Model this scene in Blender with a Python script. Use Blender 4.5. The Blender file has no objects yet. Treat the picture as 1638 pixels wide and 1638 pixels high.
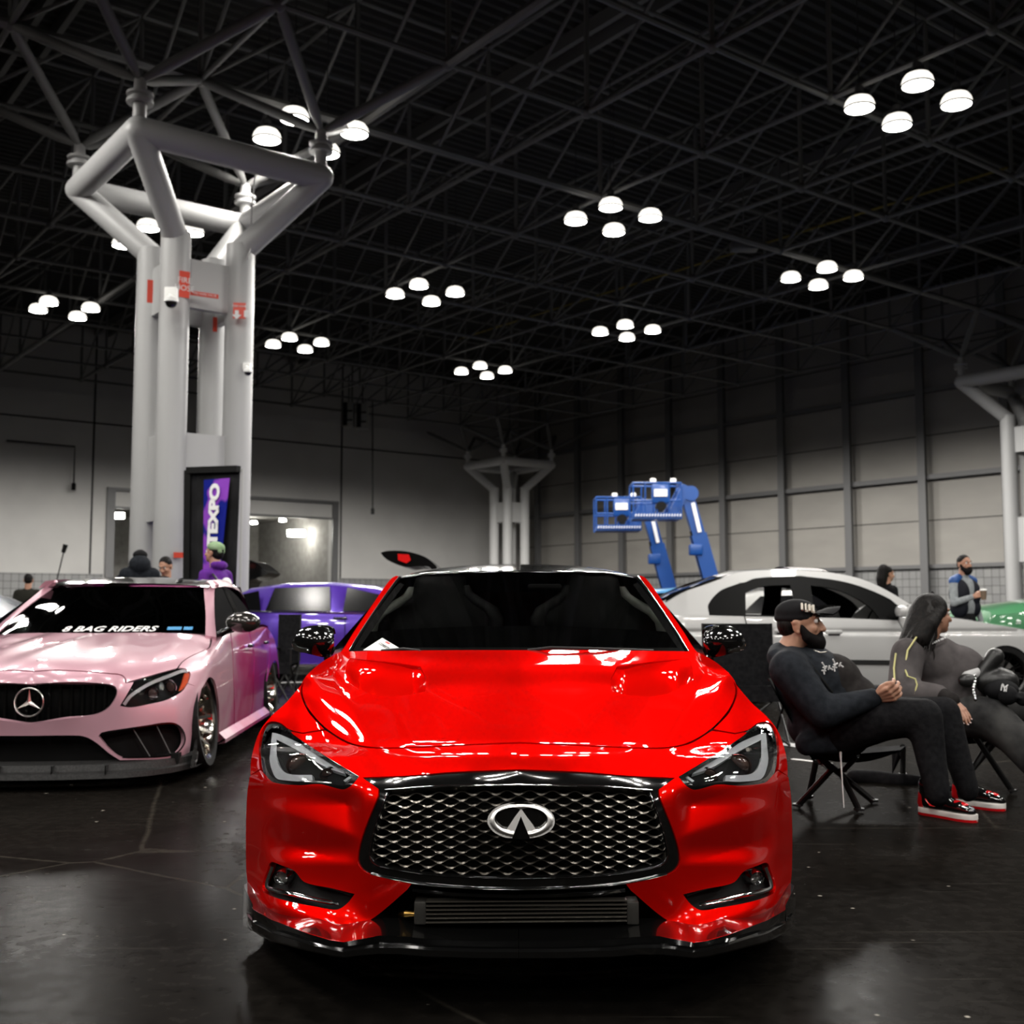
import bpy, bmesh, math, random
import numpy as np
from math import sin, cos, pi, radians, atan, sqrt
from mathutils import Vector, Matrix
from mathutils.geometry import delaunay_2d_cdt
random.seed(7)
SC = bpy.context.scene
COL = SC.collection

# ------------------------------------------------------------------ camera, world, exposure
FPX, CAMH, PITCH = 1800.0, 1.07, atan(151 / 1800)
CP, SP = cos(PITCH), sin(PITCH)
cam_data = bpy.data.cameras.new('camera')
cam = bpy.data.objects.new('camera', cam_data)
COL.objects.link(cam)
cam.location = (0, 0, CAMH)
cam.rotation_euler = (pi / 2 + PITCH, 0, 0)
cam_data.sensor_width = 36
cam_data.lens = 36 * FPX / 1638
cam_data.clip_end = 300
cam_data.dof.use_dof = True
cam_data.dof.focus_distance = 3.35
cam_data.dof.aperture_fstop = 5.0
SC.camera = cam
w = bpy.data.worlds.new('world')
SC.world = w
w.use_nodes = True
w.node_tree.nodes['Background'].inputs[0].default_value = (0.55, 0.55, 0.6, 1)
w.node_tree.nodes['Background'].inputs[1].default_value = 0.012
SC.view_settings.view_transform = 'Standard'
SC.view_settings.look = 'None'
SC.view_settings.gamma = 1
SC.view_settings.use_curve_mapping = False
SC.view_settings.exposure = 0.0
LAMP_GLOW = 26.0      # brightness of the high bay lamps
SHADE_GLOW = 1.5
LAMP_W = 640.0        # light thrown down by each lamp

# ------------------------------------------------------------------ pixel helpers
def ray(px, py):
    a = (px - 819) / FPX; b = (819 - py) / FPX
    return Vector((a, CP - b * SP, SP + b * CP))
def at(px, py, Y):
    d = ray(px, py); t = Y / d.y
    return Vector((d.x * t, Y, CAMH + d.z * t))
def atz(px, py, z):
    d = ray(px, py); t = (z - CAMH) / d.z
    return Vector((d.x * t, d.y * t, z))
def proj(v):
    d = v.y * CP + (v.z - CAMH) * SP; u = -v.y * SP + (v.z - CAMH) * CP
    return (819 + FPX * v.x / d, 819 - FPX * u / d)

# ------------------------------------------------------------------ materials
MATS = {}
def mat(name, color, rough=0.5, metal=0.0, coat=0.0, emit=None, es=0.0, spec=0.5, trans=0.0, alpha=1.0, ior=1.5, coat_rough=0.03, sheen=0.0):
    if name in MATS: return MATS[name]
    if rough >= .6 and spec == .5: spec = .1
    m = bpy.data.materials.new(name); m.use_nodes = True
    b = m.node_tree.nodes['Principled BSDF']
    b.inputs['Base Color'].default_value = (*color, 1)
    b.inputs['Roughness'].default_value = rough
    b.inputs['Metallic'].default_value = metal
    b.inputs['Coat Weight'].default_value = coat
    b.inputs['Coat Roughness'].default_value = coat_rough
    b.inputs['Specular IOR Level'].default_value = spec
    b.inputs['Transmission Weight'].default_value = trans
    b.inputs['Sheen Weight'].default_value = sheen
    b.inputs['IOR'].default_value = ior
    b.inputs['Alpha'].default_value = alpha
    if emit: 
        b.inputs['Emission Color'].default_value = (*emit, 1); b.inputs['Emission Strength'].default_value = es
    MATS[name] = m
    return m
def noise_col(m, c1, c2, scale=5, detail=6, rough_rng=None, bump=0.0, stretch=None, lo=0.35, hi=0.65, coord='Object'):
    nt = m.node_tree; N = nt.nodes; L = nt.links; b = N['Principled BSDF']
    tc = N.new('ShaderNodeTexCoord'); src = tc.outputs[coord]
    if stretch:
        mp = N.new('ShaderNodeMapping'); mp.inputs['Scale'].default_value = stretch
        L.new(src, mp.inputs[0]); src = mp.outputs[0]
    n = N.new('ShaderNodeTexNoise'); n.inputs['Scale'].default_value = scale; n.inputs['Detail'].default_value = detail
    L.new(src, n.inputs['Vector'])
    r = N.new('ShaderNodeValToRGB'); r.color_ramp.elements[0].position = lo; r.color_ramp.elements[1].position = hi
    r.color_ramp.elements[0].color = (*c1, 1); r.color_ramp.elements[1].color = (*c2, 1)
    L.new(n.outputs[0], r.inputs[0]); L.new(r.outputs[0], b.inputs['Base Color'])
    if rough_rng:
        mr = N.new('ShaderNodeMapRange'); mr.inputs['To Min'].default_value = rough_rng[0]; mr.inputs['To Max'].default_value = rough_rng[1]
        mr.inputs['From Min'].default_value = 0.3; mr.inputs['From Max'].default_value = 0.7
        L.new(n.outputs[0], mr.inputs[0]); L.new(mr.outputs[0], b.inputs['Roughness'])
    if bump:
        bp = N.new('ShaderNodeBump'); bp.inputs['Strength'].default_value = bump; bp.inputs['Distance'].default_value = 0.01
        L.new(n.outputs[0], bp.inputs['Height']); L.new(bp.outputs[0], b.inputs['Normal'])
    return m

# ------------------------------------------------------------------ geometry collector
class G:
    def __init__(s): s.v = []; s.f = []; s.n = None
    def add(s, vs, fs):
        o = len(s.v); s.v += [Vector(p) for p in vs]; s.f += [[i + o for i in f] for f in fs]; return s
    def box(s, c, d, rot=None, bev=0.0):
        c = Vector(c); h = [x / 2 for x in d]
        if bev:
            bm = bmesh.new(); bmesh.ops.create_cube(bm, size=1)
            for v in bm.verts: v.co = Vector((v.co.x * d[0], v.co.y * d[1], v.co.z * d[2]))
            bmesh.ops.bevel(bm, geom=list(bm.edges), offset=min(bev, min(d) * .45), segments=2, profile=.5, affect='EDGES')
            vs = [v.co.copy() for v in bm.verts]; bm.verts.index_update()
            fs = [[v.index for v in f.verts] for f in bm.faces]; bm.free()
        else:
            vs = [Vector((x * h[0], y * h[1], z * h[2])) for x in (-1, 1) for y in (-1, 1) for z in (-1, 1)]
            fs = [(0, 1, 3, 2), (4, 6, 7, 5), (0, 4, 5, 1), (2, 3, 7, 6), (0, 2, 6, 4), (1, 5, 7, 3)]
        if rot is not None: vs = [rot @ v for v in vs]
        return s.add([c + v for v in vs], fs)
    def tube(s, pts, r, n=10, cap=True, flat=1.0, up=None):
        pts = [Vector(p) for p in pts]
        rs = r if isinstance(r, (list, tuple)) else [r] * len(pts)
        vs = []; fs = []; prev = None
        for i, p in enumerate(pts):
            t = (pts[min(i + 1, len(pts) - 1)] - pts[max(i - 1, 0)]).normalized()
            if prev is None:
                u = Vector(up) if up else (Vector((0, 0, 1)) if abs(t.z) < .9 else Vector((1, 0, 0)))
            else: u = prev
            a = (u - t * u.dot(t)).normalized(); prev = a; b = t.cross(a)
            for k in range(n):
                q = 2 * pi * k / n
                vs.append(p + (a * cos(q) * flat + b * sin(q)) * rs[i])
        for i in range(len(pts) - 1):
            for k in range(n):
                fs.append((i * n + k, i * n + (k + 1) % n, (i + 1) * n + (k + 1) % n, (i + 1) * n + k))
        if cap: fs.append(list(range(n))[::-1]); fs.append([(len(pts) - 1) * n + k for k in range(n)])
        return s.add(vs, fs)
    def bar(s, a, b, wd, ht, up=(0, 0, 1)):
        a = Vector(a); b = Vector(b); t = (b - a).normalized(); u = Vector(up); u = (u - t * u.dot(t)).normalized(); q = t.cross(u)
        vs = [p + q * (sx * wd / 2) + u * (sz * ht / 2) for p in (a, b) for sx, sz in ((-1, -1), (1, -1), (1, 1), (-1, 1))]
        return s.add(vs, [(0, 1, 2, 3)[::-1], (4, 5, 6, 7), (0, 1, 5, 4), (1, 2, 6, 5), (2, 3, 7, 6), (3, 0, 4, 7)])
    def lathe(s, prof, n=24, M=None, caps=True):
        vs = []; fs = []; m = len(prof)
        for k in range(n):
            q = 2 * pi * k / n
            for (r, z) in prof: vs.append(Vector((r * cos(q), r * sin(q), z)))
        for k in range(n):
            for i in range(m - 1):
                a = k * m + i; b = ((k + 1) % n) * m + i; fs.append((a, b, b + 1, a + 1))
        if caps:
            if prof[0][0] > 1e-6: fs.append([k * m for k in range(n)][::-1])
            if prof[-1][0] > 1e-6: fs.append([k * m + m - 1 for k in range(n)])
        if M is not None: vs = [M @ v for v in vs]
        return s.add(vs, fs)
    def ball(s, c, r, n=12, sc=(1, 1, 1), M=None):
        prof = [(max(r * sin(pi * i / n), 1e-5), -r * cos(pi * i / n)) for i in range(n + 1)]
        g = G().lathe(prof, n=max(8, int(n * 1.5)), caps=False)
        c = Vector(c)
        vs = [Vector((v.x * sc[0], v.y * sc[1], v.z * sc[2])) for v in g.v]
        if M is not None: vs = [M @ v for v in vs]
        return s.add([v + c for v in vs], g.f)
    def prism(s, poly, d, M=None):
        """poly in xy plane, extruded by vector d"""
        d = Vector(d); n = len(poly)
        vs = [Vector((p[0], p[1], 0)) if len(p) == 2 else Vector(p) for p in poly]
        vs = vs + [v + d for v in vs]
        if M is not None: vs = [M @ v for v in vs]
        return s.add(vs, [list(range(n))[::-1], [n + i for i in range(n)]] + [(i, (i + 1) % n, n + (i + 1) % n, n + i) for i in range(n)])
    def grid(s, rows, closed_u=False):
        """rows: list of equal-length point lists"""
        m = len(rows[0]); fs = []
        for i in range(len(rows) - 1):
            for j in range(m if closed_u else m - 1):
                fs.append((i * m + j, i * m + (j + 1) % m, (i + 1) * m + (j + 1) % m, (i + 1) * m + j))
        return s.add([p for r in rows for p in r], fs)
    def mirror(s):
        n = len(s.v); f0 = list(s.f); s.mir = (n, len(s.f))
        s.v += [Vector((-v.x, v.y, v.z)) for v in s.v]
        s.f += [[i + n for i in f][::-1] for f in f0]
        if s.n is not None: s.n = list(s.n) + [Vector((-a.x, a.y, a.z)) for a in s.n]
        return s
    def xf(s, M): s.v = [M @ v for v in s.v]; return s

def mk(name, g, m, parent=None, smooth=40, inv=None):
    me = bpy.data.meshes.new(name)
    vs = g.v if inv is None else [inv @ v for v in g.v]
    me.from_pydata([tuple(v) for v in vs], [], g.f)
    me.validate()
    if g.n is None:
        bm = bmesh.new(); bm.from_mesh(me); bmesh.ops.recalc_face_normals(bm, faces=bm.faces); bm.to_mesh(me); bm.free()
    if m: me.materials.append(m)
    if smooth:
        me.shade_smooth()
        if g.n is None: me.set_sharp_from_angle(angle=radians(smooth))
        else: me.normals_split_custom_set_from_vertices([tuple(x) for x in g.n])
    o = bpy.data.objects.new(name, me); COL.objects.link(o)
    if parent is not None: o.parent = parent
    return o
def tag(o, label=None, cat=None, group=None, kind=None):
    if label: o['label'] = label
    if cat: o['category'] = cat
    if group: o['group'] = group
    if kind: o['kind'] = kind
    return o
def thing(name, label, cat, loc=(0, 0, 0), rz=0.0, group=None):
    o = bpy.data.objects.new(name, None); COL.objects.link(o); o.empty_display_size = .1
    o.location = loc; o.rotation_euler = (0, 0, rz)
    return tag(o, label, cat, group)
def Minv(o): return (Matrix.Translation(o.location) @ o.rotation_euler.to_matrix().to_4x4()).inverted()
def dup(root, loc, rz=None, label=None, group=None):
    r = root.copy(); COL.objects.link(r); r.location = loc
    if rz is not None: r.rotation_euler = (0, 0, rz)
    if label: r['label'] = label
    if group: r['group'] = group
    for ch in list(root.children):
        c = ch.copy(); COL.objects.link(c); c.parent = r
        for gch in ch.children:
            d = gch.copy(); COL.objects.link(d); d.parent = c
    return r
def text_g(txt, size, M, depth=0.002, shear=0.0, bold=0.0, align='CENTER', space=1.0):
    cu = bpy.data.curves.new('t', 'FONT'); cu.body = txt; cu.size = size; cu.extrude = depth; cu.align_x = align; cu.align_y = 'CENTER'
    cu.shear = shear; cu.offset = bold; cu.space_character = space; cu.resolution_u = 3
    o = bpy.data.objects.new('t', cu); me = bpy.data.meshes.new_from_object(o)
    g = G().add([M @ v.co for v in me.vertices], [list(p.vertices) for p in me.polygons])
    bpy.data.objects.remove(o); bpy.data.curves.remove(cu); bpy.data.meshes.remove(me)
    return g
def cat(gs):
    r = G()
    for g in gs: r.add(g.v, g.f)
    return r

# ------------------------------------------------------------------ 2D curves and panels on surfaces
def curve(pts, step=4.0, closed=True):
    """Catmull-Rom through pts; a third element 1 marks a corner."""
    P = [np.array(p[:2], float) for p in pts]; C = [len(p) > 2 and p[2] for p in pts]; n = len(P); out = []
    segs = n if closed else n - 1
    for i in range(segs):
        p1, p2 = P[i], P[(i + 1) % n]
        p0 = P[(i - 1) % n] if (closed or i > 0) else p1
        p3 = P[(i + 2) % n] if (closed or i + 2 < n) else p2
        L = np.linalg.norm(p2 - p1)
        k = max(1, int(math.ceil(L / step)))
        l01 = np.linalg.norm(p1 - p0); l23 = np.linalg.norm(p3 - p2)
        if C[i] or (not closed and i == 0): m1 = (p2 - p1)
        else: m1 = (p2 - p0) / (L + l01 + 1e-9) * L
        if C[(i + 1) % n] or (not closed and i == segs - 1): m2 = (p2 - p1)
        else: m2 = (p3 - p1) / (L + l23 + 1e-9) * L
        if C[i] and C[(i + 1) % n]: m1 = m2 = p2 - p1
        for j in range(k):
            t = j / k
            h00 = 2 * t**3 - 3 * t**2 + 1; h10 = t**3 - 2 * t**2 + t; h01 = -2 * t**3 + 3 * t**2; h11 = t**3 - t**2
            out.append(tuple(h00 * p1 + h10 * m1 + h01 * p2 + h11 * m2))
    if not closed: out.append(tuple(P[-1]))
    return out
def inside(poly, X, Y):
    r = np.zeros(X.shape, bool); n = len(poly)
    for i in range(n):
        x1, y1 = poly[i]; x2, y2 = poly[(i + 1) % n]
        if y1 == y2: continue
        c = ((y1 > Y) != (y2 > Y)) & (X < (x2 - x1) * (Y - y1) / (y2 - y1) + x1)
        r ^= c
    return r
def cdt(outline, holes, step):
    xs = [p[0] for p in outline]; ys = [p[1] for p in outline]
    gx = np.arange(min(xs), max(xs), step); gy = np.arange(min(ys), max(ys), step * .87)
    X, Y = np.meshgrid(gx, gy); X = X + (np.arange(len(gy)) % 2)[:, None] * step / 2
    X = X.ravel(); Y = Y.ravel(); ok = inside(outline, X, Y)
    allp = np.array([q for L in [outline] + holes for q in L])
    for h in holes: ok &= ~inside(h, X, Y)
    X = X[ok]; Y = Y[ok]
    if len(X):
        keep = np.ones(len(X), bool)
        for k in range(0, len(X), 2000):
            d = (X[k:k + 2000, None] - allp[None, :, 0])**2 + (Y[k:k + 2000, None] - allp[None, :, 1])**2
            keep[k:k + 2000] = d.min(1) > (step * .45)**2
        X = X[keep]; Y = Y[keep]
    vs = []; es = []
    for L in [outline] + holes:
        o = len(vs); vs += [Vector((p[0], p[1])) for p in L]; es += [(o + i, o + (i + 1) % len(L)) for i in range(len(L))]
    vs += [Vector((a, b)) for a, b in zip(X, Y)]
    r = delaunay_2d_cdt(vs, es, [], 0, 1e-6, False)
    V = np.array([(v.x, v.y) for v in r[0]]); Fc = [f for f in r[2]]
    cx = np.array([V[list(f)].mean(0) for f in Fc])
    ok = inside(outline, cx[:, 0], cx[:, 1])
    for h in holes: ok &= ~inside(h, cx[:, 0], cx[:, 1])
    return V, [list(f) for f, k in zip(Fc, ok) if k]
def panel(fn, outline, holes=(), step=5, th=0.01, eps=None, mirror=False, flip=False, off=0.0, hole_th=None):
    """thin curved sheet over fn(u,v)->Vector, with turned-in rims of depth th"""
    V, Fc = cdt(outline, list(holes), step)
    eps = eps or step * .25
    P = [fn(u, v) for u, v in V]; Nn = []
    for (u, v), p in zip(V, P):
        a = fn(u + eps, v) - fn(u - eps, v); b = fn(u, v + eps) - fn(u, v - eps)
        n = b.cross(a) if flip else a.cross(b)
        Nn.append(n.normalized())
    g = G(); g.n = []
    if off: P = [p + n * off for p, n in zip(P, Nn)]
    g.v = list(P); g.n = list(Nn)
    # orient faces with the normals
    for f in Fc:
        a, b, c = (P[i] for i in f[:3]); nn = (b - a).cross(c - a)
        g.f.append(f if nn.dot(Nn[f[0]]) > 0 else f[::-1])
    if th:
        cnt = {}
        for f in g.f:
            for i in range(len(f)):
                e = (f[i], f[(i + 1) % len(f)]); cnt[e] = 1
        be = [e for e in cnt if (e[1], e[0]) not in cnt]
        for a, b in be:
            ed = (P[b] - P[a]); 
            if ed.length < 1e-9: continue
            sn = ed.cross(Nn[a]).normalized(); o = len(g.v)
            g.v += [P[a], P[b], P[b] - Nn[b] * th, P[a] - Nn[a] * th]; g.n += [sn] * 4
            g.f.append([o + 1, o, o + 3, o + 2])
    if mirror: g.mirror()
    return g
class TPS:
    def __init__(s, pts, vals, lam=1e-3, sc=100.0):
        s.P = np.array(pts, float) / sc; s.sc = sc; n = len(pts)
        K = s.U(s.P, s.P) + lam * np.eye(n); A = np.hstack([np.ones((n, 1)), s.P])
        M = np.zeros((n + 3, n + 3)); M[:n, :n] = K; M[:n, n:] = A; M[n:, :n] = A.T
        s.w = np.linalg.solve(M, np.concatenate([vals, np.zeros(3)]))
    def U(s, A, B):
        d2 = ((A[:, None, :] - B[None, :, :])**2).sum(2)
        return .5 * d2 * np.log(d2 + 1e-12)
    def __call__(s, x, y):
        q = np.array([[x, y]]) / s.sc
        return float((s.U(q, s.P) @ s.w[:-3])[0] + s.w[-3] + s.w[-2] * q[0, 0] + s.w[-1] * q[0, 1])
# ================================================================== THE HALL
A = Vector((sin(radians(52.7)), cos(radians(52.7)), 0)); B = Vector((-A.y, A.x, 0))
P0 = Vector((4.37, 25.96, 0)); MOD = 3.05; ZB = 10.04
def hp(i, j, z): v = P0 + A * (MOD * i) + B * (MOD * j); v.z = z; return v      # hall grid, in modules
def hm(a, b, z=0.0): v = P0 + A * a + B * b; v.z = z; return v                 # hall grid, in metres
AW, BW = 18.6, 31.0                                                            # planes of the two walls

m_floor = mat('dark_concrete', (0.03, 0.028, 0.027), .38, spec=.0025)
def floor_nodes(m):
    nt = m.node_tree; N = nt.nodes; L = nt.links; b = N['Principled BSDF']
    tc = N.new('ShaderNodeTexCoord')
    n1 = N.new('ShaderNodeTexNoise'); n1.inputs['Scale'].default_value = 1.1; n1.inputs['Detail'].default_value = 9
    n2 = N.new('ShaderNodeTexNoise'); n2.inputs['Scale'].default_value = 18; n2.inputs['Detail'].default_value = 8
    vo = N.new('ShaderNodeTexVoronoi'); vo.inputs['Scale'].default_value = 5.5; vo.inputs['Randomness'].default_value = 1
    for n in (n1, n2, vo): L.new(tc.outputs['Object'], n.inputs['Vector'])
    r = N.new('ShaderNodeValToRGB'); e = r.color_ramp.elements
    e[0].position = .32; e[0].color = (.0035, .0031, .0027, 1); e[1].position = .7; e[1].color = (.0125, .0108, .0092, 1)
    mx = N.new('ShaderNodeMix'); mx.data_type = 'FLOAT'; mx.inputs[0].default_value = .45
    L.new(n1.outputs[0], mx.inputs[2]); L.new(n2.outputs[0], mx.inputs[3]); L.new(mx.outputs[0], r.inputs[0])
    # small pale scuffs: noise-warped voronoi dots kept only where a second noise is high
    dsp = N.new('ShaderNodeMath'); dsp.operation = 'MULTIPLY_ADD'; dsp.inputs[1].default_value = .12; L.new(n2.outputs[0], dsp.inputs[0]); L.new(vo.outputs['Distance'], dsp.inputs[2])
    rr = N.new('ShaderNodeValToRGB'); rr.color_ramp.elements[0].position = .085; rr.color_ramp.elements[0].color = (1, 1, 1, 1)
    rr.color_ramp.elements[1].position = .115; rr.color_ramp.elements[1].color = (0, 0, 0, 1); L.new(dsp.outputs[0], rr.inputs[0])
    mc = N.new('ShaderNodeMix'); mc.data_type = 'RGBA'; mc.inputs[7].default_value = (.30, .28, .24, 1)
    L.new(rr.outputs[0], mc.inputs[0]); L.new(r.outputs[0], mc.inputs[6]); 
    # long faint scratches
    mp = N.new('ShaderNodeMapping'); mp.inputs['Rotation'].default_value = (0, 0, .5); mp.inputs['Scale'].default_value = (.6, 26, 1)
    L.new(tc.outputs['Object'], mp.inputs[0]); n3 = N.new('ShaderNodeTexNoise'); n3.inputs['Scale'].default_value = 1.4; n3.inputs['Detail'].default_value = 4
    L.new(mp.outputs[0], n3.inputs['Vector'])
    r3 = N.new('ShaderNodeValToRGB'); r3.color_ramp.elements[0].position = .66; r3.color_ramp.elements[0].color = (0, 0, 0, 1); r3.color_ramp.elements[1].position = .74; r3.color_ramp.elements[1].color = (.5, .5, .5, 1)
    L.new(n3.outputs[0], r3.inputs[0])
    m2 = N.new('ShaderNodeMix'); m2.data_type = 'RGBA'; m2.inputs[7].default_value = (.05, .046, .038, 1)
    L.new(r3.outputs[0], m2.inputs[0]); L.new(mc.outputs[2], m2.inputs[6]); 
    ve = N.new('ShaderNodeTexVoronoi'); ve.feature = 'DISTANCE_TO_EDGE'; ve.inputs['Scale'].default_value = .33
    wp_ = N.new('ShaderNodeMix'); wp_.data_type = 'VECTOR'; wp_.inputs[0].default_value = .06; L.new(tc.outputs['Object'], wp_.inputs[4]); L.new(n1.outputs['Color'], wp_.inputs[5]); L.new(wp_.outputs[1], ve.inputs['Vector'])
    re = N.new('ShaderNodeValToRGB'); re.color_ramp.elements[0].position = .0016; re.color_ramp.elements[0].color = (1, 1, 1, 1); re.color_ramp.elements[1].position = .0035; re.color_ramp.elements[1].color = (0, 0, 0, 1)
    L.new(ve.outputs['Distance'], re.inputs[0])
    mk_ = N.new('ShaderNodeMath'); mk_.operation = 'MULTIPLY'; L.new(re.outputs[0], mk_.inputs[0]); L.new(n2.outputs[0], mk_.inputs[1])
    m3 = N.new('ShaderNodeMix'); m3.data_type = 'RGBA'; m3.inputs[7].default_value = (.045, .040, .032, 1); L.new(mk_.outputs[0], m3.inputs[0]); L.new(m2.outputs[2], m3.inputs[6]); L.new(m3.outputs[2], b.inputs['Base Color'])
    mr = N.new('ShaderNodeMapRange'); mr.inputs['From Min'].default_value = .3; mr.inputs['From Max'].default_value = .7
    mr.inputs['To Min'].default_value = .16; mr.inputs['To Max'].default_value = .34; L.new(mx.outputs[0], mr.inputs[0]); L.new(mr.outputs[0], b.inputs['Roughness'])
    bp = N.new('ShaderNodeBump'); bp.inputs['Strength'].default_value = .25; bp.inputs['Distance'].default_value = .003
    L.new(n2.outputs[0], bp.inputs['Height']); L.new(bp.outputs[0], b.inputs['Normal'])
floor_nodes(m_floor)
m_wall = noise_col(mat('grey_wall_paint', (.2, .2, .2), .7), (.56, .55, .535), (.61, .60, .58), .6, 4)
m_panel = noise_col(mat('warm_grey_panel', (.3, .29, .27), .55), (.30, .285, .262), (.345, .328, .30), .4, 3, stretch=(1, 1, 3))
m_mull = mat('mullion_grey', (.16, .16, .162), .5, .2)
m_joint = mat('dark_joint', (.03, .03, .03), .6)
m_tile = mat('grey_tile', (.28, .28, .28), .35)
def tile_nodes(m):
    nt = m.node_tree; N = nt.nodes; L = nt.links; b = N['Principled BSDF']
    tc = N.new('ShaderNodeUVMap'); br = N.new('ShaderNodeTexBrick')
    br.offset = 0; br.inputs['Scale'].default_value = 1; br.inputs['Brick Width'].default_value = .3; br.inputs['Row Height'].default_value = .3
    br.inputs['Mortar Size'].default_value = .012; br.inputs['Color1'].default_value = (.26, .26, .26, 1); br.inputs['Color2'].default_value = (.31, .31, .305, 1)
    br.inputs['Mortar'].default_value = (.08, .08, .08, 1)
    L.new(tc.outputs[0], br.inputs['Vector']); L.new(br.outputs[0], b.inputs['Base Color'])
tile_nodes(m_tile)
m_steel = mat('hall_steel_paint', (.37, .37, .37), .45)
m_truss = mat('truss_grey', (.115, .115, .112), .5)
m_deck = mat('roof_deck', (.055, .054, .052), .7)
m_black = mat('matt_black', (.008, .008, .008), .6)
m_dkgrey = mat('dark_grey', (.04, .04, .042), .6)
m_conc = noise_col(mat('block_wall', (.2, .19, .18), .8), (.30, .29, .27), (.38, .37, .35), 3)

def struct(name, g, m, smooth=0): return tag(mk(name, g, m, None, smooth), kind='structure')
def hbox(g, a0, a1, b0, b1, z0, z1):
    vs = [hm(a, b, z) for a in (a0, a1) for b in (b0, b1) for z in (z0, z1)]
    return g.add(vs, [(0, 1, 3, 2), (4, 6, 7, 5), (0, 4, 5, 1), (2, 3, 7, 6), (0, 2, 6, 4), (1, 5, 7, 3)])
def uvplane(name, p, u, v, m):
    o = struct(name, G().add([p, p + u, p + u + v, p + v], [(0, 1, 2, 3)]), m)
    uv = o.data.uv_layers.new(name='UVMap')
    for l in o.data.loops:
        q = o.data.vertices[l.vertex_index].co - p
        uv.data[l.index].uv = (q.dot(u.normalized()), q.dot(v.normalized()))
    return o
# floor
struct('floor', G().add([(-45, -25, 0), (45, -25, 0), (45, 75, 0), (-45, 75, 0)], [(0, 1, 2, 3)]), m_floor)
# left (far) wall with a loading opening, along A at B = BW
OA0, OA1 = 7.05 - 10.55 + 0.0, 7.05     # metres of A measured along the wall
g = G()
AX0 = -34.0
def lw(a0, a1, z0, z1, d=.35): hbox(g, a0, a1, BW, BW + d, z0, z1)
lw(AX0, OA0, 0, 14); lw(OA1, AW + .3, 0, 14); lw(OA0, OA1, 5.34, 14)
struct('wall_back', g, m_wall)
# tile wainscot
uvplane('trim_1', hm(OA1 + .4, BW - .03, 0), A * (AW - OA1 - .5), Vector((0, 0, 2.45)), m_tile)
uvplane('trim_2', hm(AX0, BW - .03, 0), A * (OA0 - AX0 - .4), Vector((0, 0, 2.45)), m_tile)
# opening frame + header
g = G()
hbox(g, OA0 - .35, OA0, BW - .12, BW, 0, 6.1); hbox(g, OA1, OA1 + .3, BW - .12, BW, 0, 6.1)
hbox(g, OA0 - .35, OA1 + .3, BW - .14, BW, 6.05, 6.2); hbox(g, OA0 - .3, OA1 + .3, BW - .12, BW, 5.28, 5.38)
struct('trim_3', g, m_mull)
g = G()
for a in (OA0 - 1.0, OA1 + .45, -12.6, -24): hbox(g, a, a + .07, BW - .03, BW, 2.45, 13)
hbox(g, AX0, AW, BW - .03, BW, 8.9, 8.96)
struct('trim_4', g, m_joint)
# corridor behind the opening
g = G()
hbox(g, OA0 - 4, OA1 + .2, BW + 8.4, BW + 8.7, 0, 5.6); hbox(g, OA1 + .02, OA1 + .3, BW + .35, BW + 8.4, 0, 5.6)
hbox(g, OA0 - 4.3, OA0 - 4, BW + .35, BW + 8.4, 0, 5.6)
struct('wall_corridor', g, m_conc)
struct('ceiling_corridor', hbox(G(), OA0 - 4.3, OA1 + .3, BW + .35, BW + 8.7, 5.6, 5.8), m_conc)
g = G(); hbox(g, OA1 - 3.6, OA1 - .9, BW + 8.25, BW + 8.42, 0, 2.9)
tag(mk('door_1', g, m_dkgrey, None, 0), kind='structure')
# dark upper window in the far wall
q1 = 1.05
g = G(); hbox(g, .2, 1.75, BW - .1, BW, 5.9 + 1.0, 9.9)
w1 = struct('window_1', hbox(G(), .1, 1.85, BW - .08, BW - .01, 6.75, 9.95), m_mull)
mk('window_pane', hbox(G(), .3, 1.6, BW - .11, BW - .07, 7.0, 9.8), mat('dark_glass', (.004, .004, .005), .1), w1, 0)
# right wall: panels, mullions, transoms
g = G(); hbox(g, AW, AW + .3, -25, BW + .3, 2.5, 14)
wr = struct('wall_right', g, m_panel)
uvplane('trim_5', hm(AW - .02, -25, 0), B * (BW + 25), Vector((0, 0, 2.5)), m_tile)
struct('wall_right_base', hbox(G(), AW + .0, AW + .3, -25, BW + .3, 0, 2.5), m_wall)
g = G()
for n in range(-8, 12):
    b = 28.93 - 3.29 * n
    if b < -25 or b > BW: continue
    hbox(g, AW - .42, AW - .14, b - .05, b + .05, 0, 13.6)          # web
    hbox(g, AW - .44, AW - .40, b - .16, b + .16, 0, 13.6)          # flange towards the hall
struct('trim_6', g, m_mull)
g = G()
for z in (5.8, 9.06): hbox(g, AW - .26, AW, -25, BW, z, z + .1); hbox(g, AW - .30, AW - .26, -25, BW, z - .02, z + .16)
hbox(g, AW - .2, AW, -25, BW, 2.48, 2.62)
struct('trim_7', g, m_mull)
g = G()
for z in (4.25, 7.45, 10.7, 12.3): hbox(g, AW - .012, AW + .01, -25, BW, z, z + .035)
struct('trim_8', g, m_joint)
# enclosing walls behind and left of the camera (not in view; they keep the hall a hall)
struct('wall_front', hbox(G(), -60, AW, -52, -51.7, 0, 14), m_wall)
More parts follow.
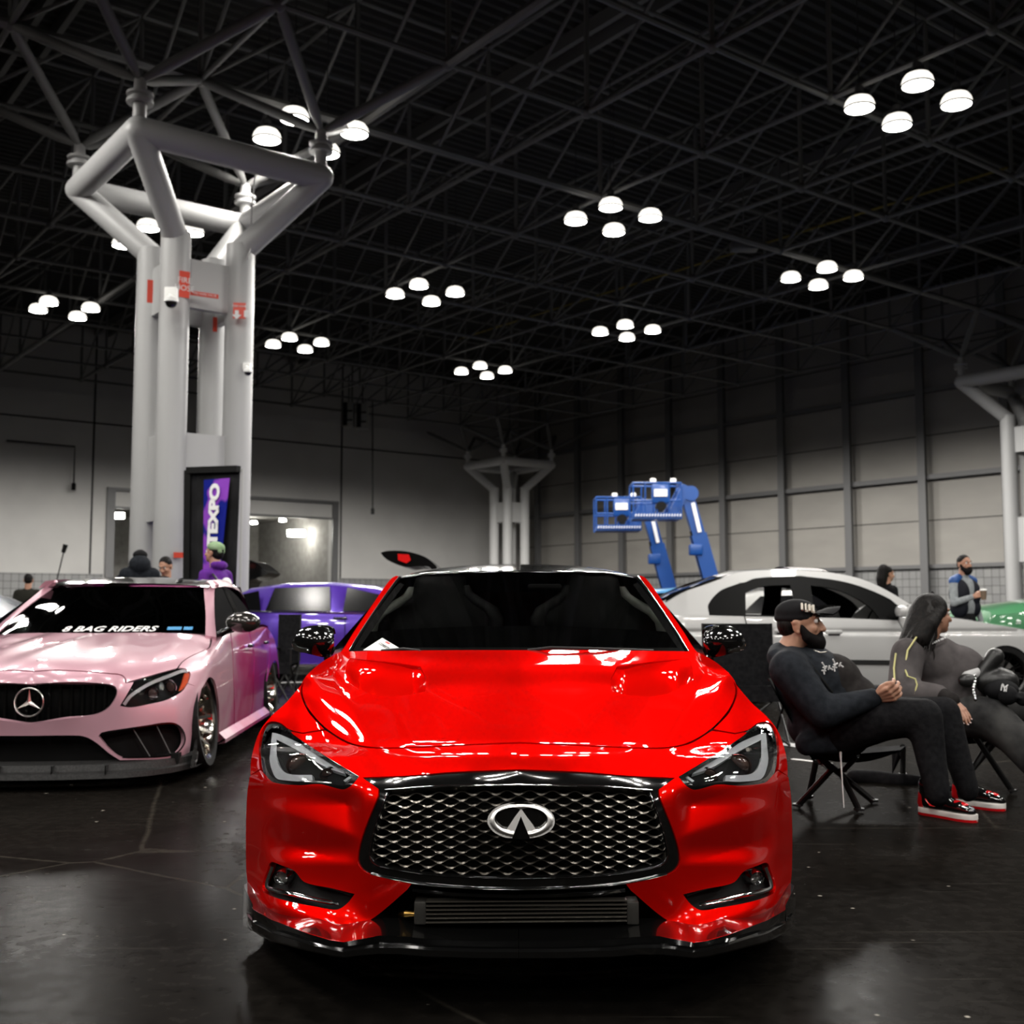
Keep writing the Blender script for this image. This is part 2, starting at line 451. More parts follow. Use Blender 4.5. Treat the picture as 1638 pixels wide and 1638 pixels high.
# roof deck: corrugated sheet, ribs along A
g = G(); zt = 13.15; rows = [[], []]
b = -26.0; k = 0
pts = []
while b < BW + .5:
    pts += [(b, zt), (b + .12, zt), (b + .16, zt - .11), (b + .26, zt - .11)]
    b += .30
V0 = [hm(-34, q, z) for q, z in pts]; V1 = [hm(AW + .3, q, z) for q, z in pts]
g.grid([V0, V1])
struct('ceiling', g, m_deck)
g = G(); hbox(g, -34, AW + .3, -52, -26, 13.1, 13.2)
struct('ceiling_rear', g, m_deck)
# big girders and a duct under the deck
g = G()
for i in (-7.5, -4.5, -1.5, 1.5, 4.5):
    for s in (0, .5): hbox(g, MOD * i + s, MOD * i + s + .12, -26, BW, 12.75, 13.05)
struct('ceiling_joists', g, m_truss)

# ------------------------------------------------------------------ space frame: one thing, each run of chord a part
sf = thing('space_frame', 'dark grey tubular steel space frame spanning the whole hall under the corrugated roof deck', 'roof truss', hp(0, 0, 0))
inv = Minv(sf)
I0, I1, J0, J1 = -9, 5, -7, 9; ZT = ZB + 2.46
def vis(p):
    if p.y < 2.5: return False
    x, y = proj(p); return -150 < x < 1790 and -150 < y < 1200
def keep(i, j): return vis(hp(i, j, ZB))
def run(cells, r, name):
    if not cells: return
    gg = G()
    for a, b in cells: gg.tube([a, b], r, 7, cap=False)
    mk(name, gg, m_truss, sf, 40, inv)
for j in range(J0, J1 + 1):
    run([(hp(i, j, ZB), hp(i + 1, j, ZB)) for i in range(I0, I1) if keep(i, j) or keep(i + 1, j)], .085 if j == 0 else .05, 'bottom_chord')
    run([(hp(i, j, ZT), hp(i + 1, j, ZT)) for i in range(I0, I1) if keep(i, j)], .045, 'top_chord')
for i in range(I0, I1 + 1):
    run([(hp(i, j, ZB), hp(i, j + 1, ZB)) for j in range(J0, J1) if keep(i, j) or keep(i, j + 1)], .09 if i == -3 else .05, 'bottom_chord')
    run([(hp(i, j, ZT), hp(i, j + 1, ZT)) for j in range(J0, J1) if keep(i, j)], .045, 'top_chord')
for j in range(J0, J1 + 1):
    gg = G()
    for i in range(I0, I1 + 1):
        if not keep(i, j): continue
        p = hp(i, j, ZB); gg.ball(p, .11, 6)
        for q in (hp(i, j, ZT), hp(i + 1, j, ZT) if i < I1 else None, hp(i, j - 1, ZT) if j > J0 else None):
            if q is None: continue
            t = q - p; r = .048 if q == hp(i, j, ZT) else .038
            gg.tube([p + t * .02, p + t * .1, p + t * .9, p + t * .98], [.025, r, r, .025], 6, cap=False)
    if gg.v: mk('web_members', gg, m_truss, sf, 40, inv)

# ------------------------------------------------------------------ pipe columns with square capitals
def column(i0, j0, label, big=False, low=0, m_steel=m_steel):
    t = thing('steel_column', label, 'column', hp(i0 + .5, j0 + .5, 0), 0)
    iv = Minv(t); zc = 8.22; r = .30
    cor = [(i0, j0), (i0 + 1, j0), (i0 + 1, j0 + 1), (i0, j0 + 1)]
    C = hp(i0 + .5, j0 + .5, 0)
    sh = .182; zsh = 7.0
    shafts = []
    for k, (a, b) in enumerate(cor):
        c = hp(a, b, zc); n = hp(*cor[(k + 1) % 4], zc)
        mk('capital_beam', G().tube([c, n], .215, 20), m_steel, t, 40, iv)
        s = hp(i0 + .5 + (a - i0 - .5) * 2 * sh, j0 + .5 + (b - j0 - .5) * 2 * sh, 0)
        top = Vector((s.x, s.y, zsh)); shafts.append(s)
        mk('shaft', G().tube([s, Vector((s.x, s.y, zsh + .1))], .237, 24), m_steel, t, 40, iv)
        mk('branch', G().tube([top, c - Vector((0, 0, .02))], .205, 20), m_steel, t, 40, iv)
        gb = G().ball(c, .216, 12); gb.lathe([(.1, .2), (.1, .42), (.2, .42), (.2, .47), (.14, .49), (.14, .52), (.2, .54), (.2, .58), (.1, .62), (.09, .8), (.0001, .84)], 16, Matrix.Translation(c))
        cp = mk('bearing', gb, m_steel, t, 40, iv)
        gs = G(); apex = c + Vector((0, 0, .78))
        for sx, sy in ((.5, .5), (-.5, .5), (.5, -.5), (-.5, -.5)):
            q = hp(a + sx, b + sy, ZB); d = q - apex
            gs.tube([apex, apex + d * .16, apex + d * .9, q], [.04, .085, .085, .05], 10)
        mk('strut', gs, m_truss if not big else mat('strut_grey', (.16, .16, .158), .5), t, 40, iv)
    # tie plates between the shafts
    for k in range(4):
        a, b = shafts[k], shafts[(k + 1) % 4]; d = (b - a).normalized(); 
        for z0, z1 in ((2.45, 3.85), (5.9, 6.7)) if not low else ((1.2, 2.2), (5.3, 6.3)):
            gg = G(); gg.bar(Vector((a.x, a.y, (z0 + z1) / 2)) + d * .2, Vector((b.x, b.y, (z0 + z1) / 2)) - d * .2, .12, z1 - z0)
            mk('tie_plate', gg, m_steel, t, 0, iv)
    return t, shafts
colL, shL = column(-4.5, -.5, 'large light grey four-pipe steel column with square capital, left, behind the pink car', True)
colR, shR = column(4.5, -.5, 'light grey pipe column with square capital cut by the right picture edge', True)
colC, shC = column(4.5, 8.5, 'distant grey pipe column with square capital in the far corner of the hall', True, 1, mat('lit_column_paint', (.85, .85, .84), .5))  # column grey made paler, brightness painted in where little lamp light reaches
# ================================================================== HIGH BAY LAMPS
m_lens = mat('lamp_lens', (1, 1, 1), .5, emit=(1, .955, .88), es=LAMP_GLOW)
m_dome = mat('lamp_dome', (.8, .8, .78), .4, emit=(1, .95, .86), es=SHADE_GLOW)
m_ring = mat('lamp_ring', (.05, .05, .05), .4, .5)
def make_lamp(label, group, loc):
    t = thing('high_bay_lamp', label, 'ceiling lamp', loc, 0, group)
    mk('lens', G().lathe([(.0001, -.03), (.16, -.025), (.29, 0)], 20), m_lens, t, 60)
    prof = [(.315, .012), (.31, .06), (.285, .14), (.235, .21), (.16, .245)]
    mk('dome', G().lathe(prof, 20, caps=False), m_dome, t, 60)
    mk('rim', G().lathe([(.292, -.012), (.322, -.012), (.322, .014), (.292, .014)], 20, caps=False), m_ring, t, 30)
    h = mk('housing', G().lathe([(.16, .245), (.14, .29), (.09, .33), (.09, .45), (.03, .5), (.0001, .5)], 14), m_dkgrey, t, 40)
    mk('hanger', G().tube([(0, 0, .48), (0, 0, 4.1)], .012, 6), m_dkgrey, h, 40)
    ld = bpy.data.lights.new('lamp_light', 'SPOT'); ld.energy = LAMP_W; ld.spot_size = radians(168); ld.spot_blend = .25
    ld.shadow_soft_size = .22; ld.color = (1, .965, .91)
    lo = bpy.data.objects.new('lamp_light', ld); COL.objects.link(lo); lo.parent = t; lo.location = (0, 0, -.3)
    for o in t.children:
        if o.type == 'MESH': o.scale = (.84, .84, .84)
    return t
ZL = 9.62
clusters = [
 ('in the cluster by the large column capital', [(427,224,'left'),(471,192,'rear'),(567,215,'right'),(522,247,'half hidden front')]),
 ('in the big cluster at upper right', [(1375,174,'left'),(1468,137,'rear'),(1530,168,'right'),(1435,202,'front')]),
 ('in the cluster high in the middle', [(921,355,'left'),(977,333,'rear'),(1040,350,'right'),(982,373,'front')]),
 ('in the cluster left of middle', [(632,474,'left'),(670,459,'rear'),(728,471,'right'),(690,486,'front')]),
 ('in the cluster at the far left edge', [(61,498,'left'),(78,486,'rear'),(145,496,'right'),(124,510,'front')]),
 ('in the small cluster just right of the large column', [(437,554,'left'),(463,543,'rear'),(514,551,'right'),(488,562,'front')]),
 ('in the cluster above the panelled right wall', [(1265,448,'left'),(1323,432,'rear'),(1365,446,'right'),(1309,460,'front')]),
 ('in the cluster above the blue boom lifts', [(960,534,'left'),(1000,523,'rear'),(1044,531,'right'),(1003,543,'front')]),
 ('in the farthest cluster above the corner column', [(738,597,'left'),(768,588,'rear'),(808,595,'right'),(779,604,'front')]),
 ('glimpsed between the pipes of the large column', [(197,394,'left'),(237,366,'rear'),(308,374,'right')]),
]
lamp0 = None
for txt, ls in clusters:
    for x, y, nm in ls:
        p = atz(x, y, ZL); lab = '%s glass high bay lamp %s' % (nm, txt)
        if lamp0 is None: lamp0 = make_lamp(lab, 'high bay lamps hung in clusters of four', p)
        else: dup(lamp0, p, label=lab)
# clusters outside the picture that light the near part of the hall (same lattice)
near_light = [o for o in lamp0.children if o.type == 'LIGHT'][0].data.copy(); near_light.energy = LAMP_W * .34
base = atz(980, 353, ZL)
dim_light = near_light.copy(); dim_light.energy = LAMP_W * .3
for o in list(bpy.data.objects):
    if o.get('category') == 'ceiling lamp' and ('capital' in o['label'] or 'pipes' in o['label']):
        for ch in o.children:
            if ch.type == 'LIGHT': ch.data = dim_light
for m in range(-4, 3):
    for n in range(-4, 2):
        c = base + A * (7.35 * m) + B * (7.35 * n)
        if c.y > 20 or c.y < -14 or abs(c.x) > 20 or vis(c): continue
        for dx, dy in ((-.95, .1), (.0, 1.0), (.95, -.05), (.1, -.95)):
            lp = dup(lamp0, c + Vector((dx, dy, 0)), label='lit high bay lamp hanging above the near part of the hall')
            for ch in lp.children:
                if ch.type == 'LIGHT': ch.data = near_light
# corridor fluorescent fitting and small downlights
m_fl = mat('fluorescent', (1, 1, 1), .5, emit=(1, .98, .9), es=45)
def lampbox(px, py, Y, wx, hz, label, d=.25):
    c = at(px, py, Y); t = thing('corridor_light', label, 'light fitting', c)
    mk('tube_cover', G().box((0, 0, 0), (wx, d, hz), bev=.02), m_fl, t, 40)
    mk('fitting_body', G().box((0, .1, hz * .5 + .03), (wx * 1.02, d, .06)), m_dkgrey, t, 0)
lampbox(474, 853, 56.0, .85, .32, 'bright rectangular light fitting on the corridor wall beyond the loading opening')
lampbox(474, 829, 59.5, .7, .1, 'slim bright light strip under the corridor ceiling beyond the opening')
lampbox(452, 832, 57.0, .3, .14, 'small round bright downlight in the corridor ceiling, right one')
lampbox(406, 836, 57.5, .3, .14, 'small round bright downlight in the corridor ceiling, left one')
lampbox(190, 825, 50.5, .45, .25, 'bright light fitting glimpsed left of the large column')
def arealight(name, loc, size, power, col=(1, .96, .9), target=None):
    ld = bpy.data.lights.new(name, 'AREA'); ld.energy = power; ld.size = size; ld.color = col
    o = bpy.data.objects.new(name, ld); COL.objects.link(o); o.location = loc; return o
# ================================================================== SHARED CAR PARTS
def paint(name, c, metal=0.25, rough=.38, coat=1.0): return mat(name, c, rough, metal, coat, coat_rough=.02)
m_red = paint('red_pearl_paint', (.60, .003, .0012), .6, .42); m_red.node_tree.nodes['Principled BSDF'].inputs['Specular Tint'].default_value = (.9, .03, .015, 1); m_red.node_tree.nodes['Principled BSDF'].inputs['Coat IOR'].default_value = 1.33; m_red.node_tree.nodes['Principled BSDF'].inputs['Specular IOR Level'].default_value = 0
m_gblack = mat('gloss_black', (.004, .004, .004), .12, 0, 1.0)
m_blk = mat('black_plastic', (.012, .012, .012), .5)
m_rubber = noise_col(mat('tyre_rubber', (.012, .012, .012), .8, spec=.2), (.006, .006, .006), (.010, .010, .010), 30, bump=.3)
m_chrome = mat('chrome', (.85, .85, .86), .08, 1.0)
m_satin = mat('satin_silver', (.52, .49, .45), .28, 1.0)
m_mesh = mat('mesh_metal', (.42, .385, .34), .32, 1.0)
m_glass = mat('tinted_glass', (.02, .022, .022), .02, 0, 0, trans=1.0, ior=1.45)
m_wglass = mat('windscreen_glass', (.38, .39, .38), .01, 0, 0, trans=1.0, ior=1.3)
m_seat = noise_col(mat('grey_seat_leather', (.06, .065, .06), .5), (.14, .15, .13), (.2, .21, .19), 9)
m_seatd = mat('dark_seat_leather', (.008, .008, .008), .6, spec=.2)
m_dash = mat('dash_black', (.004, .004, .004), .8, spec=.0)
m_paper = mat('white_paper', (.85, .85, .83), .6)
m_ink = mat('black_ink', (.01, .01, .01), .6)
m_redink = mat('red_ink', (.75, .04, .04), .6)
m_drl = mat('light_guide', (.72, .74, .76), .22, 0, .6)
m_rotor = mat('brake_disc', (.35, .34, .33), .35, 1.0)
def wheel(parent, c, axis_sign, R=.335, W=.245, rim=.245, m_rim=None, spokes=10, inv=None, camber=0.0, name='wheel', dish=.03, twin=False):
    """axis along local X; axis_sign = +1 means the outer face looks to +X"""
    s = axis_sign
    M = Matrix.Translation(Vector(c)) @ Matrix.Rotation(camber * s, 4, 'Y') @ Matrix.Rotation(s * pi / 2, 4, 'Y')
    w = W / 2
    tyre = G().lathe([(rim, -w * .9), (R * .93, -w), (R * .985, -w * .82), (R, -w * .6), (R, w * .6), (R * .985, w * .82), (R * .93, w), (rim + .012, w * .96), (rim, w * .85), (rim - .012, w * .8), (rim - .012, -w * .8)], 48, M, caps=False)
    tyre.f += []
    o = mk(name, tyre, m_rubber, parent, 35, inv); 
    rm = m_rim or m_satin
    g = G().lathe([(rim - .004, -w * .8), (rim - .03, -w * .6), (rim - .035, w * .4), (rim - .016, w * .84), (rim + .006, w * .93), (rim + .012, w * .9), (rim - .004, w * .7)], 48, M, caps=False)
    mk('rim', g, rm, o, 40, inv)
    g = G(); zf = w * .55 - dish
    for k in range(spokes):
        for d in ((-.09, .09) if twin else (0,)):
            q = 2 * pi * k / spokes
            a = Vector((.05 * cos(q), .05 * sin(q), zf)); b = Vector(((rim - .025) * cos(q + d), (rim - .025) * sin(q + d), w * .72))
            g.bar(M @ a, M @ b, .022 if not twin else .015, .02, up=(M.to_3x3() @ Vector((0, 0, 1))))
    g.lathe([(.0001, zf + .02), (.035, zf + .018), (.062, zf), (.062, zf - .03)], 20, M)
    mk('spokes', g, rm, o, 40, inv)
    mk('brake_disc', G().lathe([(.16, -.01), (.16, .01), (.05, .01), (.05, -.01)], 32, M @ Matrix.Translation((0, 0, -.01))), m_rotor, o, 30, inv)
    return o

# ================================================================== RED COUPE
CX = 829.5
car = thing('car', 'glossy red two-door coupe facing the camera, black roof, mirrors and front splitter', 'car', ((CX - 819) / FPX * 3.9, 3.9, 0), -atan((CX - 819) / FPX))
cinv = Minv(car)
X0 = car.location.x
# control points: offset from centre line in px, py, world depth
ctrl = [(0,1040,4.42),(0,1058,4.20),(0,1075,4.02),(0,1110,3.74),(0,1146,3.50),(0,1187,3.27),(0,1210,3.17),(0,1231,3.10),(0,1254,3.07),(0,1314,3.045),(0,1370,3.05),(0,1425,3.06),(0,1480,3.07),(0,1500,3.05),
 (75,1040,4.43),(75,1110,3.75),(75,1190,3.285),(75,1233,3.11),(80,1314,3.055),(80,1400,3.06),
 (150,1040,4.45),(150,1075,4.06),(150,1110,3.79),(150,1150,3.56),(150,1195,3.33),(150,1238,3.15),(150,1320,3.09),(150,1410,3.09),(150,1480,3.11),
 (235,1075,4.12),(250,1110,3.88),(235,1150,3.64),(235,1195,3.42),(225,1225,3.29),(235,1250,3.19),(240,1300,3.15),(250,1370,3.15),(255,1420,3.15),(278,1490,3.13),(240,1470,3.15),
 (285,1043,4.50),(330,1085,4.14),(345,1110,4.00),(305,1165,3.64),(330,1130,3.86),
 (300,1205,3.47),(300,1250,3.30),(300,1300,3.25),(300,1360,3.24),(300,1420,3.215),(300,1470,3.17),
 (350,1180,3.66),(350,1225,3.49),(350,1260,3.40),(350,1310,3.365),(350,1360,3.355),(350,1410,3.32),(350,1455,3.26),
 (385,1175,3.86),(390,1215,3.68),(390,1260,3.56),(390,1310,3.51),(390,1360,3.49),(390,1410,3.45),(390,1450,3.37),
 (410,1200,3.84),(412,1250,3.69),(412,1310,3.65),(412,1360,3.63),(412,1410,3.58),(412,1440,3.52),
 (297,1052,4.46),(323,1071,4.32),(346,1094,4.17),(372,1124,4.05),(396,1146,3.98),(380,1150,3.92),(413,1168,3.97),(422,1191,3.95),(428,1217,3.93),
 (435,1270,3.88),(435,1320,3.85),(435,1370,3.84),(435,1408,3.80),(429,1440,3.72)]
P = []; Vv = []
for dx, py, y in ctrl:
    P.append((-dx, py)); Vv.append(y)
    if dx: P.append((dx, py)); Vv.append(y)
tps = TPS(P, Vv, lam=1.5e-2)
def seg_d(px, py, a, b):
    """signed distance to the line a-b"""
    L = math.hypot(b[0] - a[0], b[1] - a[1]); return ((px - a[0]) * (b[1] - a[1]) - (py - a[1]) * (b[0] - a[0])) / L
def sm(x, a, b):
    t = min(1, max(0, (x - a) / (b - a))); return t * t * (3 - 2 * t)
def red_depth(px, py):
    y = tps(px - CX, py); u = abs(px - CX)
    # bonnet crease from beside the vent down to the front edge
    if py < 1215:
        d = seg_d(-u, py, (-291, 1090), (-235, 1192)); s = sqrt(d * d + 9)
        fade = sm(py, 1060, 1100) * (1 - sm(py, 1185, 1212))
        y += fade * (.0016 * min(s, 60))
        # centre spine above the badge
        y -= .012 * math.exp(-(u / 9)**2) * sm(py, 1186, 1200)
    # bumper brow crease under the headlamp and crease towards the grille corner
    if py > 1245:
        d = seg_d(-u, py, (-395, 1292), (-262, 1338)); s = sqrt(d * d + 16)
        f = sm(u, 245, 275) * (1 - sm(u, 385, 415)) * (1 - sm(py, 1350, 1385)) * sm(py, 1250, 1290)
        y += f * .0011 * min(s, 45)
        # raised lip along the lower edge of the bumper
        d = seg_d(-u, py, (-420, 1443), (-280, 1484)); f = sm(u, 230, 290)
        y -= f * .012 * math.exp(-(d / 13)**2)
        # fog lamp recess scoop around the opening
        d = ((u - 340) / 95)**2 + ((py - 1418) / 38)**2
        y += .02 * math.exp(-d * 1.2)
    return y
def rfn(px, py): return at(px, py, red_depth(px, py))
def half(pts): return [(CX - dx, *r) for dx, *r in pts]       # offsets -> left half pixels
def weld_centre(g):
    """no rim along the centre plane, so that the mirrored halves meet smoothly"""
    for i, v in enumerate(g.v):
        if abs(v.x) < 6e-4:
            v.x = 0
    g.f = [f for f in g.f if not all(abs(g.v[i].x) < 1e-6 for i in f)]
    if g.n is not None:
        for i, v in enumerate(g.v):
            if v.x == 0: q = g.n[i]; q = Vector((0, q.y, q.z)); g.n[i] = q.normalized() if q.length > 1e-6 else Vector((0, -1, 0))
def rpanel(outline, holes=(), step=6, th=.014, fn=rfn, **k):
    """left half panel plus its mirror image (about the car's centre plane)"""
    g = panel(fn, outline, holes, step, th, flip=True, **k)
    n = len(g.v)
    g.v = [cinv @ v for v in g.v]; weld_centre(g); g.mirror(); return g
CUR = [car]
def halves(g):
    n, nf = g.mir; a = G(); b = G()
    a.v = g.v[:n]; a.f = g.f[:nf]; b.v = g.v[n:]; b.f = [[i - n for i in f] for f in g.f[nf:]]
    if g.n is not None: a.n = g.n[:n]; b.n = g.n[n:]
    return a, b
def cpart(name, g, m, parent=None, smooth=40):
    """one part, or a left and a right part when the mirrored halves do not touch"""
    mir = getattr(g, 'mir', None)
    if mir and min(abs(v.x) for v in g.v) > 2e-3:
        return tuple(mk(name, h, m, (parent[k] if isinstance(parent, tuple) else parent) or CUR[0], smooth) for k, h in enumerate(halves(g)))
    return mk(name, g, m, (parent[0] if isinstance(parent, tuple) else parent) or CUR[0], smooth)
# traced outlines, (offset from centre, py)
gap = [(0,1187.0,1),(75,1190),(148,1193.5),(192,1195),(236,1194.5),(271,1187),(306,1166),(332,1139),(344,1116),(345.5,1100),(338,1082),(318,1062),(298,1049,1)]
hood_out = curve(half(gap), 6, False)[:-1] + curve(half([(298,1049,1),(284,1043),(200,1041),(100,1040),(0,1040,1)]), 6, False)[:-1] + curve(half([(0,1040,1),(0,1187.0,1)]), 6, False)[:-1]
vent = [(206,1068,1),(160,1066),(147,1074),(146,1096),(149,1108),(176,1112.5),(215,1114),(236,1111),(258,1100),(279,1090),(280,1076),(262,1060),(230,1061)]
vent_c = curve(half([(157,1066,1),(147,1088),(149.5,1106,1),(178,1112),(215,1113.5),(237,1110,1),(262,1098),(279,1087,1),(276,1062),(270,1053,1),(240,1056),(200,1060)]), 4)
cpart('bonnet', rpanel(hood_out, [vent_c], 6, .02), m_red)
# vent insert: floor dips below the bonnet towards its front edge, painted walls
def vfn(px, py):
    u = abs(px - CX); y = red_depth(px, py); p = at(px, py, y)
    t = sm(py, 1052, 1104); wl = min(1, max(0, (u - 146) / 22)) * (1 - min(1, max(0, (u - 253) / 27)))
    d = (.105 * t) * wl + .001
    # push down along z, keeping the ray: solve depth for lowered surface
    return Vector((p.x, p.y, p.z - d))
g = panel(vfn, curve(half([(155,1064,1),(145,1088),(147,1108,1),(178,1114),(215,1115.5),(238,1112,1),(264,1100),(281,1089,1),(278,1062),(270,1051,1),(240,1054),(200,1058)]), 4), [], 4, 0, flip=True)
g.v = [cinv @ v for v in g.v]; g.mirror(); cpart('bonnet_vent', g, m_red)
# headlamp opening
hl = [(397,1158),(404,1164),(410.5,1185),(411.5,1217),(406.5,1238),(393,1251),(352,1256),(317,1254.5),(282,1263),(268,1257),(255,1242,1),(293,1219),(337,1191),(364,1171),(381,1159)]
hl_c = curve(half(hl), 4)
fog = [(396,1379),(402,1392),(410,1416),(406,1428),(371,1441),(323,1450.5),(291,1455),(275,1446),(262,1430,1),(298,1421),(342,1411),(359,1393),(380,1384)]
fog_c = curve(half(fog), 4)
# fender: outboard of the bonnet gap and above the bumper joint
edge_l = [(298,1051.5,1),(310,1060),(324,1071),(346,1094),(372,1124),(396,1146),(413,1168),(422,1191),(427,1217)]
fend = curve(half([(301,1050.5,1),(320,1063),(341,1083),(348.5,1100),(347,1116),(335,1141),(311,1166,1),(346,1172,1),(366,1167),(382,1156),(398,1154.5),(408,1163),(414.5,1185),(415.5,1217),(414,1230,1),(429,1240,1),(428,1217),(422,1191),(413,1168),(396,1146),(372,1124),(346,1094),(324,1071),(310,1059)]), 5)
cpart('front_wing', rpanel(fend, [], 5, .014), m_red)
bump = curve(half([(0,1189.5,1),(75,1192.5),(148,1196),(192,1197.5),(237,1197),(273,1189.5),(308.5,1168.5,1),(345,1174,1),(364,1171),(337,1191),(293,1219),(255,1242,1),(268,1257),(282,1263),(317,1254.5),(352,1256),(393,1251),(406.5,1238),(413,1232,1),(430,1242,1),(434,1270),(436,1320),(436,1370),(434,1408),(428,1430),(424,1444,1),(396,1465),(347,1481),(300,1493),(277,1494),(264,1488),(225,1463),(178,1423,1),(171,1413.5,1),(200,1408),(237,1399),(252,1390),(258,1376),(250,1337),(225,1273,1),(224,1262,1),(250,1243.5,1),(177,1240.5),(103,1234.5),(0,1230.5,1)]), 5)
cpart('front_bumper', rpanel(bump, [fog_c], 5, .03), m_red)
# black grille surround
def dep(off): return lambda px, py: at(px, py, red_depth(px, py) + off)
gr_out = curve(half([(0,1231.5,1),(103,1235.5),(177,1241.5),(249,1245,1),(222,1263,1),(223.5,1273),(249,1338),(257,1376),(251,1389),(237,1397.5),(200,1406.5),(150,1416),(75,1422),(0,1424,1)]), 5)
gr_in = curve(half([(0,1256,1),(127,1259),(206,1264,1),(226,1322),(235,1366),(228,1380),(200,1388.5),(127,1399),(0,1404,1)]), 5)
def frame_fn(px, py):
    u = abs(px - CX)
    # distance inward from the outer frame edge towards the opening gives a rounded, recessed section
    return at(px, py, red_depth(px, py) + .006)
ring_out = [p for p in gr_out]
# split the ring on the centre line: one loop down the outside, back up the inside
oi = curve(half([(0,1231.5,1),(103,1235.5),(177,1241.5),(249,1245,1),(222,1263,1),(223.5,1273),(249,1338),(257,1376),(251,1389),(237,1397.5),(200,1406.5),(150,1416),(75,1422),(0,1424,1),(0,1404,1),(127,1399),(200,1388.5),(228,1380),(235,1366),(226,1322),(206,1264,1),(127,1259),(0,1256,1)]), 5)
cpart('grille_surround', rpanel(oi, [], 4, .05, fn=frame_fn), m_gblack)
def strip(pts, wpx, m, name, off=-.004, th=.006, parent=None, step=3, fnb=None):
    """thin raised moulding following a traced centre line"""
    c = curve(half(pts), step, False); g = G(); n = len(c); R = []
    for i, p in enumerate(c):
        a = np.array(c[max(i - 1, 0)]); b = np.array(c[min(i + 1, n - 1)]); t = (b - a) / (np.linalg.norm(b - a) + 1e-9); nn = np.array([-t[1], t[0]])
        wv = wpx if not callable(wpx) else wpx(i / (n - 1)); row = []
        for s, o in ((-.5, th), (-.5, th * .3), (-.25, 0), (.25, 0), (.5, th * .3), (.5, th)):
            q = np.array(p) + nn * s * wv
            row.append(at(q[0], q[1], (fnb or red_depth)(q[0], q[1]) + off + o))
        R.append(row)
    g.grid(R); g.v = [cinv @ v for v in g.v]; g.mirror()
    return cpart(name, g, m, parent, 50)
strip([(0,1255,1),(127,1257.5),(214,1263.5)], 3.0, m_chrome, 'grille_top_trim', off=-.002)
strip([(0,1405.5,1),(127,1400.5),(201,1390.5),(231,1381),(238,1366),(229,1322),(209,1265)], 2.2, mat('dark_chrome', (.25,.25,.26), .12, 1), 'grille_inner_trim', off=.001)
strip([(0,1423),(75,1421),(150,1415.5),(200,1407),(237,1398)], 2.6, m_chrome, 'grille_lower_trim', off=-.001)
# grille back and mesh waves
bk = [(0,1250,1),(215,1255),(235,1322),(243,1372),(225,1392),(127,1405),(0,1410,1)]
cpart('grille_back', rpanel(curve(half(bk), 8), [], 12, .0, fn=dep(.075)), m_black)
g = G(); zrow = 14
gin = curve([(p[0], p[1]) for p in [(CX - 206,1264,1),(CX - 127,1259),(CX,1256),(CX + 127,1259),(CX + 206,1264,1),(CX + 226,1322),(CX + 235,1366),(CX + 228,1380),(CX + 200,1388.5),(CX + 127,1399),(CX,1404),(CX - 127,1399),(CX - 200,1388.5),(CX - 228,1380),(CX - 235,1366),(CX - 226,1322)]], 4)
lam = 36.3; nrow = 17
mesh_g = [G() for _ in range(nrow)]
for r in range(nrow):
    t = r / (nrow - 1); base = 1268 + 136 * t
    row = []; amp = 3.0
    def flush():
        if len(row) > 3: mesh_g[r].grid(row)
    xs = np.arange(CX - 244, CX + 244.1, 2.0)
    X = xs; cv = .00016 * (xs - CX)**2 * (1 - 2 * t)                      # rows fan slightly
    Yp = base + cv + amp * np.cos(2 * pi * (xs - CX) / lam + pi * r)
    ok = inside(gin, X, Yp)
    for k in range(len(xs)):
        if not ok[k]:
            flush(); row = []; continue
        px, py = xs[k], Yp[k]; d = red_depth(px, py) + .016
        hgt = .5 + 1.0 * (.5 + .5 * math.cos(2 * pi * (xs[k] - CX) / lam + pi * r))    # thicker at the troughs
        row.append([at(px, py + hgt, d + .022), at(px, py + hgt, d), at(px, py - hgt, d + .004), at(px, py - hgt - .8, d + .022)])
    flush()
for gg in mesh_g:
    if gg.v: gg.v = [cinv @ v for v in gg.v]
    cpart('grille_mesh', gg, m_mesh)
# emblem
def ell(cx, cy, a, b, n=40, t0=0, t1=2 * pi): return [(cx + a * cos(t0 + (t1 - t0) * i / n), cy + b * sin(t0 + (t1 - t0) * i / n)) for i in range(n + 1)]
EC = (834, 1313); s = 200 / 1638
def efn(off): return lambda px, py: at(px, py, 3.045 + off + .0000012 * (px - EC[0])**2)
em = thing  # (keep name local)
ebase = G(); 
g = panel(efn(-.012), ell(EC[0], EC[1], 55.5, 29.5)[:-1], [], 6, .02, flip=True); g.v = [cinv @ v for v in g.v]
eo = cpart('emblem', g, m_gblack)
Z3 = lambda x, y: (730 + x / 8.19, 1220 + y / 8.19)
outer = [Z3(730,990)] + [Z3(*p) for p in [(640,980),(560,950),(480,900),(425,830),(405,770),(420,700),(480,620),(580,560),(700,530),(840,522),(990,530),(1110,565),(1210,620),(1270,690),(1290,760),(1275,830),(1220,900),(1130,950),(1050,975)]] + [Z3(965,990)]
inner_r = [Z3(*p) for p in [(845,690)]]
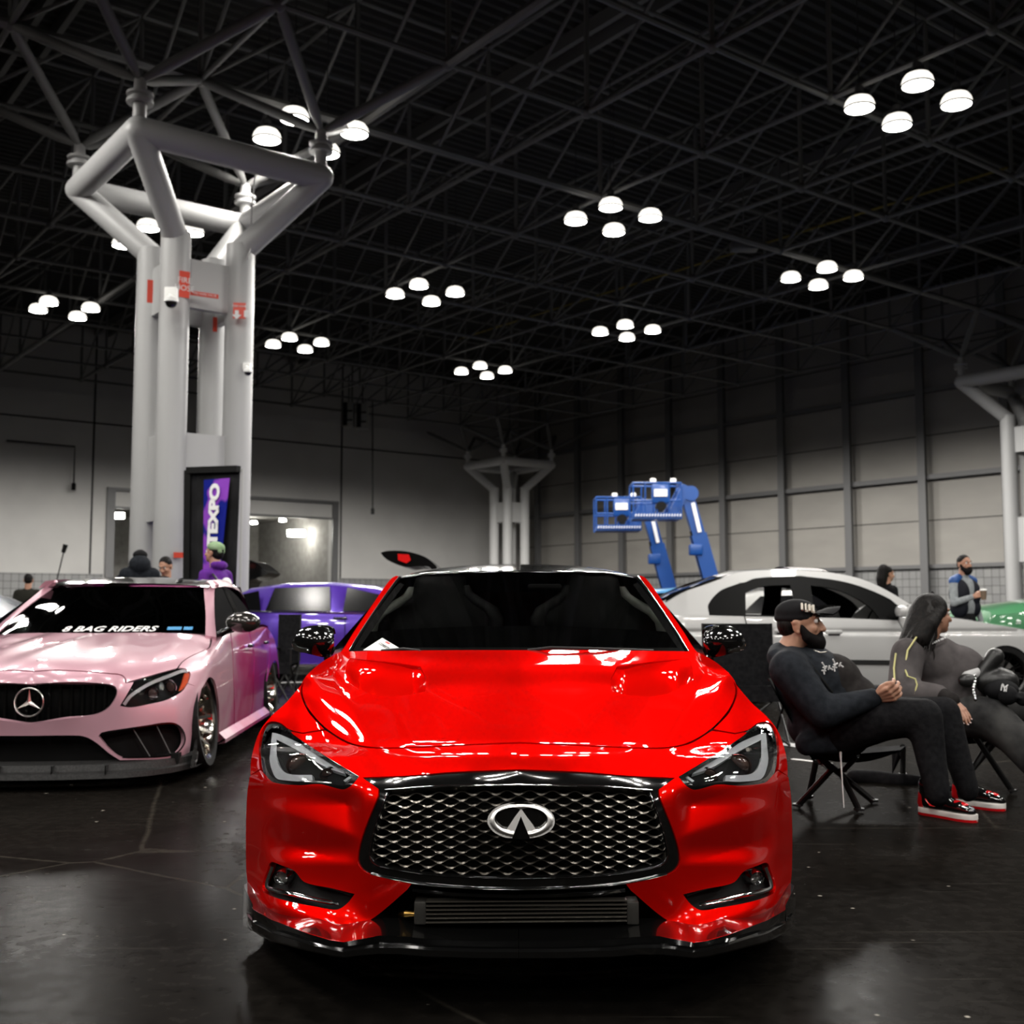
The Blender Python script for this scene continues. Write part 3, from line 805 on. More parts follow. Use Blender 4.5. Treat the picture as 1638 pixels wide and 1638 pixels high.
# right lobe counter and left lobe counter as holes
lobeL = [Z3(*p) for p in [(840,610,),(740,585),(640,600),(550,640),(505,700),(505,760),(545,820),(610,865),(660,870),(700,810),(760,720)]]
lobeR = [Z3(*p) for p in [(855,610),(950,590),(1050,605),(1140,650),(1190,710),(1190,770),(1150,825),(1090,865),(1040,870),(1000,810),(930,720)]]
body = [(*outer[0], 1)] + outer[1:-1] + [(*outer[-1], 1), (*Z3(845,700), 1)]
hl1 = curve([(*lobeL[0], 1)] + lobeL[1:8] + [(*lobeL[8], 1), (*lobeL[9], 1), (*lobeL[10], 1)], 1.5)
hl2 = curve([(*lobeR[0], 1)] + lobeR[1:8] + [(*lobeR[8], 1), (*lobeR[9], 1), (*lobeR[10], 1)], 1.5)
def embf(px, py):
    r = sqrt(((px - EC[0]) / 50)**2 + ((py - EC[1]) / 26)**2)
    return at(px, py, 3.045 - .024 + .15 * min((r - .87)**2, .02) - .00035 * (py - EC[1]))
g = panel(embf, curve(body, 2), [hl1, hl2], 2, .007, flip=True); g.v = [cinv @ v for v in g.v]
cpart('emblem_ring', g, mat('emblem_chrome', (.92, .90, .87), .32, 1), eo)
# headlamps
def hfn(px, py): return at(px, py, red_depth(px, py) + .002)
hb = rpanel(curve(half(hl), 5), [], 7, .0, fn=dep(.075))
hp_ = cpart('headlamp', hb, m_black)
cpart('headlamp_rim', (lambda g: g)(rpanel(hl_c, [curve(half([(397,1166),(402,1172),(405.5,1187),(406,1217),(401,1234),(390,1245),(352,1250),(317,1249),(284,1256),(273,1252),(266,1243,1),(297,1224),(339,1197),(366,1177),(382,1166)]), 4)], 3, .07, fn=hfn)), m_gblack, hp_)
cpart('light_guide', rpanel(curve(half([(393,1173,1),(380,1176),(352,1189),(305,1219),(258,1240,1),(276,1252,1),(279,1250,1),(268,1242,1),(307,1229),(350,1203),(386,1184,1),(386,1212),(379,1230),(366,1239),(329,1241,1),(328,1250,1),(371,1250.5),(386,1245),(393,1233),(397,1212)]), 3), [], 3, .02, fn=dep(.022)), m_drl, hp_)
lens = mat('projector_lens', (.05, .03, .025), .05, 0, 1)
for cu, cy, r, dd in ((349, 1224, 22, .06), (303, 1239, 14, .045)):
    g = G()
    c = at(CX - cu, cy, red_depth(CX - cu, cy) + dd); R = r / FPX * c.y
    g.ball(c, R * .86, 12, (1, .5, .8)); g.v = [cinv @ v for v in g.v]; g.mirror(); cpart('projector', g, lens, hp_)
    g = G().lathe([(R * .86, 0), (R * .98, .01), (R, .0), (R * .9, -.012)], 28, Matrix.Translation(c) @ Matrix.Diagonal((1, 1, .82, 1)) @ Matrix.Rotation(pi / 2, 4, 'X'), caps=False)
    g.v = [cinv @ v for v in g.v]; g.mirror(); cpart('projector_bezel', g, m_chrome, hp_)
cover = mat('clear_lens', (.95, .97, 1), .01, 0, 0, trans=1.0, ior=1.2)
cpart('lens_cover', rpanel(curve(half([(397,1160),(403,1165),(409.5,1185),(410.5,1217),(405.5,1237),(392.5,1249.5),(352,1254.5),(317,1253),(282,1261),(269,1256),(257,1242,1),(294,1220),(338,1192),(365,1172.5),(382,1161)]), 5), [], 6, .0, fn=hfn), cover, hp_)
# fog lamp recess
fb = cpart('fog_lamp_housing', rpanel(fog_c, [], 6, .0, fn=dep(.075)), m_black)
def fogd(px, py): return red_depth(px, py) + .03
strip([(395,1386),(402,1406),(403,1419),(392,1423.5),(360,1430),(320,1440),(288,1446)], lambda t: 7.5 if t < .93 else 6, m_chrome, 'fog_trim', off=.012, th=.02, parent=fb)
strip([(372,1389),(345,1397),(325,1412),(298,1420),(268,1431)], lambda t: 2.2 if t < .3 else 5, m_blk, 'fog_fin', off=.03, th=.02, parent=fb)
g = G(); c = at(CX - 375, 1402, fogd(CX - 375, 1402)); R = 14.5 / FPX * c.y
g.lathe([(R * .8, .02), (R, 0), (R * 1.02, -.01), (R * .86, -.008)], 24, Matrix.Translation(c) @ Matrix.Rotation(-.35, 4, 'Z') @ Matrix.Diagonal((1.05, 1, .88, 1)) @ Matrix.Rotation(pi / 2, 4, 'X'), caps=False)
g.v = [cinv @ v for v in g.v]; g.mirror(); cpart('fog_lamp_bezel', g, m_chrome, fb)
g = G().ball(c + Vector((0, .012, 0)), R * .84, 10, (1, .35, .85)); g.v = [cinv @ v for v in g.v]; g.mirror(); cpart('fog_lamp', g, mat('fog_lens', (.12, .12, .11), .08, .3, 1), fb)
# dark lower intake cavity, bars and intercooler
cav = curve(half([(0,1420,1),(150,1412),(178,1418,1),(225,1458),(270,1495,1),(270,1515,1),(0,1515,1)]), 12)
cpart('lower_intake', rpanel(cav, [], 14, .0, fn=dep(.16)), m_black)
strip([(0,1434),(90,1431),(170,1424)], 9, m_gblack, 'intake_bar', off=.02, th=.05)
ic = G(); y = 3.13
a = at(670, 1457, y); b = at(1014, 1454, y); 
g = G(); 
m_cast = mat('cast_aluminium', (.06, .057, .052), .5, .8)
g.box(at(842, 1456, y + .02), (340 / FPX * y, .03, 34 / FPX * y)); g.v = [cinv @ v for v in g.v]
icp = cpart('intercooler', g, noise_col(mat('cooler_core', (.01, .01, .01), .6, .3), (.006, .006, .006), (.012, .011, .010), 40, stretch=(12, 1, 1)), None, 0)
for x0, x1 in ((664, 683), (1001, 1020)):
    g = G(); p = at((x0 + x1) / 2, 1456, y); g.box(p, ((x1 - x0) / FPX * y, .06, 35 / FPX * y), bev=.004)
    g.v = [cinv @ v for v in g.v]; cpart('end_tank', g, m_cast, icp, 30)
g = G()
for k in range(6):
    g.bar(at(682, 1440.5 + k * 6.6, y - .02), at(1002, 1438.5 + k * 6.4, y - .02), .03, .0035)
g.v = [cinv @ v for v in g.v]; cpart('cooler_tubes', g, mat('alu_tube', (.16, .145, .125), .4, .9), icp, 0)
g = G().tube([at(664, 1462, y), at(650, 1462, y), at(640, 1463, y + .05)], [.006, .009, .006], 8); g.v = [cinv @ v for v in g.v]
cpart('cooler_fitting', g, mat('brass', (.5, .3, .08), .3, 1), icp)
# splitter: stacked cross-sections along its length (offset, py_top, py_bottom, depth)
secs = [(0,1505,1535,2.99,3.10),(65,1505,1534.5,2.99,3.10),(150,1502,1532,2.99,3.1),(188,1498,1528.5,2.985,3.1),(225,1497,1528,2.98,3.1),(252,1502,1530,2.965,3.1),(279,1507,1533,2.955,3.1),(300,1504,1530,2.98,3.12),(335,1494,1522,3.03,3.16),(396,1471,1506,3.26,3.36),(424,1455,1491,3.42,3.5),(435,1438,1480,3.56,3.62),(439,1416,1470,3.72,3.75)]
rows = []
for u, pt, pb, yf, yb in secs:
    px = CX - u; d = yf
    top = at(px, pt, d + .02); bot = at(px, pb, d + .01)
    mid = at(px, pt + (pb - pt) * .42, d + .028); lipt = at(px, pt + (pb - pt) * .60, d - .012); lipb = at(px, pt + (pb - pt) * .93, d - .012)
    back = at(px, pt - 2, yb + .12); 
    x = top.x
    inner = min(x + .30, X0)
    rows.append([Vector((top.x + (.02 if u > 350 else 0), yb + .06, top.z + .004)), at(px, pt - 1, d + .03), top, mid, at(px, pt + (pb - pt) * .56, d + .02), lipt, lipb, bot, Vector((bot.x + (.05 if u > 350 else 0), yb + .25, bot.z))])
def resamp(rows, n=5):
    out = []
    for i in range(len(rows) - 1):
        for k in range(n):
            t = k / n; out.append([a.lerp(b, t) for a, b in zip(rows[i], rows[i + 1])])
    out.append(rows[-1]); return out
g = G().grid(resamp(rows, 3)); g.v = [cinv @ v for v in g.v]; g.mirror(); cpart('front_splitter', g, m_gblack, None, 28)
# black end fins rising beside the bumper corner
g = G(); 
g.grid([[at(CX - 441, 1415, 3.74), at(CX - 441, 1480, 3.74)], [at(CX - 436, 1425, 3.60), at(CX - 437, 1482, 3.60)], [at(CX - 425, 1447, 3.46), at(CX - 427, 1490, 3.46)]])
g.v = [cinv @ v for v in g.v]; g.mirror(); cpart('splitter_end', g, m_gblack, None, 60)
# windscreen, A pillars, roof
A_out = [(297,1052),(282,1041.5),(262,1010),(236,972),(212,937),(196,917.5),(182,909.5)]
def scr_depth(px, py):
    u = abs(px - CX) / 280; t = (1041 - py) / 128
    return 4.47 + .80 * t + .10 * t * t + .16 * u * u * (1 - .2 * t)
def sfn(off=0): return lambda px, py: at(px, py, scr_depth(px, py) + off)
cpart('windscreen', rpanel(curve(half([(0,1043,1),(272,1044,1),(254,1010),(227,970),(203,936),(192,922.5,1),(145,916.5),(70,914),(0,913,1)]), 9), [], 12, .004, fn=sfn(.0)), m_wglass)
cpart('windscreen_band', rpanel(curve(half([(0,1041.5,1),(266,1042,1),(248,1010),(222,972),(198,940),(190,932,1),(183,935,1),(216,980),(243,1020),(254,1036,1),(0,1035.5,1)]), 6), [], 8, .003, fn=sfn(-.004)), m_gblack)
cpart('pillar', rpanel(curve(half([(297,1051,1),(283,1041),(263,1010),(237,972),(213,937),(203,925),(196,921,1),(190,922,1),(192,924),(203,936),(227,970),(254,1010),(274,1045,1)]), 4), [], 5, .03, fn=sfn(-.006)), m_red)
strip([(270,1041),(251,1010),(225,971),(201,937),(189,922)], 4.5, m_gblack, 'pillar_seal', off=-.012, th=.01, fnb=scr_depth)
strip([(0,913.5),(70,914.5),(145,917),(190,923.5)], 2.2, m_gblack, 'roof_seal', off=-.008, th=.01, fnb=scr_depth)
def roof_d(px, py):
    u = abs(px - CX) / 200
    top = 899 + 13 * u**3; t = (914 + 8 * u**2 - py) / 14
    return 5.37 + .55 * max(t, 0)**1.6 + .1 * u * u
rf = []
for k in range(0, 41):
    u = k / 40 * 1.0; x = X0 - u * .565
    row = []
    for q in range(0, 13):
        v = q / 12; yy = 5.37 + .16 * u * u + v * 1.5
        zf = at(CX - u * 190, 913 + 9.5 * u**2, 5.37 + .16 * u * u).z
        zt = zf + .055 * sin(min(v * 2.2, 1) * pi / 2) - .10 * max(v - .5, 0)**2 
        row.append(Vector((X0 - u * (.565), yy, zt - .055 * u**4 * (.4))))
    rf.append(row)
g = G().grid(rf); g.v = [cinv @ v for v in g.v]; g.mirror(); cpart('roof', g, m_gblack, None, 70)
# roof rails (red) and rear body: cabin sides, flanks, rear deck so that the car is whole
def zsil(y): return 1
side = []
prof = [(.905, .16), (.915, .3), (.905, .45), (.915, .60), (.885, .72), (.835, .80), (.80, .84)]
for yy, k, dz in [(4.35,1.0,-.03),(4.6,.985,0),(5.0,.975,.02),(5.5,.98,.03),(6.0,.995,.04),(6.4,1.005,.05),(6.9,1.0,.05),(7.3,.96,.04),(7.6,.86,.02),(7.7,.7,0)]:
    side.append([Vector((-x * k + X0, yy, z + dz * (z > .5))) for x, z in prof])
g = G().grid(side); g.v = [cinv @ v for v in g.v]; g.mirror(); cpart('body_side', g, m_red, None, 60)
g = G(); g.grid([[Vector((X0 - .80, yy, .86)), Vector((X0 - .585, y2, 1.205)), ] for yy, y2 in ((4.75,5.45),(5.4,5.7),(6.2,6.3),(6.9,6.7))]); g.v = [cinv @ v for v in g.v]; g.mirror()
cpart('side_window', g, mat('dark_side_glass', (.006, .006, .007), .12, spec=.3), None, 60)
g = G(); g.grid([[Vector((X0 - u * .8, 6.7, 1.2 - .35 * u * u * .3)), Vector((X0 - u * .8, 7.2, .93)), Vector((X0 - u * .78, 7.62, .90)), Vector((X0 - u * .76, 7.7, .6)), Vector((X0 - u * .7, 7.66, .2))] for u in (-1, -.6, 0, .6, 1)]); g.v = [cinv @ v for v in g.v]
cpart('boot', g, m_red, None, 50)
g = G().box((0, 1.9, .17), (1.7, 3.2, .08)); cpart('floor_pan', g, m_black, None, 0)
g = G().box((X0 * 0, .62, .52), (1.5, .5, .5)); cpart('engine_bay', g, m_black, None, 0)
# mirrors
mir = [(362.5,1033),(356,1015),(343.5,1003.5),(322,1000),(304,1001.5),(297,1007),(295,1030),(299,1046),(306,1052,),(330,1047.5),(352,1041)]
mo = curve(half(mir), 4)
def mirror_fn(side):
    cu, cy = 328, 1026
    def f(px, py):
        u = (px - (CX - cu)) / 34; v = (py - cy) / 26; r2 = min(1, u * u + v * v)
        return at(px, py, 4.62 - .10 * sqrt(max(0, 1 - r2 * .93)))
    return f
g = panel(mirror_fn(0), mo, [], 4, .05, flip=True); g.v = [cinv @ v for v in g.v]; g.mirror()
mm = cpart('door_mirror', g, m_gblack)
g = G().tube([at(CX - 306, 1050, 4.58), at(CX - 300, 1062, 4.58), at(CX - 290, 1066, 4.62)], [.03, .026, .03], 12, flat=.6); g.v = [cinv @ v for v in g.v]; g.mirror(); cpart('mirror_stalk', g, m_gblack, mm)
def mdep(px, py): 
    return mirror_fn(0)(px, py).y
strip([(361.5,1029),(357,1037),(346,1040.5),(334,1042)], lambda t: 3 + 4.5 * sin(pi * t), m_chrome, 'mirror_indicator', off=-.01, th=.012, parent=mm, fnb=mdep, step=2)
# interior: dash, two seats, card
g = G(); g.grid([[Vector((x * 1.0, yy, z)) for x in np.linspace(-.66, .66, 9)] for yy, z in ((.60, .845), (.85, .86), (1.1, .85), (1.25, .80), (1.3, .6))]); cpart('dashboard', g, m_dash, None, 50)
def seat(dx):
    cxw = X0 + dx; y0 = 5.35
    rows = []
    for z, wd, dd, yo in ((.45,.25,.10,0),(.62,.26,.11,.02),(.76,.27,.11,.05),(.86,.255,.10,.08),(.93,.20,.09,.11),(.99,.135,.08,.13),(1.06,.125,.08,.15),(1.12,.12,.07,.17),(1.15,.08,.05,.18)):
        rows.append([Vector((cxw + wd * cos(q), y0 + yo + dd * sin(q) * (1 if abs(cos(q)) < .7 else 1), z)) for q in np.linspace(0, 2 * pi, 20, endpoint=False)])
    g = G().grid(rows, True); g.v = [cinv @ v for v in g.v]; so = cpart('seat', g, m_seatd, None, 60)
    for sg in (-1, 1):
        g = G().tube([Vector((cxw + sg * .13, y0 + .02, 1.10)), Vector((cxw + sg * .14, y0 - .01, 1.03)), Vector((cxw + sg * .19, y0 - .05, .965)), Vector((cxw + sg * .25, y0 - .11, .915)), Vector((cxw + sg * .275, y0 - .15, .85)), Vector((cxw + sg * .27, y0 - .17, .6))], [.015, .03, .04, .042, .04, .035], 12, flat=.8)
        g.v = [cinv @ v for v in g.v]; cpart('seat_bolster', g, m_seat if sg * dx > 0 else m_seatd, so)
    g = G().box(Vector((cxw, y0 - .25, .48)), (.5, .55, .2), bev=.05); g.v = [cinv @ v for v in g.v]; cpart('seat_cushion', g, m_seatd, so)
seat(-.365); seat(.365)
g = G().box((0, 2.9, .75), (1.3, .5, .5), bev=.1); cpart('rear_seat', g, m_black, None, 40)
g = G().box((.12, 1.28, 1.15), (.16, .03, .045), bev=.02); cpart('interior_mirror', g, m_dash, None, 40)
g = G()
g.tube([at(844, 1040.5, 4.42), at(880, 1036, 4.40), at(960, 1038, 4.42), at(1045, 1041, 4.5)], .006, 6)
g.v = [cinv @ v for v in g.v]; cpart('wiper', g, m_blk, None, 40); g = G()
g.tube([at(610, 1041, 4.5), at(645, 1038, 4.47), at(672, 1041, 4.44)], .006, 6)
g.v = [cinv @ v for v in g.v]; cpart('wiper', g, m_blk, None, 40)
for dx in (-1, 1):
    for yy in (.16, 2.99):
        wheel(car, (dx * .748, yy, .315), dx, .318, .23, .25, m_satin, 9)
# card on the dashboard (its own thing)
cdt_ = thing('show_card', 'white paper card under the wiper on the red car windscreen, lower left', 'card', at(612, 1038, 4.72)); iv = Minv(cdt_)
c4 = [at(px, py, scr_depth(px, py) - .035) for px, py in ((581, 1040.5), (611.5, 1021), (638.5, 1037), (624, 1041.5))]
nrm = (c4[1] - c4[0]).cross(c4[3] - c4[0]).normalized()
if nrm.y > 0: nrm = -nrm
mk('card_sheet', G().prism([tuple(p) for p in c4], tuple(nrm * .002)), m_paper, cdt_, 0, iv)
ex = (c4[2] - c4[1]).normalized(); ey = nrm.cross(ex)
M = Matrix((( ex.x, ey.x, nrm.x, 0), (ex.y, ey.y, nrm.y, 0), (ex.z, ey.z, nrm.z, 0), (0, 0, 0, 1)))
mk('card_text', text_g('COMPETE', .019, Matrix.Translation(sum(c4, Vector()) / 4 + nrm * .006 + ex * .004) @ M, .0004), m_ink, cdt_, 0, iv)
gg = G(); 
for k in range(2): p = c4[1].lerp(c4[2], .35) + (c4[3] - c4[2]).normalized() * (.007 + .005 * k) + nrm * .004; gg.bar(p, p + ex * .035, .0025, .001, nrm)
mk('card_stripe', gg, m_redink, cdt_, 0, iv)
# ================================================================== PINK SALOON
def LM(t): return Matrix.Translation(t.location) @ t.rotation_euler.to_matrix().to_4x4()
def img_surf(t, loc_pts, mirror_below=0.0, lam=5e-3):
    """smooth depth over the picture through known points of the body (local x, y, z)"""
    M = LM(t); P = []; V = []
    for x, y, z in loc_pts:
        for sx in ((1, -1) if 0 < x < mirror_below else (1,)):
            w_ = M @ Vector((sx * x, y, z)); P.append(proj(w_)); V.append(w_.y)
    T = TPS(P, V, lam)
    return lambda px, py: T(px, py)
pk = thing('car', 'pale pink saloon with magenta splashed flank and black grille with round star, left', 'car', (-2.858, 7.426, 0), .0635)
pinv = Minv(pk); PM = LM(pk)
m_pink = paint('pink_wrap', (.80, .42, .50), .15, .33)
def pink_nodes(m):
    nt = m.node_tree; N = nt.nodes; L = nt.links; b = N['Principled BSDF']
    tc = N.new('ShaderNodeTexCoord'); sp = N.new('ShaderNodeSeparateXYZ'); L.new(tc.outputs['Object'], sp.inputs[0])
    n = N.new('ShaderNodeTexNoise'); n.inputs['Scale'].default_value = 1.6; n.inputs['Detail'].default_value = 5; n.inputs['Distortion'].default_value = 1.5
    L.new(tc.outputs['Object'], n.inputs['Vector'])
    a = N.new('ShaderNodeMath'); a.operation = 'MULTIPLY_ADD'; a.inputs[1].default_value = .50; a.inputs[2].default_value = -.62; L.new(sp.outputs['Y'], a.inputs[0])
    zz = N.new('ShaderNodeMapRange'); zz.inputs['From Min'].default_value = .84; zz.inputs['From Max'].default_value = .96; zz.inputs['To Min'].default_value = 0; zz.inputs['To Max'].default_value = 2.2; L.new(sp.outputs['Z'], zz.inputs[0])
    za = N.new('ShaderNodeMath'); za.operation = 'SUBTRACT'; L.new(a.outputs[0], za.inputs[0]); L.new(zz.outputs[0], za.inputs[1]); a = za
    c = N.new('ShaderNodeMath'); c.operation = 'ADD'; L.new(a.outputs[0], c.inputs[0]); L.new(n.outputs[0], c.inputs[1])
    r = N.new('ShaderNodeValToRGB'); e = r.color_ramp.elements
    e[0].position = .12; e[0].color = (.62, .35, .42, 1); e[1].position = .95; e[1].color = (.35, .012, .22, 1)
    k = e.new(.35); k.color = (.56, .12, .27, 1); k = e.new(.62); k.color = (.50, .008, .14, 1)
    L.new(c.outputs[0], r.inputs[0]); L.new(r.outputs[0], b.inputs['Base Color'])
pink_nodes(m_pink)
pc = []
for x, rows in ((0, [(-.80,.628),(-.76,.69),(-.6,.755),(-.3,.81),(0,.85),(.42,.885),(-.815,.5),(-.80,.39),(-.78,.30),(-.765,.2),(-.76,.1)]),
                (.35, [(-.77,.628),(-.725,.69),(-.55,.75),(-.25,.80),(.05,.84),(.43,.88),(-.785,.5),(-.775,.39),(-.76,.3),(-.75,.15)]),
                (.6, [(-.60,.62),(-.53,.69),(-.38,.74),(-.1,.79),(.15,.83),(.48,.87),(-.68,.5),(-.69,.38),(-.69,.25),(-.68,.12)]),
                (.74, [(-.38,.62),(-.30,.69),(-.15,.74),(.1,.785),(.45,.825),(-.52,.5),(-.56,.38),(-.56,.25),(-.55,.12)]),
                (.82, [(-.20,.62),(-.05,.70),(.2,.76),(.5,.80),(-.34,.48),(-.38,.36),(-.39,.22),(-.38,.12)])):
    pc += [(x, y, z) for y, z in rows]
for y in (0., .3, .6, 1.0, 1.5, 2.0, 2.5, 2.84, 3.15):
    k = 1 - .02 * max(0, y - 2.6)
    pc += [(.87 * k, y, .60), (.86 * k, y, .70), (.875 * k, y, .50)]
    if y > .25: pc += [(.865 * k, y, .35), (.845 * k, y, .15)]
    if y > .55: pc += [(.83 * k, y, .83)]
pc += [(.84, 3.5, .5), (.80, 3.5, .8), (.82, 3.5, .25), (.82, 3.3, .86)]
psf = img_surf(pk, pc, .65, 2.5e-2)
def pfn(px, py): return at(px, py, psf(px, py))
def poff(o): return lambda px, py: at(px, py, psf(px, py) + o)
def pw(x, y, z): return proj(PM @ Vector((x, y, z)))
def to_half(g, inv, tol=.014):
    g.v = [inv @ v for v in g.v]
    for i, v in enumerate(g.v):
        if abs(v.x) < tol: v.x = 0
    g.f = [f for f in g.f if not all(g.v[i].x == 0 for i in f)]
    if g.n is not None:
        R = inv.to_3x3(); g.n = [R @ q for q in g.n]
        for i, v in enumerate(g.v):
            if v.x == 0: q = g.n[i]; q = Vector((0, q.y, q.z)); g.n[i] = q.normalized() if q.length > 1e-6 else Vector((0, -1, 0))
    g.mirror(); return g
def ppanel(outline, holes=(), step=5, th=.015, fn=pfn): return to_half(panel(fn, outline, list(holes), step, th, flip=True), pinv)
def pp(name, g, m, parent=None, smooth=40):
    CUR[0] = pk; return cpart(name, g, m, parent, smooth)
cen_hood = [pw(0, y, z) for y, z in ((.42,.885),(.2,.868),(0,.85),(-.3,.81),(-.6,.755),(-.7,.722),(-.755,.692))]
cen_nose = [pw(0, y, z) for y, z in ((-.765,.686),(-.785,.655),(-.80,.625))]
def path(*segs):
    out = []
    for sgm in segs:
        c = curve(sgm, 4, False)
        if out and (abs(out[-1][0] - c[0][0]) + abs(out[-1][1] - c[0][1])) < .7: c = c[1:]
        out += c
    if abs(out[0][0] - out[-1][0]) + abs(out[0][1] - out[-1][1]) < .7: out = out[:-1]
    return out
hc = cen_hood
hgap = [hc[-1], (88,1071),(117,1072),(146.5,1073.7),(176,1076.6),(193,1078.4),(200,1083),(203,1091)]
hoodp = path(hc, hgap, [(203,1091),(240,1080.5),(283,1068.5)], [(283,1068.5),(291,1058.5),(304.5,1049.5),(326.5,1039.5),(334,1035),(337,1015)], [(337,1015),(300,1013.5),(240,1012), hc[0]])
pp('bonnet', ppanel(hoodp, [], 5, .02), m_pink)
gril = [(58.6,1090.2),(117,1091.5),(172,1094.5),(184,1098.6),(187.5,1106),(183,1119),(168.5,1135),(146.5,1144),(102.6,1149)]
cg_top = pw(0, -.80, .62); cg_bot = pw(0, -.80, .386)
intake_top = pw(0, -.775, .305)
bp_out = path([cen_nose[0], (88,1073),(117,1074),(146.5,1075.7),(176,1078.6),(192,1080.4),(198,1084.5),(200.5,1093)], [(200.5,1093),(214,1091)],
   [(214,1091),(203.4,1110),(191.7,1129.4)], [(191.7,1129.4),(209,1131.6),(238.6,1126.4),(268,1119),(291.4,1106),(300,1094)], [(300,1094),(323,1100)],
   [(323,1100),(316,1128),(309,1157),(304.5,1194),(303,1203)], [(303,1203),(294,1210),(268,1213.6),(240,1215),(192,1216)], [(192,1216),(176,1206),(154,1188),(139,1179.5),(124.5,1176.6), (intake_top[0], 1177.0)],
   [(intake_top[0], 1177.0), cg_bot], [cg_bot, (102.6,1150),(146.5,1145),(168.5,1136),(183,1120),(187.8,1106),(184,1098),(172,1094),(117,1090.8), cg_top], [cg_top, cen_nose[1], cen_nose[0]])
vent = curve([(157.5,1177.7,1),(163,1171.6),(205,1164.5),(238.6,1159.5),(262,1155.8),(279.6,1156.5),(291.4,1164.5),(297,1179),(295.7,1191),(285.5,1204),(268,1210.4),(224,1212.6),(196,1212),(176,1199)], 4)
pp('front_bumper', ppanel(bp_out, [vent], 4, .03), m_pink)
# front wing, doors, rear quarter
arch = [(323,1101),(327,1095),(335,1083),(342.6,1088),(348.5,1113),(350.7,1142.6),(349.5,1187)]
wing = path([(301,1093),(304.8,1077),(298,1070),(286,1067.5)], [(286,1067.5),(293,1058.5),(306,1050),(328,1040),(336,1035.5),(340,1020)], [(340,1020),(352,1017.5),(368,1013)], [(368,1013),(371,1040),(373,1080),(374,1120),(374,1172)], [(374,1172),(349.5,1187)], arch[::-1], [(323,1101),(301,1093)])
pp('front_wing', ppanel(wing, [], 4, .015), m_pink)
def vgap(y, z0, z1, x=.872): return [pw(x - (.02 if z < .2 else 0) - max(0, z - .7) * .25, y, z) for z in np.linspace(z0, z1, 5)]
d1a = [(370,1012.5),(372.5,1040),(374.5,1080),(375.5,1120),(375.5,1171)]; d1b = vgap(1.72, .14, .86); d2b = vgap(2.42, .16, .86)
pp('front_door', ppanel(path([d1a[0], (392,1006), d1b[-1]], d1b[::-1], [d1b[0], d1a[-1]], d1a[::-1]), [], 4, .015), m_pink)
d1c = [(p[0] + .9, p[1]) for p in d1b]
pp('rear_door', ppanel(path([d1c[-1], (418,1003), (424,1003)], [(424,1003), (431,1030), (430,1060), (423,1085), d2b[0]] , [d2b[0], d1c[0]], d1c), [], 4, .015), m_pink)
pp('rear_wing', ppanel(path([(425,1003),(432,1010),(440,1027),(445,1058),(447,1085)], [(447,1085),(444,1062),(440,1056),(435,1062),(431,1075),(427,1090)], [(427,1090),(431,1060),(432,1030),(425,1003)]), [], 3, .01), m_pink)
# grille with vertical slats
pp('grille_back', ppanel(path([cg_top, (117,1089),(176,1092),(190,1106),(185,1121),(168,1138),(146,1147),(102,1152), cg_bot], [cg_bot, cg_top]), [], 10, 0, fn=poff(.10)), m_black)
gl = curve([(p[0], p[1]) for p in [(cg_top[0] - 2,1090)] + gril + [(cg_bot[0] - 2,1153)]], 4)
for k in range(0, 9):
    x = .032 + .063 * k
    for sx in (1, -1):
        g = G(); ys = [z for z in np.linspace(.39, .622, 24)]
        pts = []
        for z in ys:
            q = pw(x, -.79, z)
            if inside([(a, b) for a, b in gl], np.array([q[0]]), np.array([q[1]]))[0]: pts.append(Vector((sx * x, -.745 + .10 * x * x, z)))
        if len(pts) > 2: pp('grille_slat', g.bar(pts[0], pts[-1], .012, .045, up=(0, 1, 0)), m_gblack, None, 30)
M = Matrix.Translation((.0, -.815, .515)) @ Matrix.Rotation(pi / 2, 4, 'X')
R = .086
g = G().lathe([(R * .88, 0), (R * .9, .01), (R * .95, .015), (R, .01), (R, 0)], 40, M, caps=False)
st = pp('star_emblem', g, mat('emblem_chrome', (0,0,0)))
g = G()
for k in range(3):
    q = pi / 2 + 2 * pi * k / 3; tip = (R * .93 * cos(q), R * .93 * sin(q)); a = (R * .16 * cos(q + pi / 3), R * .16 * sin(q + pi / 3)); b = (R * .16 * cos(q - pi / 3), R * .16 * sin(q - pi / 3))
    vs = [Vector((0, 0, .02)), Vector((*tip, .008)), Vector((*a, .006)), Vector((*b, .006))]
    g.add([M @ v for v in vs], [(0, 1, 2), (0, 3, 1), (2, 1, 3)])
pp('emblem_star', g, mat('emblem_chrome', (0,0,0)), st, 0)
pp('lower_intake', ppanel(path([intake_top, (130,1175),(158,1186),(196,1217)], [(196,1217), pw(0, -.7, .1)], [pw(0, -.7, .1), intake_top]), [], 10, 0, fn=poff(.12)), m_black)
vb = pp('side_vent', ppanel(vent, [], 8, 0, fn=poff(.08)), m_black)
def pstrip(pts, wpx, m, name, off=-.003, parent=None, fn=psf, step=4):
    c = curve(pts, step, False); n = len(c); Rr = []
    for i, p in enumerate(c):
        a = np.array(c[max(i - 1, 0)][:2]); b = np.array(c[min(i + 1, n - 1)][:2]); t = (b - a) / (np.linalg.norm(b - a) + 1e-9); nn = np.array([-t[1], t[0]])
        wv = wpx(i / (n - 1)) if callable(wpx) else wpx
        Rr.append([at(*(np.array(p[:2]) + nn * s_ * wv), fn(*(np.array(p[:2]) + nn * s_ * wv)) + off + o) for s_, o in ((-.5, .02), (-.45, 0), (.45, 0), (.5, .02))])
    g = G().grid(Rr); g.v = [pinv @ v for v in g.v]; g.mirror(); return pp(name, g, m, parent, 40)
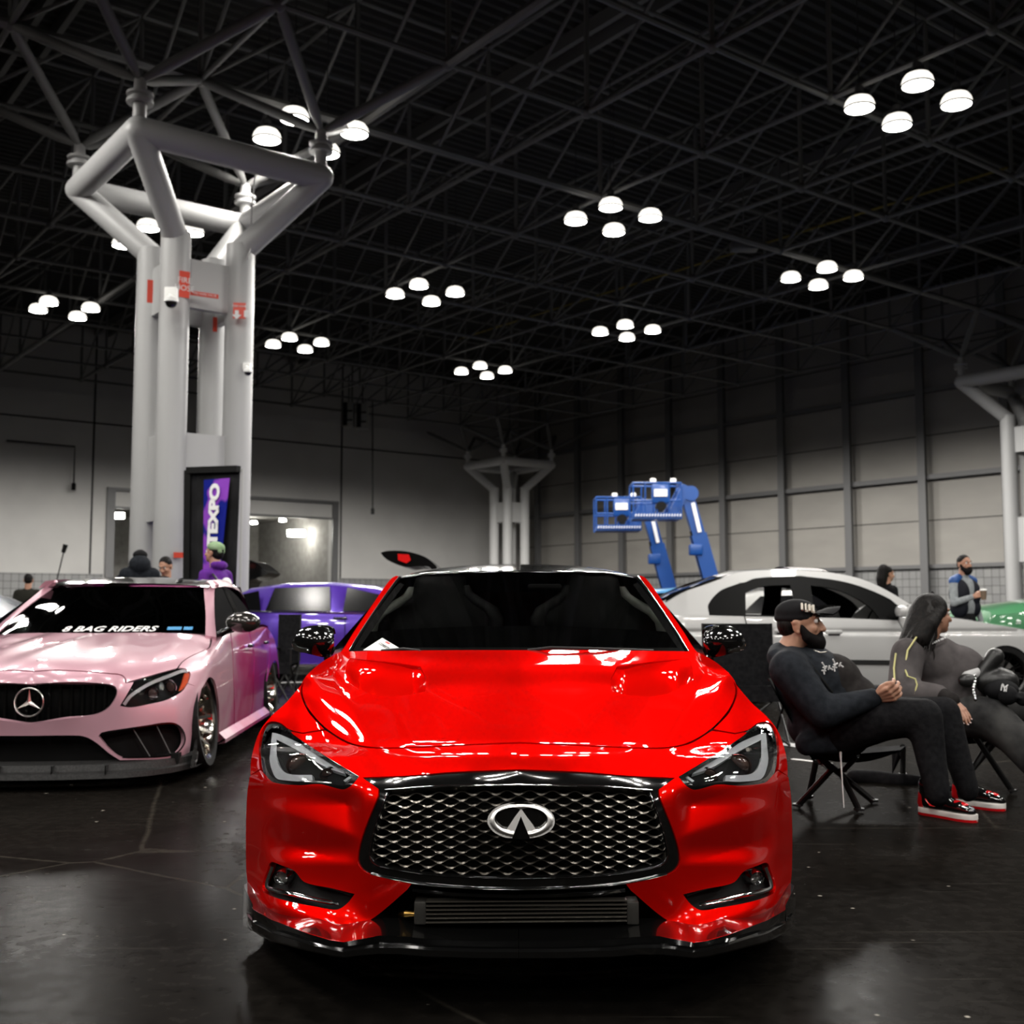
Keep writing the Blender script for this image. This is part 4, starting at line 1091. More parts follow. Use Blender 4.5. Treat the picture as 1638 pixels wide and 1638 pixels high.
pstrip([(163,1173),(205,1166),(262,1157.5),(280,1158),(291,1166),(296,1179),(294,1191),(284,1203),(268,1209),(224,1211.5),(196,1211)], 2.5, m_gblack, 'vent_rim', parent=vb)
for x0, x1 in ((212, 240), (250, 275)): pstrip([(x0, 1164 - (x0 - 212) * .12), (x1, 1210)], 1.6, mat('fin_grey', (.14, .14, .14), .6), 'vent_fin', off=.02, parent=vb)
# splitter
sp = []
for x, py_t, py_b, px, o in ((0,0,0,0,0),):
    pass
rowsS = []
for u, ly in ((0,-.86),(.2,-.855),(.4,-.83),(.55,-.80),(.68,-.72),(.78,-.60),(.84,-.46),(.87,-.36)):
    rowsS.append([Vector((u * .98, ly + .12, .165)), Vector((u, ly + .05, .150)), Vector((u, ly + .03, .115)), Vector((u, ly, .105)), Vector((u, ly - .01, .075)), Vector((u, ly + .2, .07))])
g = G().grid(resamp(rowsS, 3)); g.mirror(); spl = pp('front_splitter', g, noise_col(mat('carbon_fibre', (.02, .02, .02), .55, spec=.25), (.012, .012, .012), (.03, .03, .03), 90), None, 30)
for u in (-.45, -.15, .15, .45): pp('splitter_fin', G().box((u, -.83 + abs(u) * .05, .125), (.006, .06, .05)), m_gblack, spl, 0)
pp('splitter_end', G().prism([(-.52, .09), (-.34, .09), (-.34, .24), (-.40, .24)], (.012, 0, 0), Matrix(((0, 0, 1, .865), (1, 0, 0, 0), (0, 1, 0, 0), (0, 0, 0, 1)))).mirror(), m_gblack, None, 0)
# headlamps
phl = curve([(191.7,1129.4,1),(203.4,1110),(214.5,1090.8,1),(253,1077),(282.6,1070),(297,1069.5),(304.5,1076.6),(302,1090),(291.4,1106),(268,1119),(238.6,1126.4),(209,1131.6)], 4)
ph = pp('headlamp', ppanel(phl, [], 6, 0, fn=poff(.09)), m_black)
pstrip([(198,1127),(209,1113),(238.6,1094.5),(268,1082.5),(291.4,1074),(300,1075)], lambda t: 5.5, m_drl, 'light_guide', off=.02, parent=ph)
for px, py, r in ((241, 1111, 11), (269, 1100, 12)):
    c = at(px, py, psf(px, py) + .07); Rw = r / FPX * c.y
    g = G().ball(c, Rw * .8, 10, (1, .5, 1)); g.v = [pinv @ v for v in g.v]; g.mirror(); pp('projector', g, lens, ph)
    g = G().lathe([(Rw * .82, .0), (Rw, .012), (Rw * 1.05, 0)], 24, Matrix.Translation(c) @ Matrix.Rotation(.2, 4, 'Z') @ Matrix.Rotation(pi / 2, 4, 'X'), caps=False); g.v = [pinv @ v for v in g.v]; g.mirror(); pp('projector_bezel', g, m_chrome, ph)
pp('side_reflector', ppanel(curve([(294,1078,1),(302,1077),(300,1090),(290,1104),(285,1106,1),(290,1092)], 3), [], 3, .01, fn=poff(.03)), mat('amber_reflector', (.85, .12, .03), .2, 0, 1), ph)
pp('lens_cover', ppanel(phl, [], 6, 0), cover, ph)
# small hood badge, windscreen, roof, pillars, side glass
g = G()
for k in range(3): g.lathe([(.008, 0), (.010, .003), (.012, 0)], 12, Matrix.Translation((-.018 + k * .018, -.63, .748)) @ Matrix.Rotation(.35, 4, 'X'), caps=False)
pp('bonnet_badge', g, m_chrome, None, 40)
wpts = [(0,.42,.885),(.35,.44,.885),(.66,.55,.88),(0,.78,1.07),(.35,.80,1.065),(.62,.88,1.06),(0,1.15,1.235),(.35,1.17,1.23),(.585,1.22,1.21)]
wsf = img_surf(pk, wpts, 1.0, 1e-3)
def wfn(o=0): return lambda px, py: at(px, py, wsf(px, py) + o)
cb = pw(0, .40, .885); ctp = pw(0, 1.15, 1.235); ctp = (ctp[0], 938)
wout = path([(cb[0], 1013.5),(260,1013.5),(329,1014)], [(329,1014),(330,980),(327,940.6)], [(327,940.6),(270,938.5), ctp], [ctp, (cb[0], 1013.5)])
pp('windscreen', to_half(panel(wfn(), wout, [], 8, 0, flip=True), pinv), m_glass)
pp('pillar', to_half(panel(wfn(-.01), path([(328.5,1016),(329,980),(326,940),(328,931)], [(328,932),(336,928.5),(345,930),(350,935)], [(350,934),(344,937.7),(343,977),(346,1019)], [(346,1019),(328.5,1016)]), [], 4, .03, flip=True), pinv), m_pink)
g = G(); rr = []
for y, z in ((1.10,1.245),(1.3,1.282),(1.6,1.302),(1.95,1.305),(2.3,1.282),(2.55,1.24)):
    rr.append([Vector((x, y + .10 * (x / .6)**2 * (1 if y < 1.2 else 0), z - .03 * (abs(x) / .6)**3)) for x in np.linspace(-.60, .60, 17)])
pp('roof', g.grid(rr), m_gblack, None, 60)
g = G(); g.grid([[Vector((sx * (.60), y, z)), Vector((sx * (.635), y + .01, z - .03)), Vector((sx * .65, y, z - .055))] for sx in (1,) for y, z in ((1.14,1.262),(1.3,1.272),(1.6,1.285),(1.95,1.283),(2.3,1.255),(2.55,1.20),(2.9,1.03),(3.15,.90))]); g.mirror()
pp('roof_rail', g, m_pink, None, 60)
side_n = (.62)
def sidefn(px, py, o=0):
    # plane of the side glass in local space: x = .80 - .50 (z - .87)
    d = pinv.to_3x3() @ ray(px, py); p0 = pinv @ Vector((0, 0, CAMH))
    t = (.815 + o - .50 * (p0.z - .87) - p0.x) / (d.x + .50 * d.z)
    q = p0 + d * t; return PM @ q
sg_out = curve([(344.8,938,1),(351.6,935),(366,942),(387,962.6),(402,985),(411,999,1),(381,1007),(347,1019.5,1),(344,977)], 4)
g = panel(lambda a, b: sidefn(a, b), sg_out, [], 5, 0, flip=True)
pp('side_window', to_half(g, pinv), mat('dark_side_glass', (.006, .006, .007), .12, spec=.3))
pp('door_frame', to_half(panel(lambda a, b: sidefn(a, b, .004), curve([(356,936),(362,939,1),(383,985),(391,1004,1),(388,1005,1),(378,986),(357,940)], 4), [], 3, 0, flip=True), pinv), m_gblack)
g = G(); g.grid([[Vector((x, y, z)) for x in np.linspace(-.62, .62, 7)] for y, z in ((2.5,1.24),(2.95,1.0),(3.1,.90))]); pp('rear_screen', g, mat('dark_side_glass', (0,0,0)), None, 60)
g = G(); g.grid([[Vector((x, y, z)) for x in np.linspace(-.70, .70, 9)] for y, z in ((3.05,.90),(3.3,.90),(3.6,.88),(3.66,.6),(3.6,.2))]); pp('boot', g, m_pink, None, 40)
pp('cabin_floor', G().box((0, 1.7, .35), (1.5, 2.6, .3)), m_black, None, 0)
pp('floor_pan', G().box((0, 1.4, .15), (1.6, 3.9, .06)), m_black, None, 0); pp('dashboard', G().box((0, .75, .8), (1.35, .5, .12), bev=.04), m_black, None, 40)
g = G().box((0, 2.8, .55), (1.55, .1, .6)); pp('rear_bulkhead', g, m_black, None, 0)
for sx in (-.36, .36): pp('seat', G().box((sx, 1.55, .8), (.45, .16, .6), Matrix.Rotation(-.2, 3, 'X'), bev=.06), m_seatd, None, 40)
# mirror
g = G().ball((.955, .72, .955), 1, 14, (.125, .085, .075)); g.mirror(); pm_ = pp('door_mirror', g, mat('carbon_gloss', (.02, .018, .016), .15, 0, 1))
g = G().tube([(.80, .70, .875), (.84, .70, .895), (.88, .71, .92)], [.03, .022, .025], 10); g.mirror(); pp('mirror_arm', g, m_gblack, pm_)
for y in (1.5, 2.3): pp('door_handle', G().box((.885, y, .76), (.03, .17, .028), bev=.01).mirror(), m_gblack, None, 40)
m_pol = mat('polished_alloy', (.78, .74, .68), .1, 1)
for sx in (1, -1):
    for yy in (0, 2.84): wheel(pk, (sx * .745, yy, .325), sx, .325, .235, .25, m_pol, 12, camber=-.10, dish=.09)
pp('side_skirt', G().grid([[Vector((.86, y, .20)), Vector((.905, y, .155)), Vector((.905, y, .13)), Vector((.85, y, .12))] for y in (.40, 1.0, 1.8, 2.42)]).mirror(), m_pink, None, 20)
# lettering on the windscreen and small stickers
a = PM @ Vector((0, 0, 0))
def on_ws(px, py, o=-.02): return at(px, py, wsf(px, py) + o)
c0 = on_ws(98, 1006.5); c1 = on_ws(250, 1006); cu = on_ws(174, 997); cd = on_ws(174, 1010)
ex = (c1 - c0).normalized(); ey = (cu - cd).normalized(); ez = ex.cross(ey).normalized(); ey = ez.cross(ex)
MW = Matrix(((ex.x, ey.x, ez.x, 0), (ex.y, ey.y, ez.y, 0), (ex.z, ey.z, ez.z, 0), (0, 0, 0, 1)))
m_white = mat('white_vinyl', (.85, .85, .85), .5)
tg = text_g('8 BAG RIDERS', .105, Matrix.Translation((c0 + c1) / 2) @ MW, .0005, shear=.3, bold=.0016)
xs = [v.dot(ex) for v in tg.v]; wdt = max(xs) - min(xs); k = (c1 - c0).length / wdt; mid = (c0 + c1) / 2
tg.v = [mid + ex * ((v - mid).dot(ex) * k) + ey * ((v - mid).dot(ey)) + ez * ((v - mid).dot(ez)) for v in tg.v]
mk('windscreen_lettering', tg, m_white, pk, 0, pinv)
g = G(); 
for x0, x1 in ((268, 290), (294, 308)):
    p = on_ws((x0 + x1) / 2, 1005); g.box((0, 0, 0), ((x1 - x0) / FPX * p.y, .046, .001)); n8 = len(g.v) - 8
    g.v[n8:] = [Matrix.Translation(p) @ MW @ v for v in g.v[n8:]]
mk('blue_sticker', g, mat('blue_sticker', (.04, .25, .5), .5), pk, 0, pinv)
CUR[0] = car
# ================================================================== SILVER-WHITE SALOON BEHIND THE SEATED PEOPLE
YB = 12.5
bm_ = thing('car', 'silver-white saloon parked side-on behind the seated people', 'car', (4.2, YB + .9, 0), -pi / 2)
binv = Minv(bm_); CUR[0] = bm_
m_bmw = paint('silver_white_paint', (.48, .48, .475), .1, .3)
def bdep(px, py):
    z = CAMH - (py - 970) / 144.0
    d = .05 * ((z - .60) / .4)**2 if z < .95 else .038 + (z - .95) * .52
    # wheel arch flare, crease
    d += .02 * math.exp(-((z - .78) / .02)**2)
    if px > 1560: d += ((px - 1560) / 140)**2 * .05 if z < .95 else 0
    d += max(0, (px - 1640) / 100)**2 * .5
    if px < 1100: d += ((1100 - px) / 60)**2 * .12
    return YB + d
def bfn(px, py): return at(px, py, bdep(px, py))
def bpn(outline, holes=(), step=6, th=.02, off=0):
    g = panel(lambda a, b: at(a, b, bdep(a, b) + off), outline, list(holes), step, th, flip=True)
    g.v = [binv @ v for v in g.v]; R = binv.to_3x3(); g.n = [R @ q for q in g.n]; g.mirror(); return g
def bp_(n, g, m, parent=None, s=40): return cpart(n, g, m, parent, s)
def arch_pts(cx, r=44): return [(cx + r * cos(q), 1079 - r * 1.06 * sin(q)) for q in np.linspace(-.35, pi + .35, 16)]
arF = arch_pts(1609); arR = arch_pts(1201)
# rear wing, doors, front wing
bp_('rear_wing', bpn(path([(1048,1000),(1062,962),(1090,948),(1125,936),(1155,925)], [(1155,925),(1184,931),(1152,945),(1133,967),(1134.5,984.5)], [(1134.5,984.5),(1190,986)], [(1190,986),(1195,1010),(1196,1034)], arR[6:][::1], [(1157,1093),(1085,1085),(1050,1070)], [(1050,1070),(1044,1040),(1048,1000)])), m_bmw)
bp_('rear_door', bpn(path([(1192,986),(1281,987.5)], [(1281,987.5),(1283,1040),(1283,1095)], [(1283,1095),(1251,1095)], [(1251,1095),(1248,1072),(1240,1054),(1225,1041),(1198,1034.5)], [(1198,1034.5),(1197,1010),(1192,986)])), m_bmw)
bp_('front_door', bpn(path([(1283,987.5),(1350,989),(1436,992.5)], [(1436,992.5),(1444,1010),(1447,1050),(1447,1096)], [(1447,1096),(1285,1095)], [(1285,1095),(1285,1040),(1283,987.5)])), m_bmw)
bp_('front_wing', bpn(path([(1438,992.5),(1440,983),(1455,966)], [(1455,966),(1480,980),(1514,987),(1545,991.5),(1587,998.5),(1638,1007),(1690,1018),(1725,1034)], [(1725,1034),(1735,1062),(1730,1095)], [(1730,1095),(1654,1090)], arF[1:-1], [(1563,1092),(1563,1096),(1449,1096)], [(1449,1096),(1449,1050),(1446,1010),(1438,992.5)])), m_bmw)
# roof side rail + pillars in body colour, black window frames, glass only where windows are up
bp_('roof_rail', bpn(path([(1155,925),(1181.6,915.5),(1227,912),(1264,911.5),(1320,915),(1362.5,922),(1393,932),(1421.5,946),(1455,966)], [(1455,966),(1443,972),(1421.5,957),(1376.6,938),(1337,928),(1292,922.5),(1278,921),(1208,925),(1187,932),(1155,925)]), [], 4, .02), m_bmw)
fr_out = path([(1134.5,984.5),(1133,967),(1152,945),(1187,932),(1208,925),(1278,921),(1292,922.5),(1337,928),(1376.6,938),(1421.5,957),(1443,972)], [(1443,972),(1436,992.5)], [(1436,992.5),(1283,987.5),(1134.5,984.5)])
op1 = path([(1193,983.5),(1192.6,948)], [(1192.6,948),(1216.5,938.5),(1264,935.5)], [(1264,935.5),(1268.5,955),(1271,985)], [(1271,985),(1193,983.5)])
op2 = path([(1304,987),(1300,960),(1296.5,936.5)], [(1296.5,936.5),(1329,941),(1362.5,953),(1392,972),(1407,989.5)], [(1407,989.5),(1304,987)])
bp_('window_frame', bpn(fr_out, [op1, op2], 5, .015, off=.004), mat('frame_black', (.002, .002, .002), .3, spec=.06))
bp_('rear_window_trim', bpn(path([(1064,963),(1090,948),(1125,933.5),(1156,922)], [(1156,922),(1163,919),(1130,929),(1095,944),(1066,958),(1064,963)]), [], 4, .02, off=-.01), m_gblack)
bp_('side_moulding', bpn(path([(1284,1054.5),(1440,1056.5)], [(1440,1056.5),(1440,1063.5)], [(1440,1063.5),(1284,1061.5)], [(1284,1061.5),(1284,1054.5)]), [], 4, .02, off=-.015), m_blk)
for x0, y in ((1322, 1011), (1240, 1009)):
    c = at(x0 + 12, y, YB - .02); bp_('door_handle', (lambda g: (g.xf(binv), g.mirror())[1])(G().box(c, (.19, .035, .045), bev=.015)), m_bmw)
    c = at(x0 + 12, y + 4, YB + .02); bp_('handle_recess', (lambda g: (g.xf(binv), g.mirror())[1])(G().box(c, (.13, .04, .025), bev=.01)), m_black)
g = G().box(at(1444, 978, YB - .1), (.14, .2, .13), bev=.05); g.xf(binv); g.mirror(); bp_('door_mirror', g, m_bmw)
# top surfaces between the two flanks
def span(pts, zc=.0, n=9):
    rows = []
    for px, py, ins in pts:
        p = binv @ at(px, py, bdep(px, py)); rows.append([Vector((p.x * k, p.y, p.z + zc * (1 - k * k))) for k in np.linspace(-1, 1, n)])
    return G().grid(rows)
bp_('bonnet', span([(x, y, 0) for x, y in ((1455,966),(1480,980),(1514,987),(1545,991.5),(1587,998.5),(1638,1007),(1690,1018),(1725,1034))], .045), m_bmw)
bp_('roof', span([(x, y, 0) for x, y in ((1155,924),(1181.6,915.5),(1227,912),(1264,911.5),(1320,915),(1362.5,922))], .035), m_bmw)
bp_('sunroof', span([(x, y, 0) for x, y in ((1265,911),(1300,912.5),(1325,914))], .052), mat('frame_black', (0, 0, 0)))
bp_('windscreen', span([(1362.5,922,0),(1393,932,0),(1421.5,946,0),(1455,966,0)], .04), m_wglass)
bp_('rear_screen', span([(1155,925,0),(1125,936,0),(1090,948,0),(1064,962,0)], .03), m_glass)
bp_('boot_lid', span([(1064,962,0),(1048,1000,0),(1044,1040,0),(1050,1070,0)], .02), m_bmw)
bp_('front_apron', span([(1725,1034,0),(1735,1062,0),(1730,1095,0)], .02), m_bmw)
LC = binv @ at(1609, 1079, YB); LR = binv @ at(1201, 1079, YB)
bp_('floor_pan', G().box((0, (LC.y + LR.y) / 2, .28), (1.6, 4.2, .12)), m_black, None, 0)
bp_('engine_bay', G().box((0, LC.y + .05, .55), (1.2, 1.0, .45)), m_black, None, 0)
m_mesh_dark = mat('dark_alloy', (.05, .05, .05), .3, 1)
for sx in (1, -1):
    for yy in (LC.y, LR.y): wheel(bm_, (sx * .76, yy, .325), sx, .325, .24, .235, m_mesh_dark, 9, twin=True)
for x in (-.38, .38):
    for yy in (LC.y - 1.75,):
        so = bp_('seat', G().box((x, yy, .78), (.46, .16, .62), Matrix.Rotation(.25, 3, 'X'), bev=.06), m_seatd)
bp_('dashboard', G().box((0, LC.y - .75, .84), (1.4, .4, .16), bev=.05), m_black)
g = G().lathe([(.17, -.012), (.185, 0), (.17, .012)], 24, Matrix.Translation((-.37, LC.y - 1.05, .92)) @ Matrix.Rotation(1.15, 4, 'X'), caps=False); bp_('steering_wheel', g, m_black)
CUR[0] = car

# ================================================================== SIMPLER CARS FURTHER BACK
def loft_car(label, loc, rz, prof, W, belt, m, win=(), wheels=(), R=.33, rimm=None, name='car', extra=None, lights=()):
    """prof: (x, z_top, roof_half_width) along the length, nose at +x; win: list of (x,z) polygons on the side glass plane"""
    t = thing(name, label, 'car', loc, rz)
    rows = []
    for x, zt, hw, zb in prof:
        cab = zt > belt + .04
        b = min(belt, zt - .005); e = 1 - .25 * max(0, abs(x) / (prof[-1][0] if x > 0 else -prof[0][0]) - .8) / .2
        w2 = W / 2 * e
        half_ = [(0, zt), (hw * .55, zt - .008), (hw * .86, zt - .025), (hw, zt - .06 if cab else zt - .03), (w2 * .95, b - .0 if cab else b - .05), (w2, b - .14), (w2, zb + .25), (w2 * .97, zb)]
        rows.append([Vector((x, y, z)) for y, z in half_] + [Vector((x, 0, zb))] + [Vector((x, -y, z)) for y, z in half_[::-1][:-1]])
    g = G().grid(rows, True); g.f.append(list(range(len(rows[0])))); n0 = len(rows[0]); g.f.append([(len(rows) - 1) * n0 + k for k in range(n0)])
    mk('body', g, m, t, 35)
    for poly in win:
        for s in (-1, 1):
            def yy(z): return W / 2 * .955 - (z - belt) * .42
            vs = [Vector((x, s * (yy(z) + .012), z)) for x, z in poly]
            mk('side_window', G().prism(vs, (0, -s * .02, 0)), mat('dark_side_glass', (0,0,0)), t, 0)
    for x in wheels:
        for s in (-1, 1):
            rt = Matrix.Rotation(pi / 2, 4, 'Z')
            mk('wheel_arch', G().lathe([(R + .06, 0), (R + .06, .012), (.0001, .012)], 28, Matrix.Translation((x, s * (W / 2 + .003), R)) @ Matrix.Rotation(-s * pi / 2, 4, 'X')), m_black, t, 30)
            c = (x, s * (W / 2 - .06), R)
            M_ = Matrix.Translation(c) @ Matrix.Rotation(-s * pi / 2, 4, 'X')
            wo = mk('wheel', G().lathe([(R * .7, -.1), (R * .97, -.1), (R, -.07), (R, .07), (R * .97, .1), (R * .72, .1), (R * .68, .07), (.0001, .07)], 32, M_), m_rubber, t, 35)
            g = G()
            for k in range(7): q = 2 * pi * k / 7; g.bar(M_ @ Vector((.03 * cos(q), .03 * sin(q), .085)), M_ @ Vector((R * .7 * cos(q), R * .7 * sin(q), .09)), .035, .02, up=M_.to_3x3() @ Vector((0, 0, 1)))
            g.lathe([(R * .66, .09), (R * .72, .1), (R * .72, .08)], 32, M_, caps=False); mk('rim', g, rimm or m_satin, wo, 30)
    if extra: extra(t)
    return t
m_purple = paint('purple_paint', (.10, .035, .45), .3, .3)
def suv_extra(t):
    mk('door_handle', G().box((.05, -.93, .90), (.2, .03, .03), bev=.01), m_gblack, t, 40)
    mk('window_trim', G().tube([(-1.55, -.875, 1.0), (0, -.885, .975), (1.3, -.885, .955)], .012, 6), m_chrome, t, 40)
    mk('sill_strip', G().bar((-1.2, -.93, .22), (1.3, -.93, .22), .03, .03), m_satin, t, 0)
    mk('door_gap', G().bar((.12, -.93, .3), (.12, -.925, .95), .01, .01), m_black, t, 0)
px0 = at(500, 970, 16.4).x
loft_car('purple crossover with dark windows parked side-on behind the pink car', (px0 + .35, 17.35, 0), .0,
  [(-2.05,.70,.60,.3),(-1.95,.98,.62,.25),(-1.72,1.18,.62,.22),(-1.35,1.36,.62,.2),(-.8,1.43,.63,.2),(-.1,1.44,.63,.2),(.5,1.38,.62,.2),(1.0,1.22,.62,.2),(1.5,.99,.70,.2),(2.0,.93,.72,.22),(2.35,.80,.66,.25),(2.45,.55,.6,.3)],
  1.84, .97, m_purple, win=[[(-1.68,1.05),(-1.35,1.02),(-1.12,1.01),(-1.18,1.3),(-1.4,1.25)],[(-1.05,1.01),(-.1,1.0),(-.14,1.36),(-.95,1.34)],[(.08,1.0),(1.12,.985),(.62,1.24),(.12,1.35)]], wheels=(-1.35, 1.5), extra=suv_extra)
# dark blue car left of the pink one
loft_car('dark blue car cut by the left picture edge, behind the pink car', (at(-30, 970, 11.5).x - 1.2, 12.4, 0), 0,
  [(-2.2,.9,.6,.25),(-1.6,1.28,.62,.2),(-.6,1.36,.63,.2),(.3,1.35,.63,.2),(.9,1.18,.62,.2),(1.35,.95,.7,.2),(2.1,.85,.7,.22),(2.3,.6,.6,.3)],
  1.82, .93, paint('dark_blue_paint', (.012, .03, .065), .4, .3), win=[[(-1.4,.97),(-.3,.96),(-.35,1.28),(-1.15,1.24)],[(-.2,.96),(.95,.95),(.4,1.25),(-.2,1.28)]], wheels=(-1.4, 1.4))
# white hatchback seen through the silver car's windows
def wex(t): mk('door_mirror', G().ball((.75, -.98, .98), .1, 8, (.8, .6, .7)), paint('white_paint', (.45, .45, .44), 0, .3), t, 50)
loft_car('white coupe seen through the windows of the silver-white saloon', (at(1300, 970, 17.5).x + .2, 18.5, 0), 0,
  [(-2.0,.85,.62,.25),(-1.5,1.2,.62,.2),(-.9,1.33,.63,.2),(-.1,1.34,.63,.2),(.5,1.2,.62,.2),(1.05,.95,.7,.2),(1.9,.85,.7,.22),(2.2,.6,.6,.3)],
  1.8, .93, paint('white_paint', (.45, .45, .44), 0, .3), win=[[(-1.25,.97),(-.35,.96),(-.35,1.25),(-.95,1.23)],[(-.27,.96),(.72,.95),(.32,1.19),(-.25,1.26)]], wheels=(-1.3, 1.35), extra=wex)
# green car right edge, blue car beside it, dark car by the tile wall
gt = loft_car('green car cut by the right picture edge behind the silver-white bonnet', (at(1690, 970, 15.5).x + .55, 16.4, 0), .12,
  [(-1.6,.80,.6,.3),(-1.5,1.03,.62,.25),(-1.1,1.10,.62,.2),(-.2,1.22,.6,.2),(.6,1.15,.62,.2),(1.6,.9,.7,.22)],
  1.75, 1.0, paint('green_paint', (.03, .20, .07), .1, .4), win=[[(-.9,1.02),(.3,1.02),(.2,1.14),(-.3,1.16)]], wheels=(-.9, 1.2))
mk('lettering', text_g('Sa', .09, Matrix.Translation((-1.25, -.87, .86)) @ Matrix.Rotation(pi / 2, 4, 'X'), .002, shear=.3), m_white, gt, 0)
loft_car('dark car parked near the tiled base of the right wall', (at(1450, 970, 23).x, 25.5, 0), .1,
  [(-1.9,.9,.6,.25),(-1.3,1.25,.62,.2),(-.5,1.32,.63,.2),(.4,1.25,.6,.2),(1.0,1.0,.7,.2),(2.0,.85,.7,.25)],
  1.8, .95, paint('black_paint', (.008, .008, .009), .2, .3), win=[[(-1.1,.98),(.6,.98),(.3,1.17),(-.8,1.2)]], wheels=(-1.2, 1.2))
loft_car('bright blue car beside the green one, partly hidden by the man in the vest', (at(1572, 970, 17.6).x + .6, 21.2, 0), .0,
  [(-1.2,.8,.6,.25),(-1.0,.98,.62,.2),(-.3,1.04,.6,.2),(.3,1.03,.6,.2),(.8,.95,.6,.2),(1.2,.75,.6,.25)],
  1.6, .95, paint('bright_blue_paint', (.01, .05, .55), .3, .3), wheels=(-.7, .8))
# ================================================================== PEOPLE
m_skin = noise_col(mat('skin', (.42, .22, .14), .5), (.40, .205, .13), (.46, .25, .165), 14)
m_skin2 = noise_col(mat('tan_skin', (.36, .19, .12), .5), (.33, .16, .10), (.39, .20, .13), 14)
m_hood = noise_col(mat('black_hoodie', (.012, .013, .016), .85), (.010, .012, .015), (.018, .021, .026), 25, 6, bump=.25)
m_tee = noise_col(mat('charcoal_tee', (.02, .018, .018), .9), (.014, .012, .012), (.022, .020, .019), 25)
m_jean = noise_col(mat('black_jeans', (.008, .008, .009), .85), (.005, .005, .006), (.010, .010, .011), 40, bump=.3)
m_gjean = noise_col(mat('grey_jeans', (.04, .04, .04), .85), (.02, .02, .021), (.065, .064, .062), 6, bump=.3)
m_jersey = noise_col(mat('grey_jersey', (.07, .065, .065), .85), (.055, .049, .05), (.095, .085, .085), 8, bump=.3)
m_hair = noise_col(mat('black_hair', (.006, .005, .005), .55, spec=.12), (.003, .003, .003), (.012, .010, .009), 30, stretch=(3, 3, .6), bump=.6)
m_beard = mat('black_beard', (.006, .005, .005), .8)
m_eye = mat('eye_white', (.7, .68, .65), .3); m_iris = mat('dark_iris', (.01, .006, .004), .2)
m_lip = mat('lips', (.38, .12, .10), .5)
m_grey_sw = noise_col(mat('grey_sweater', (.25, .27, .28), .9), (.21, .225, .235), (.28, .30, .31), 20)
def blob(parts, vox=.012, smooth=6, name='b'):
    """one continuous surface grown around tapered limbs and ellipsoids.
    parts: ('l', [points], [radii]) or ('e', centre, (rx, ry, rz), optional rotation matrix)"""
    g = G()
    for p in parts:
        if p[0] == 'l':
            pts, rs = [Vector(q) for q in p[1]], p[2]
            fl = p[3] if len(p) > 3 else 1
            for a, b, ra, rb in zip(pts[:-1], pts[1:], rs[:-1], rs[1:]):
                g.tube([a, b], [ra, rb], 14, flat=fl)
            for a, ra in zip(pts, rs): g.ball(a, ra, 8)
        else:
            g.ball(p[1], 1, 12, p[2], p[3] if len(p) > 3 else None)
    me = bpy.data.meshes.new('tmp'); me.from_pydata([tuple(v) for v in g.v], [], g.f); me.update()
    bm = bmesh.new(); bm.from_mesh(me); bmesh.ops.recalc_face_normals(bm, faces=bm.faces); bm.to_mesh(me); bm.free()
    o = bpy.data.objects.new('tmp', me); COL.objects.link(o)
    r = o.modifiers.new('r', 'REMESH'); r.mode = 'VOXEL'; r.voxel_size = vox; r.adaptivity = 0
    s_ = o.modifiers.new('s', 'SMOOTH'); s_.iterations = smooth; s_.factor = .5
    dg = bpy.context.evaluated_depsgraph_get(); dg.update()
    m2 = bpy.data.meshes.new_from_object(o.evaluated_get(dg))
    out = G(); out.v = [v.co.copy() for v in m2.vertices]; out.f = [list(p.vertices) for p in m2.polygons]
    bpy.data.objects.remove(o); bpy.data.meshes.remove(me); bpy.data.meshes.remove(m2)
    return out
def frame(c, fwd, up=(0, 0, 1)):
    f = Vector(fwd).normalized(); u = Vector(up); u = (u - f * u.dot(f)).normalized(); r = f.cross(u)
    return Matrix(((r.x, f.x, u.x, c[0]), (r.y, f.y, u.y, c[1]), (r.z, f.z, u.z, c[2]), (0, 0, 0, 1)))   # local x right, y forward, z up
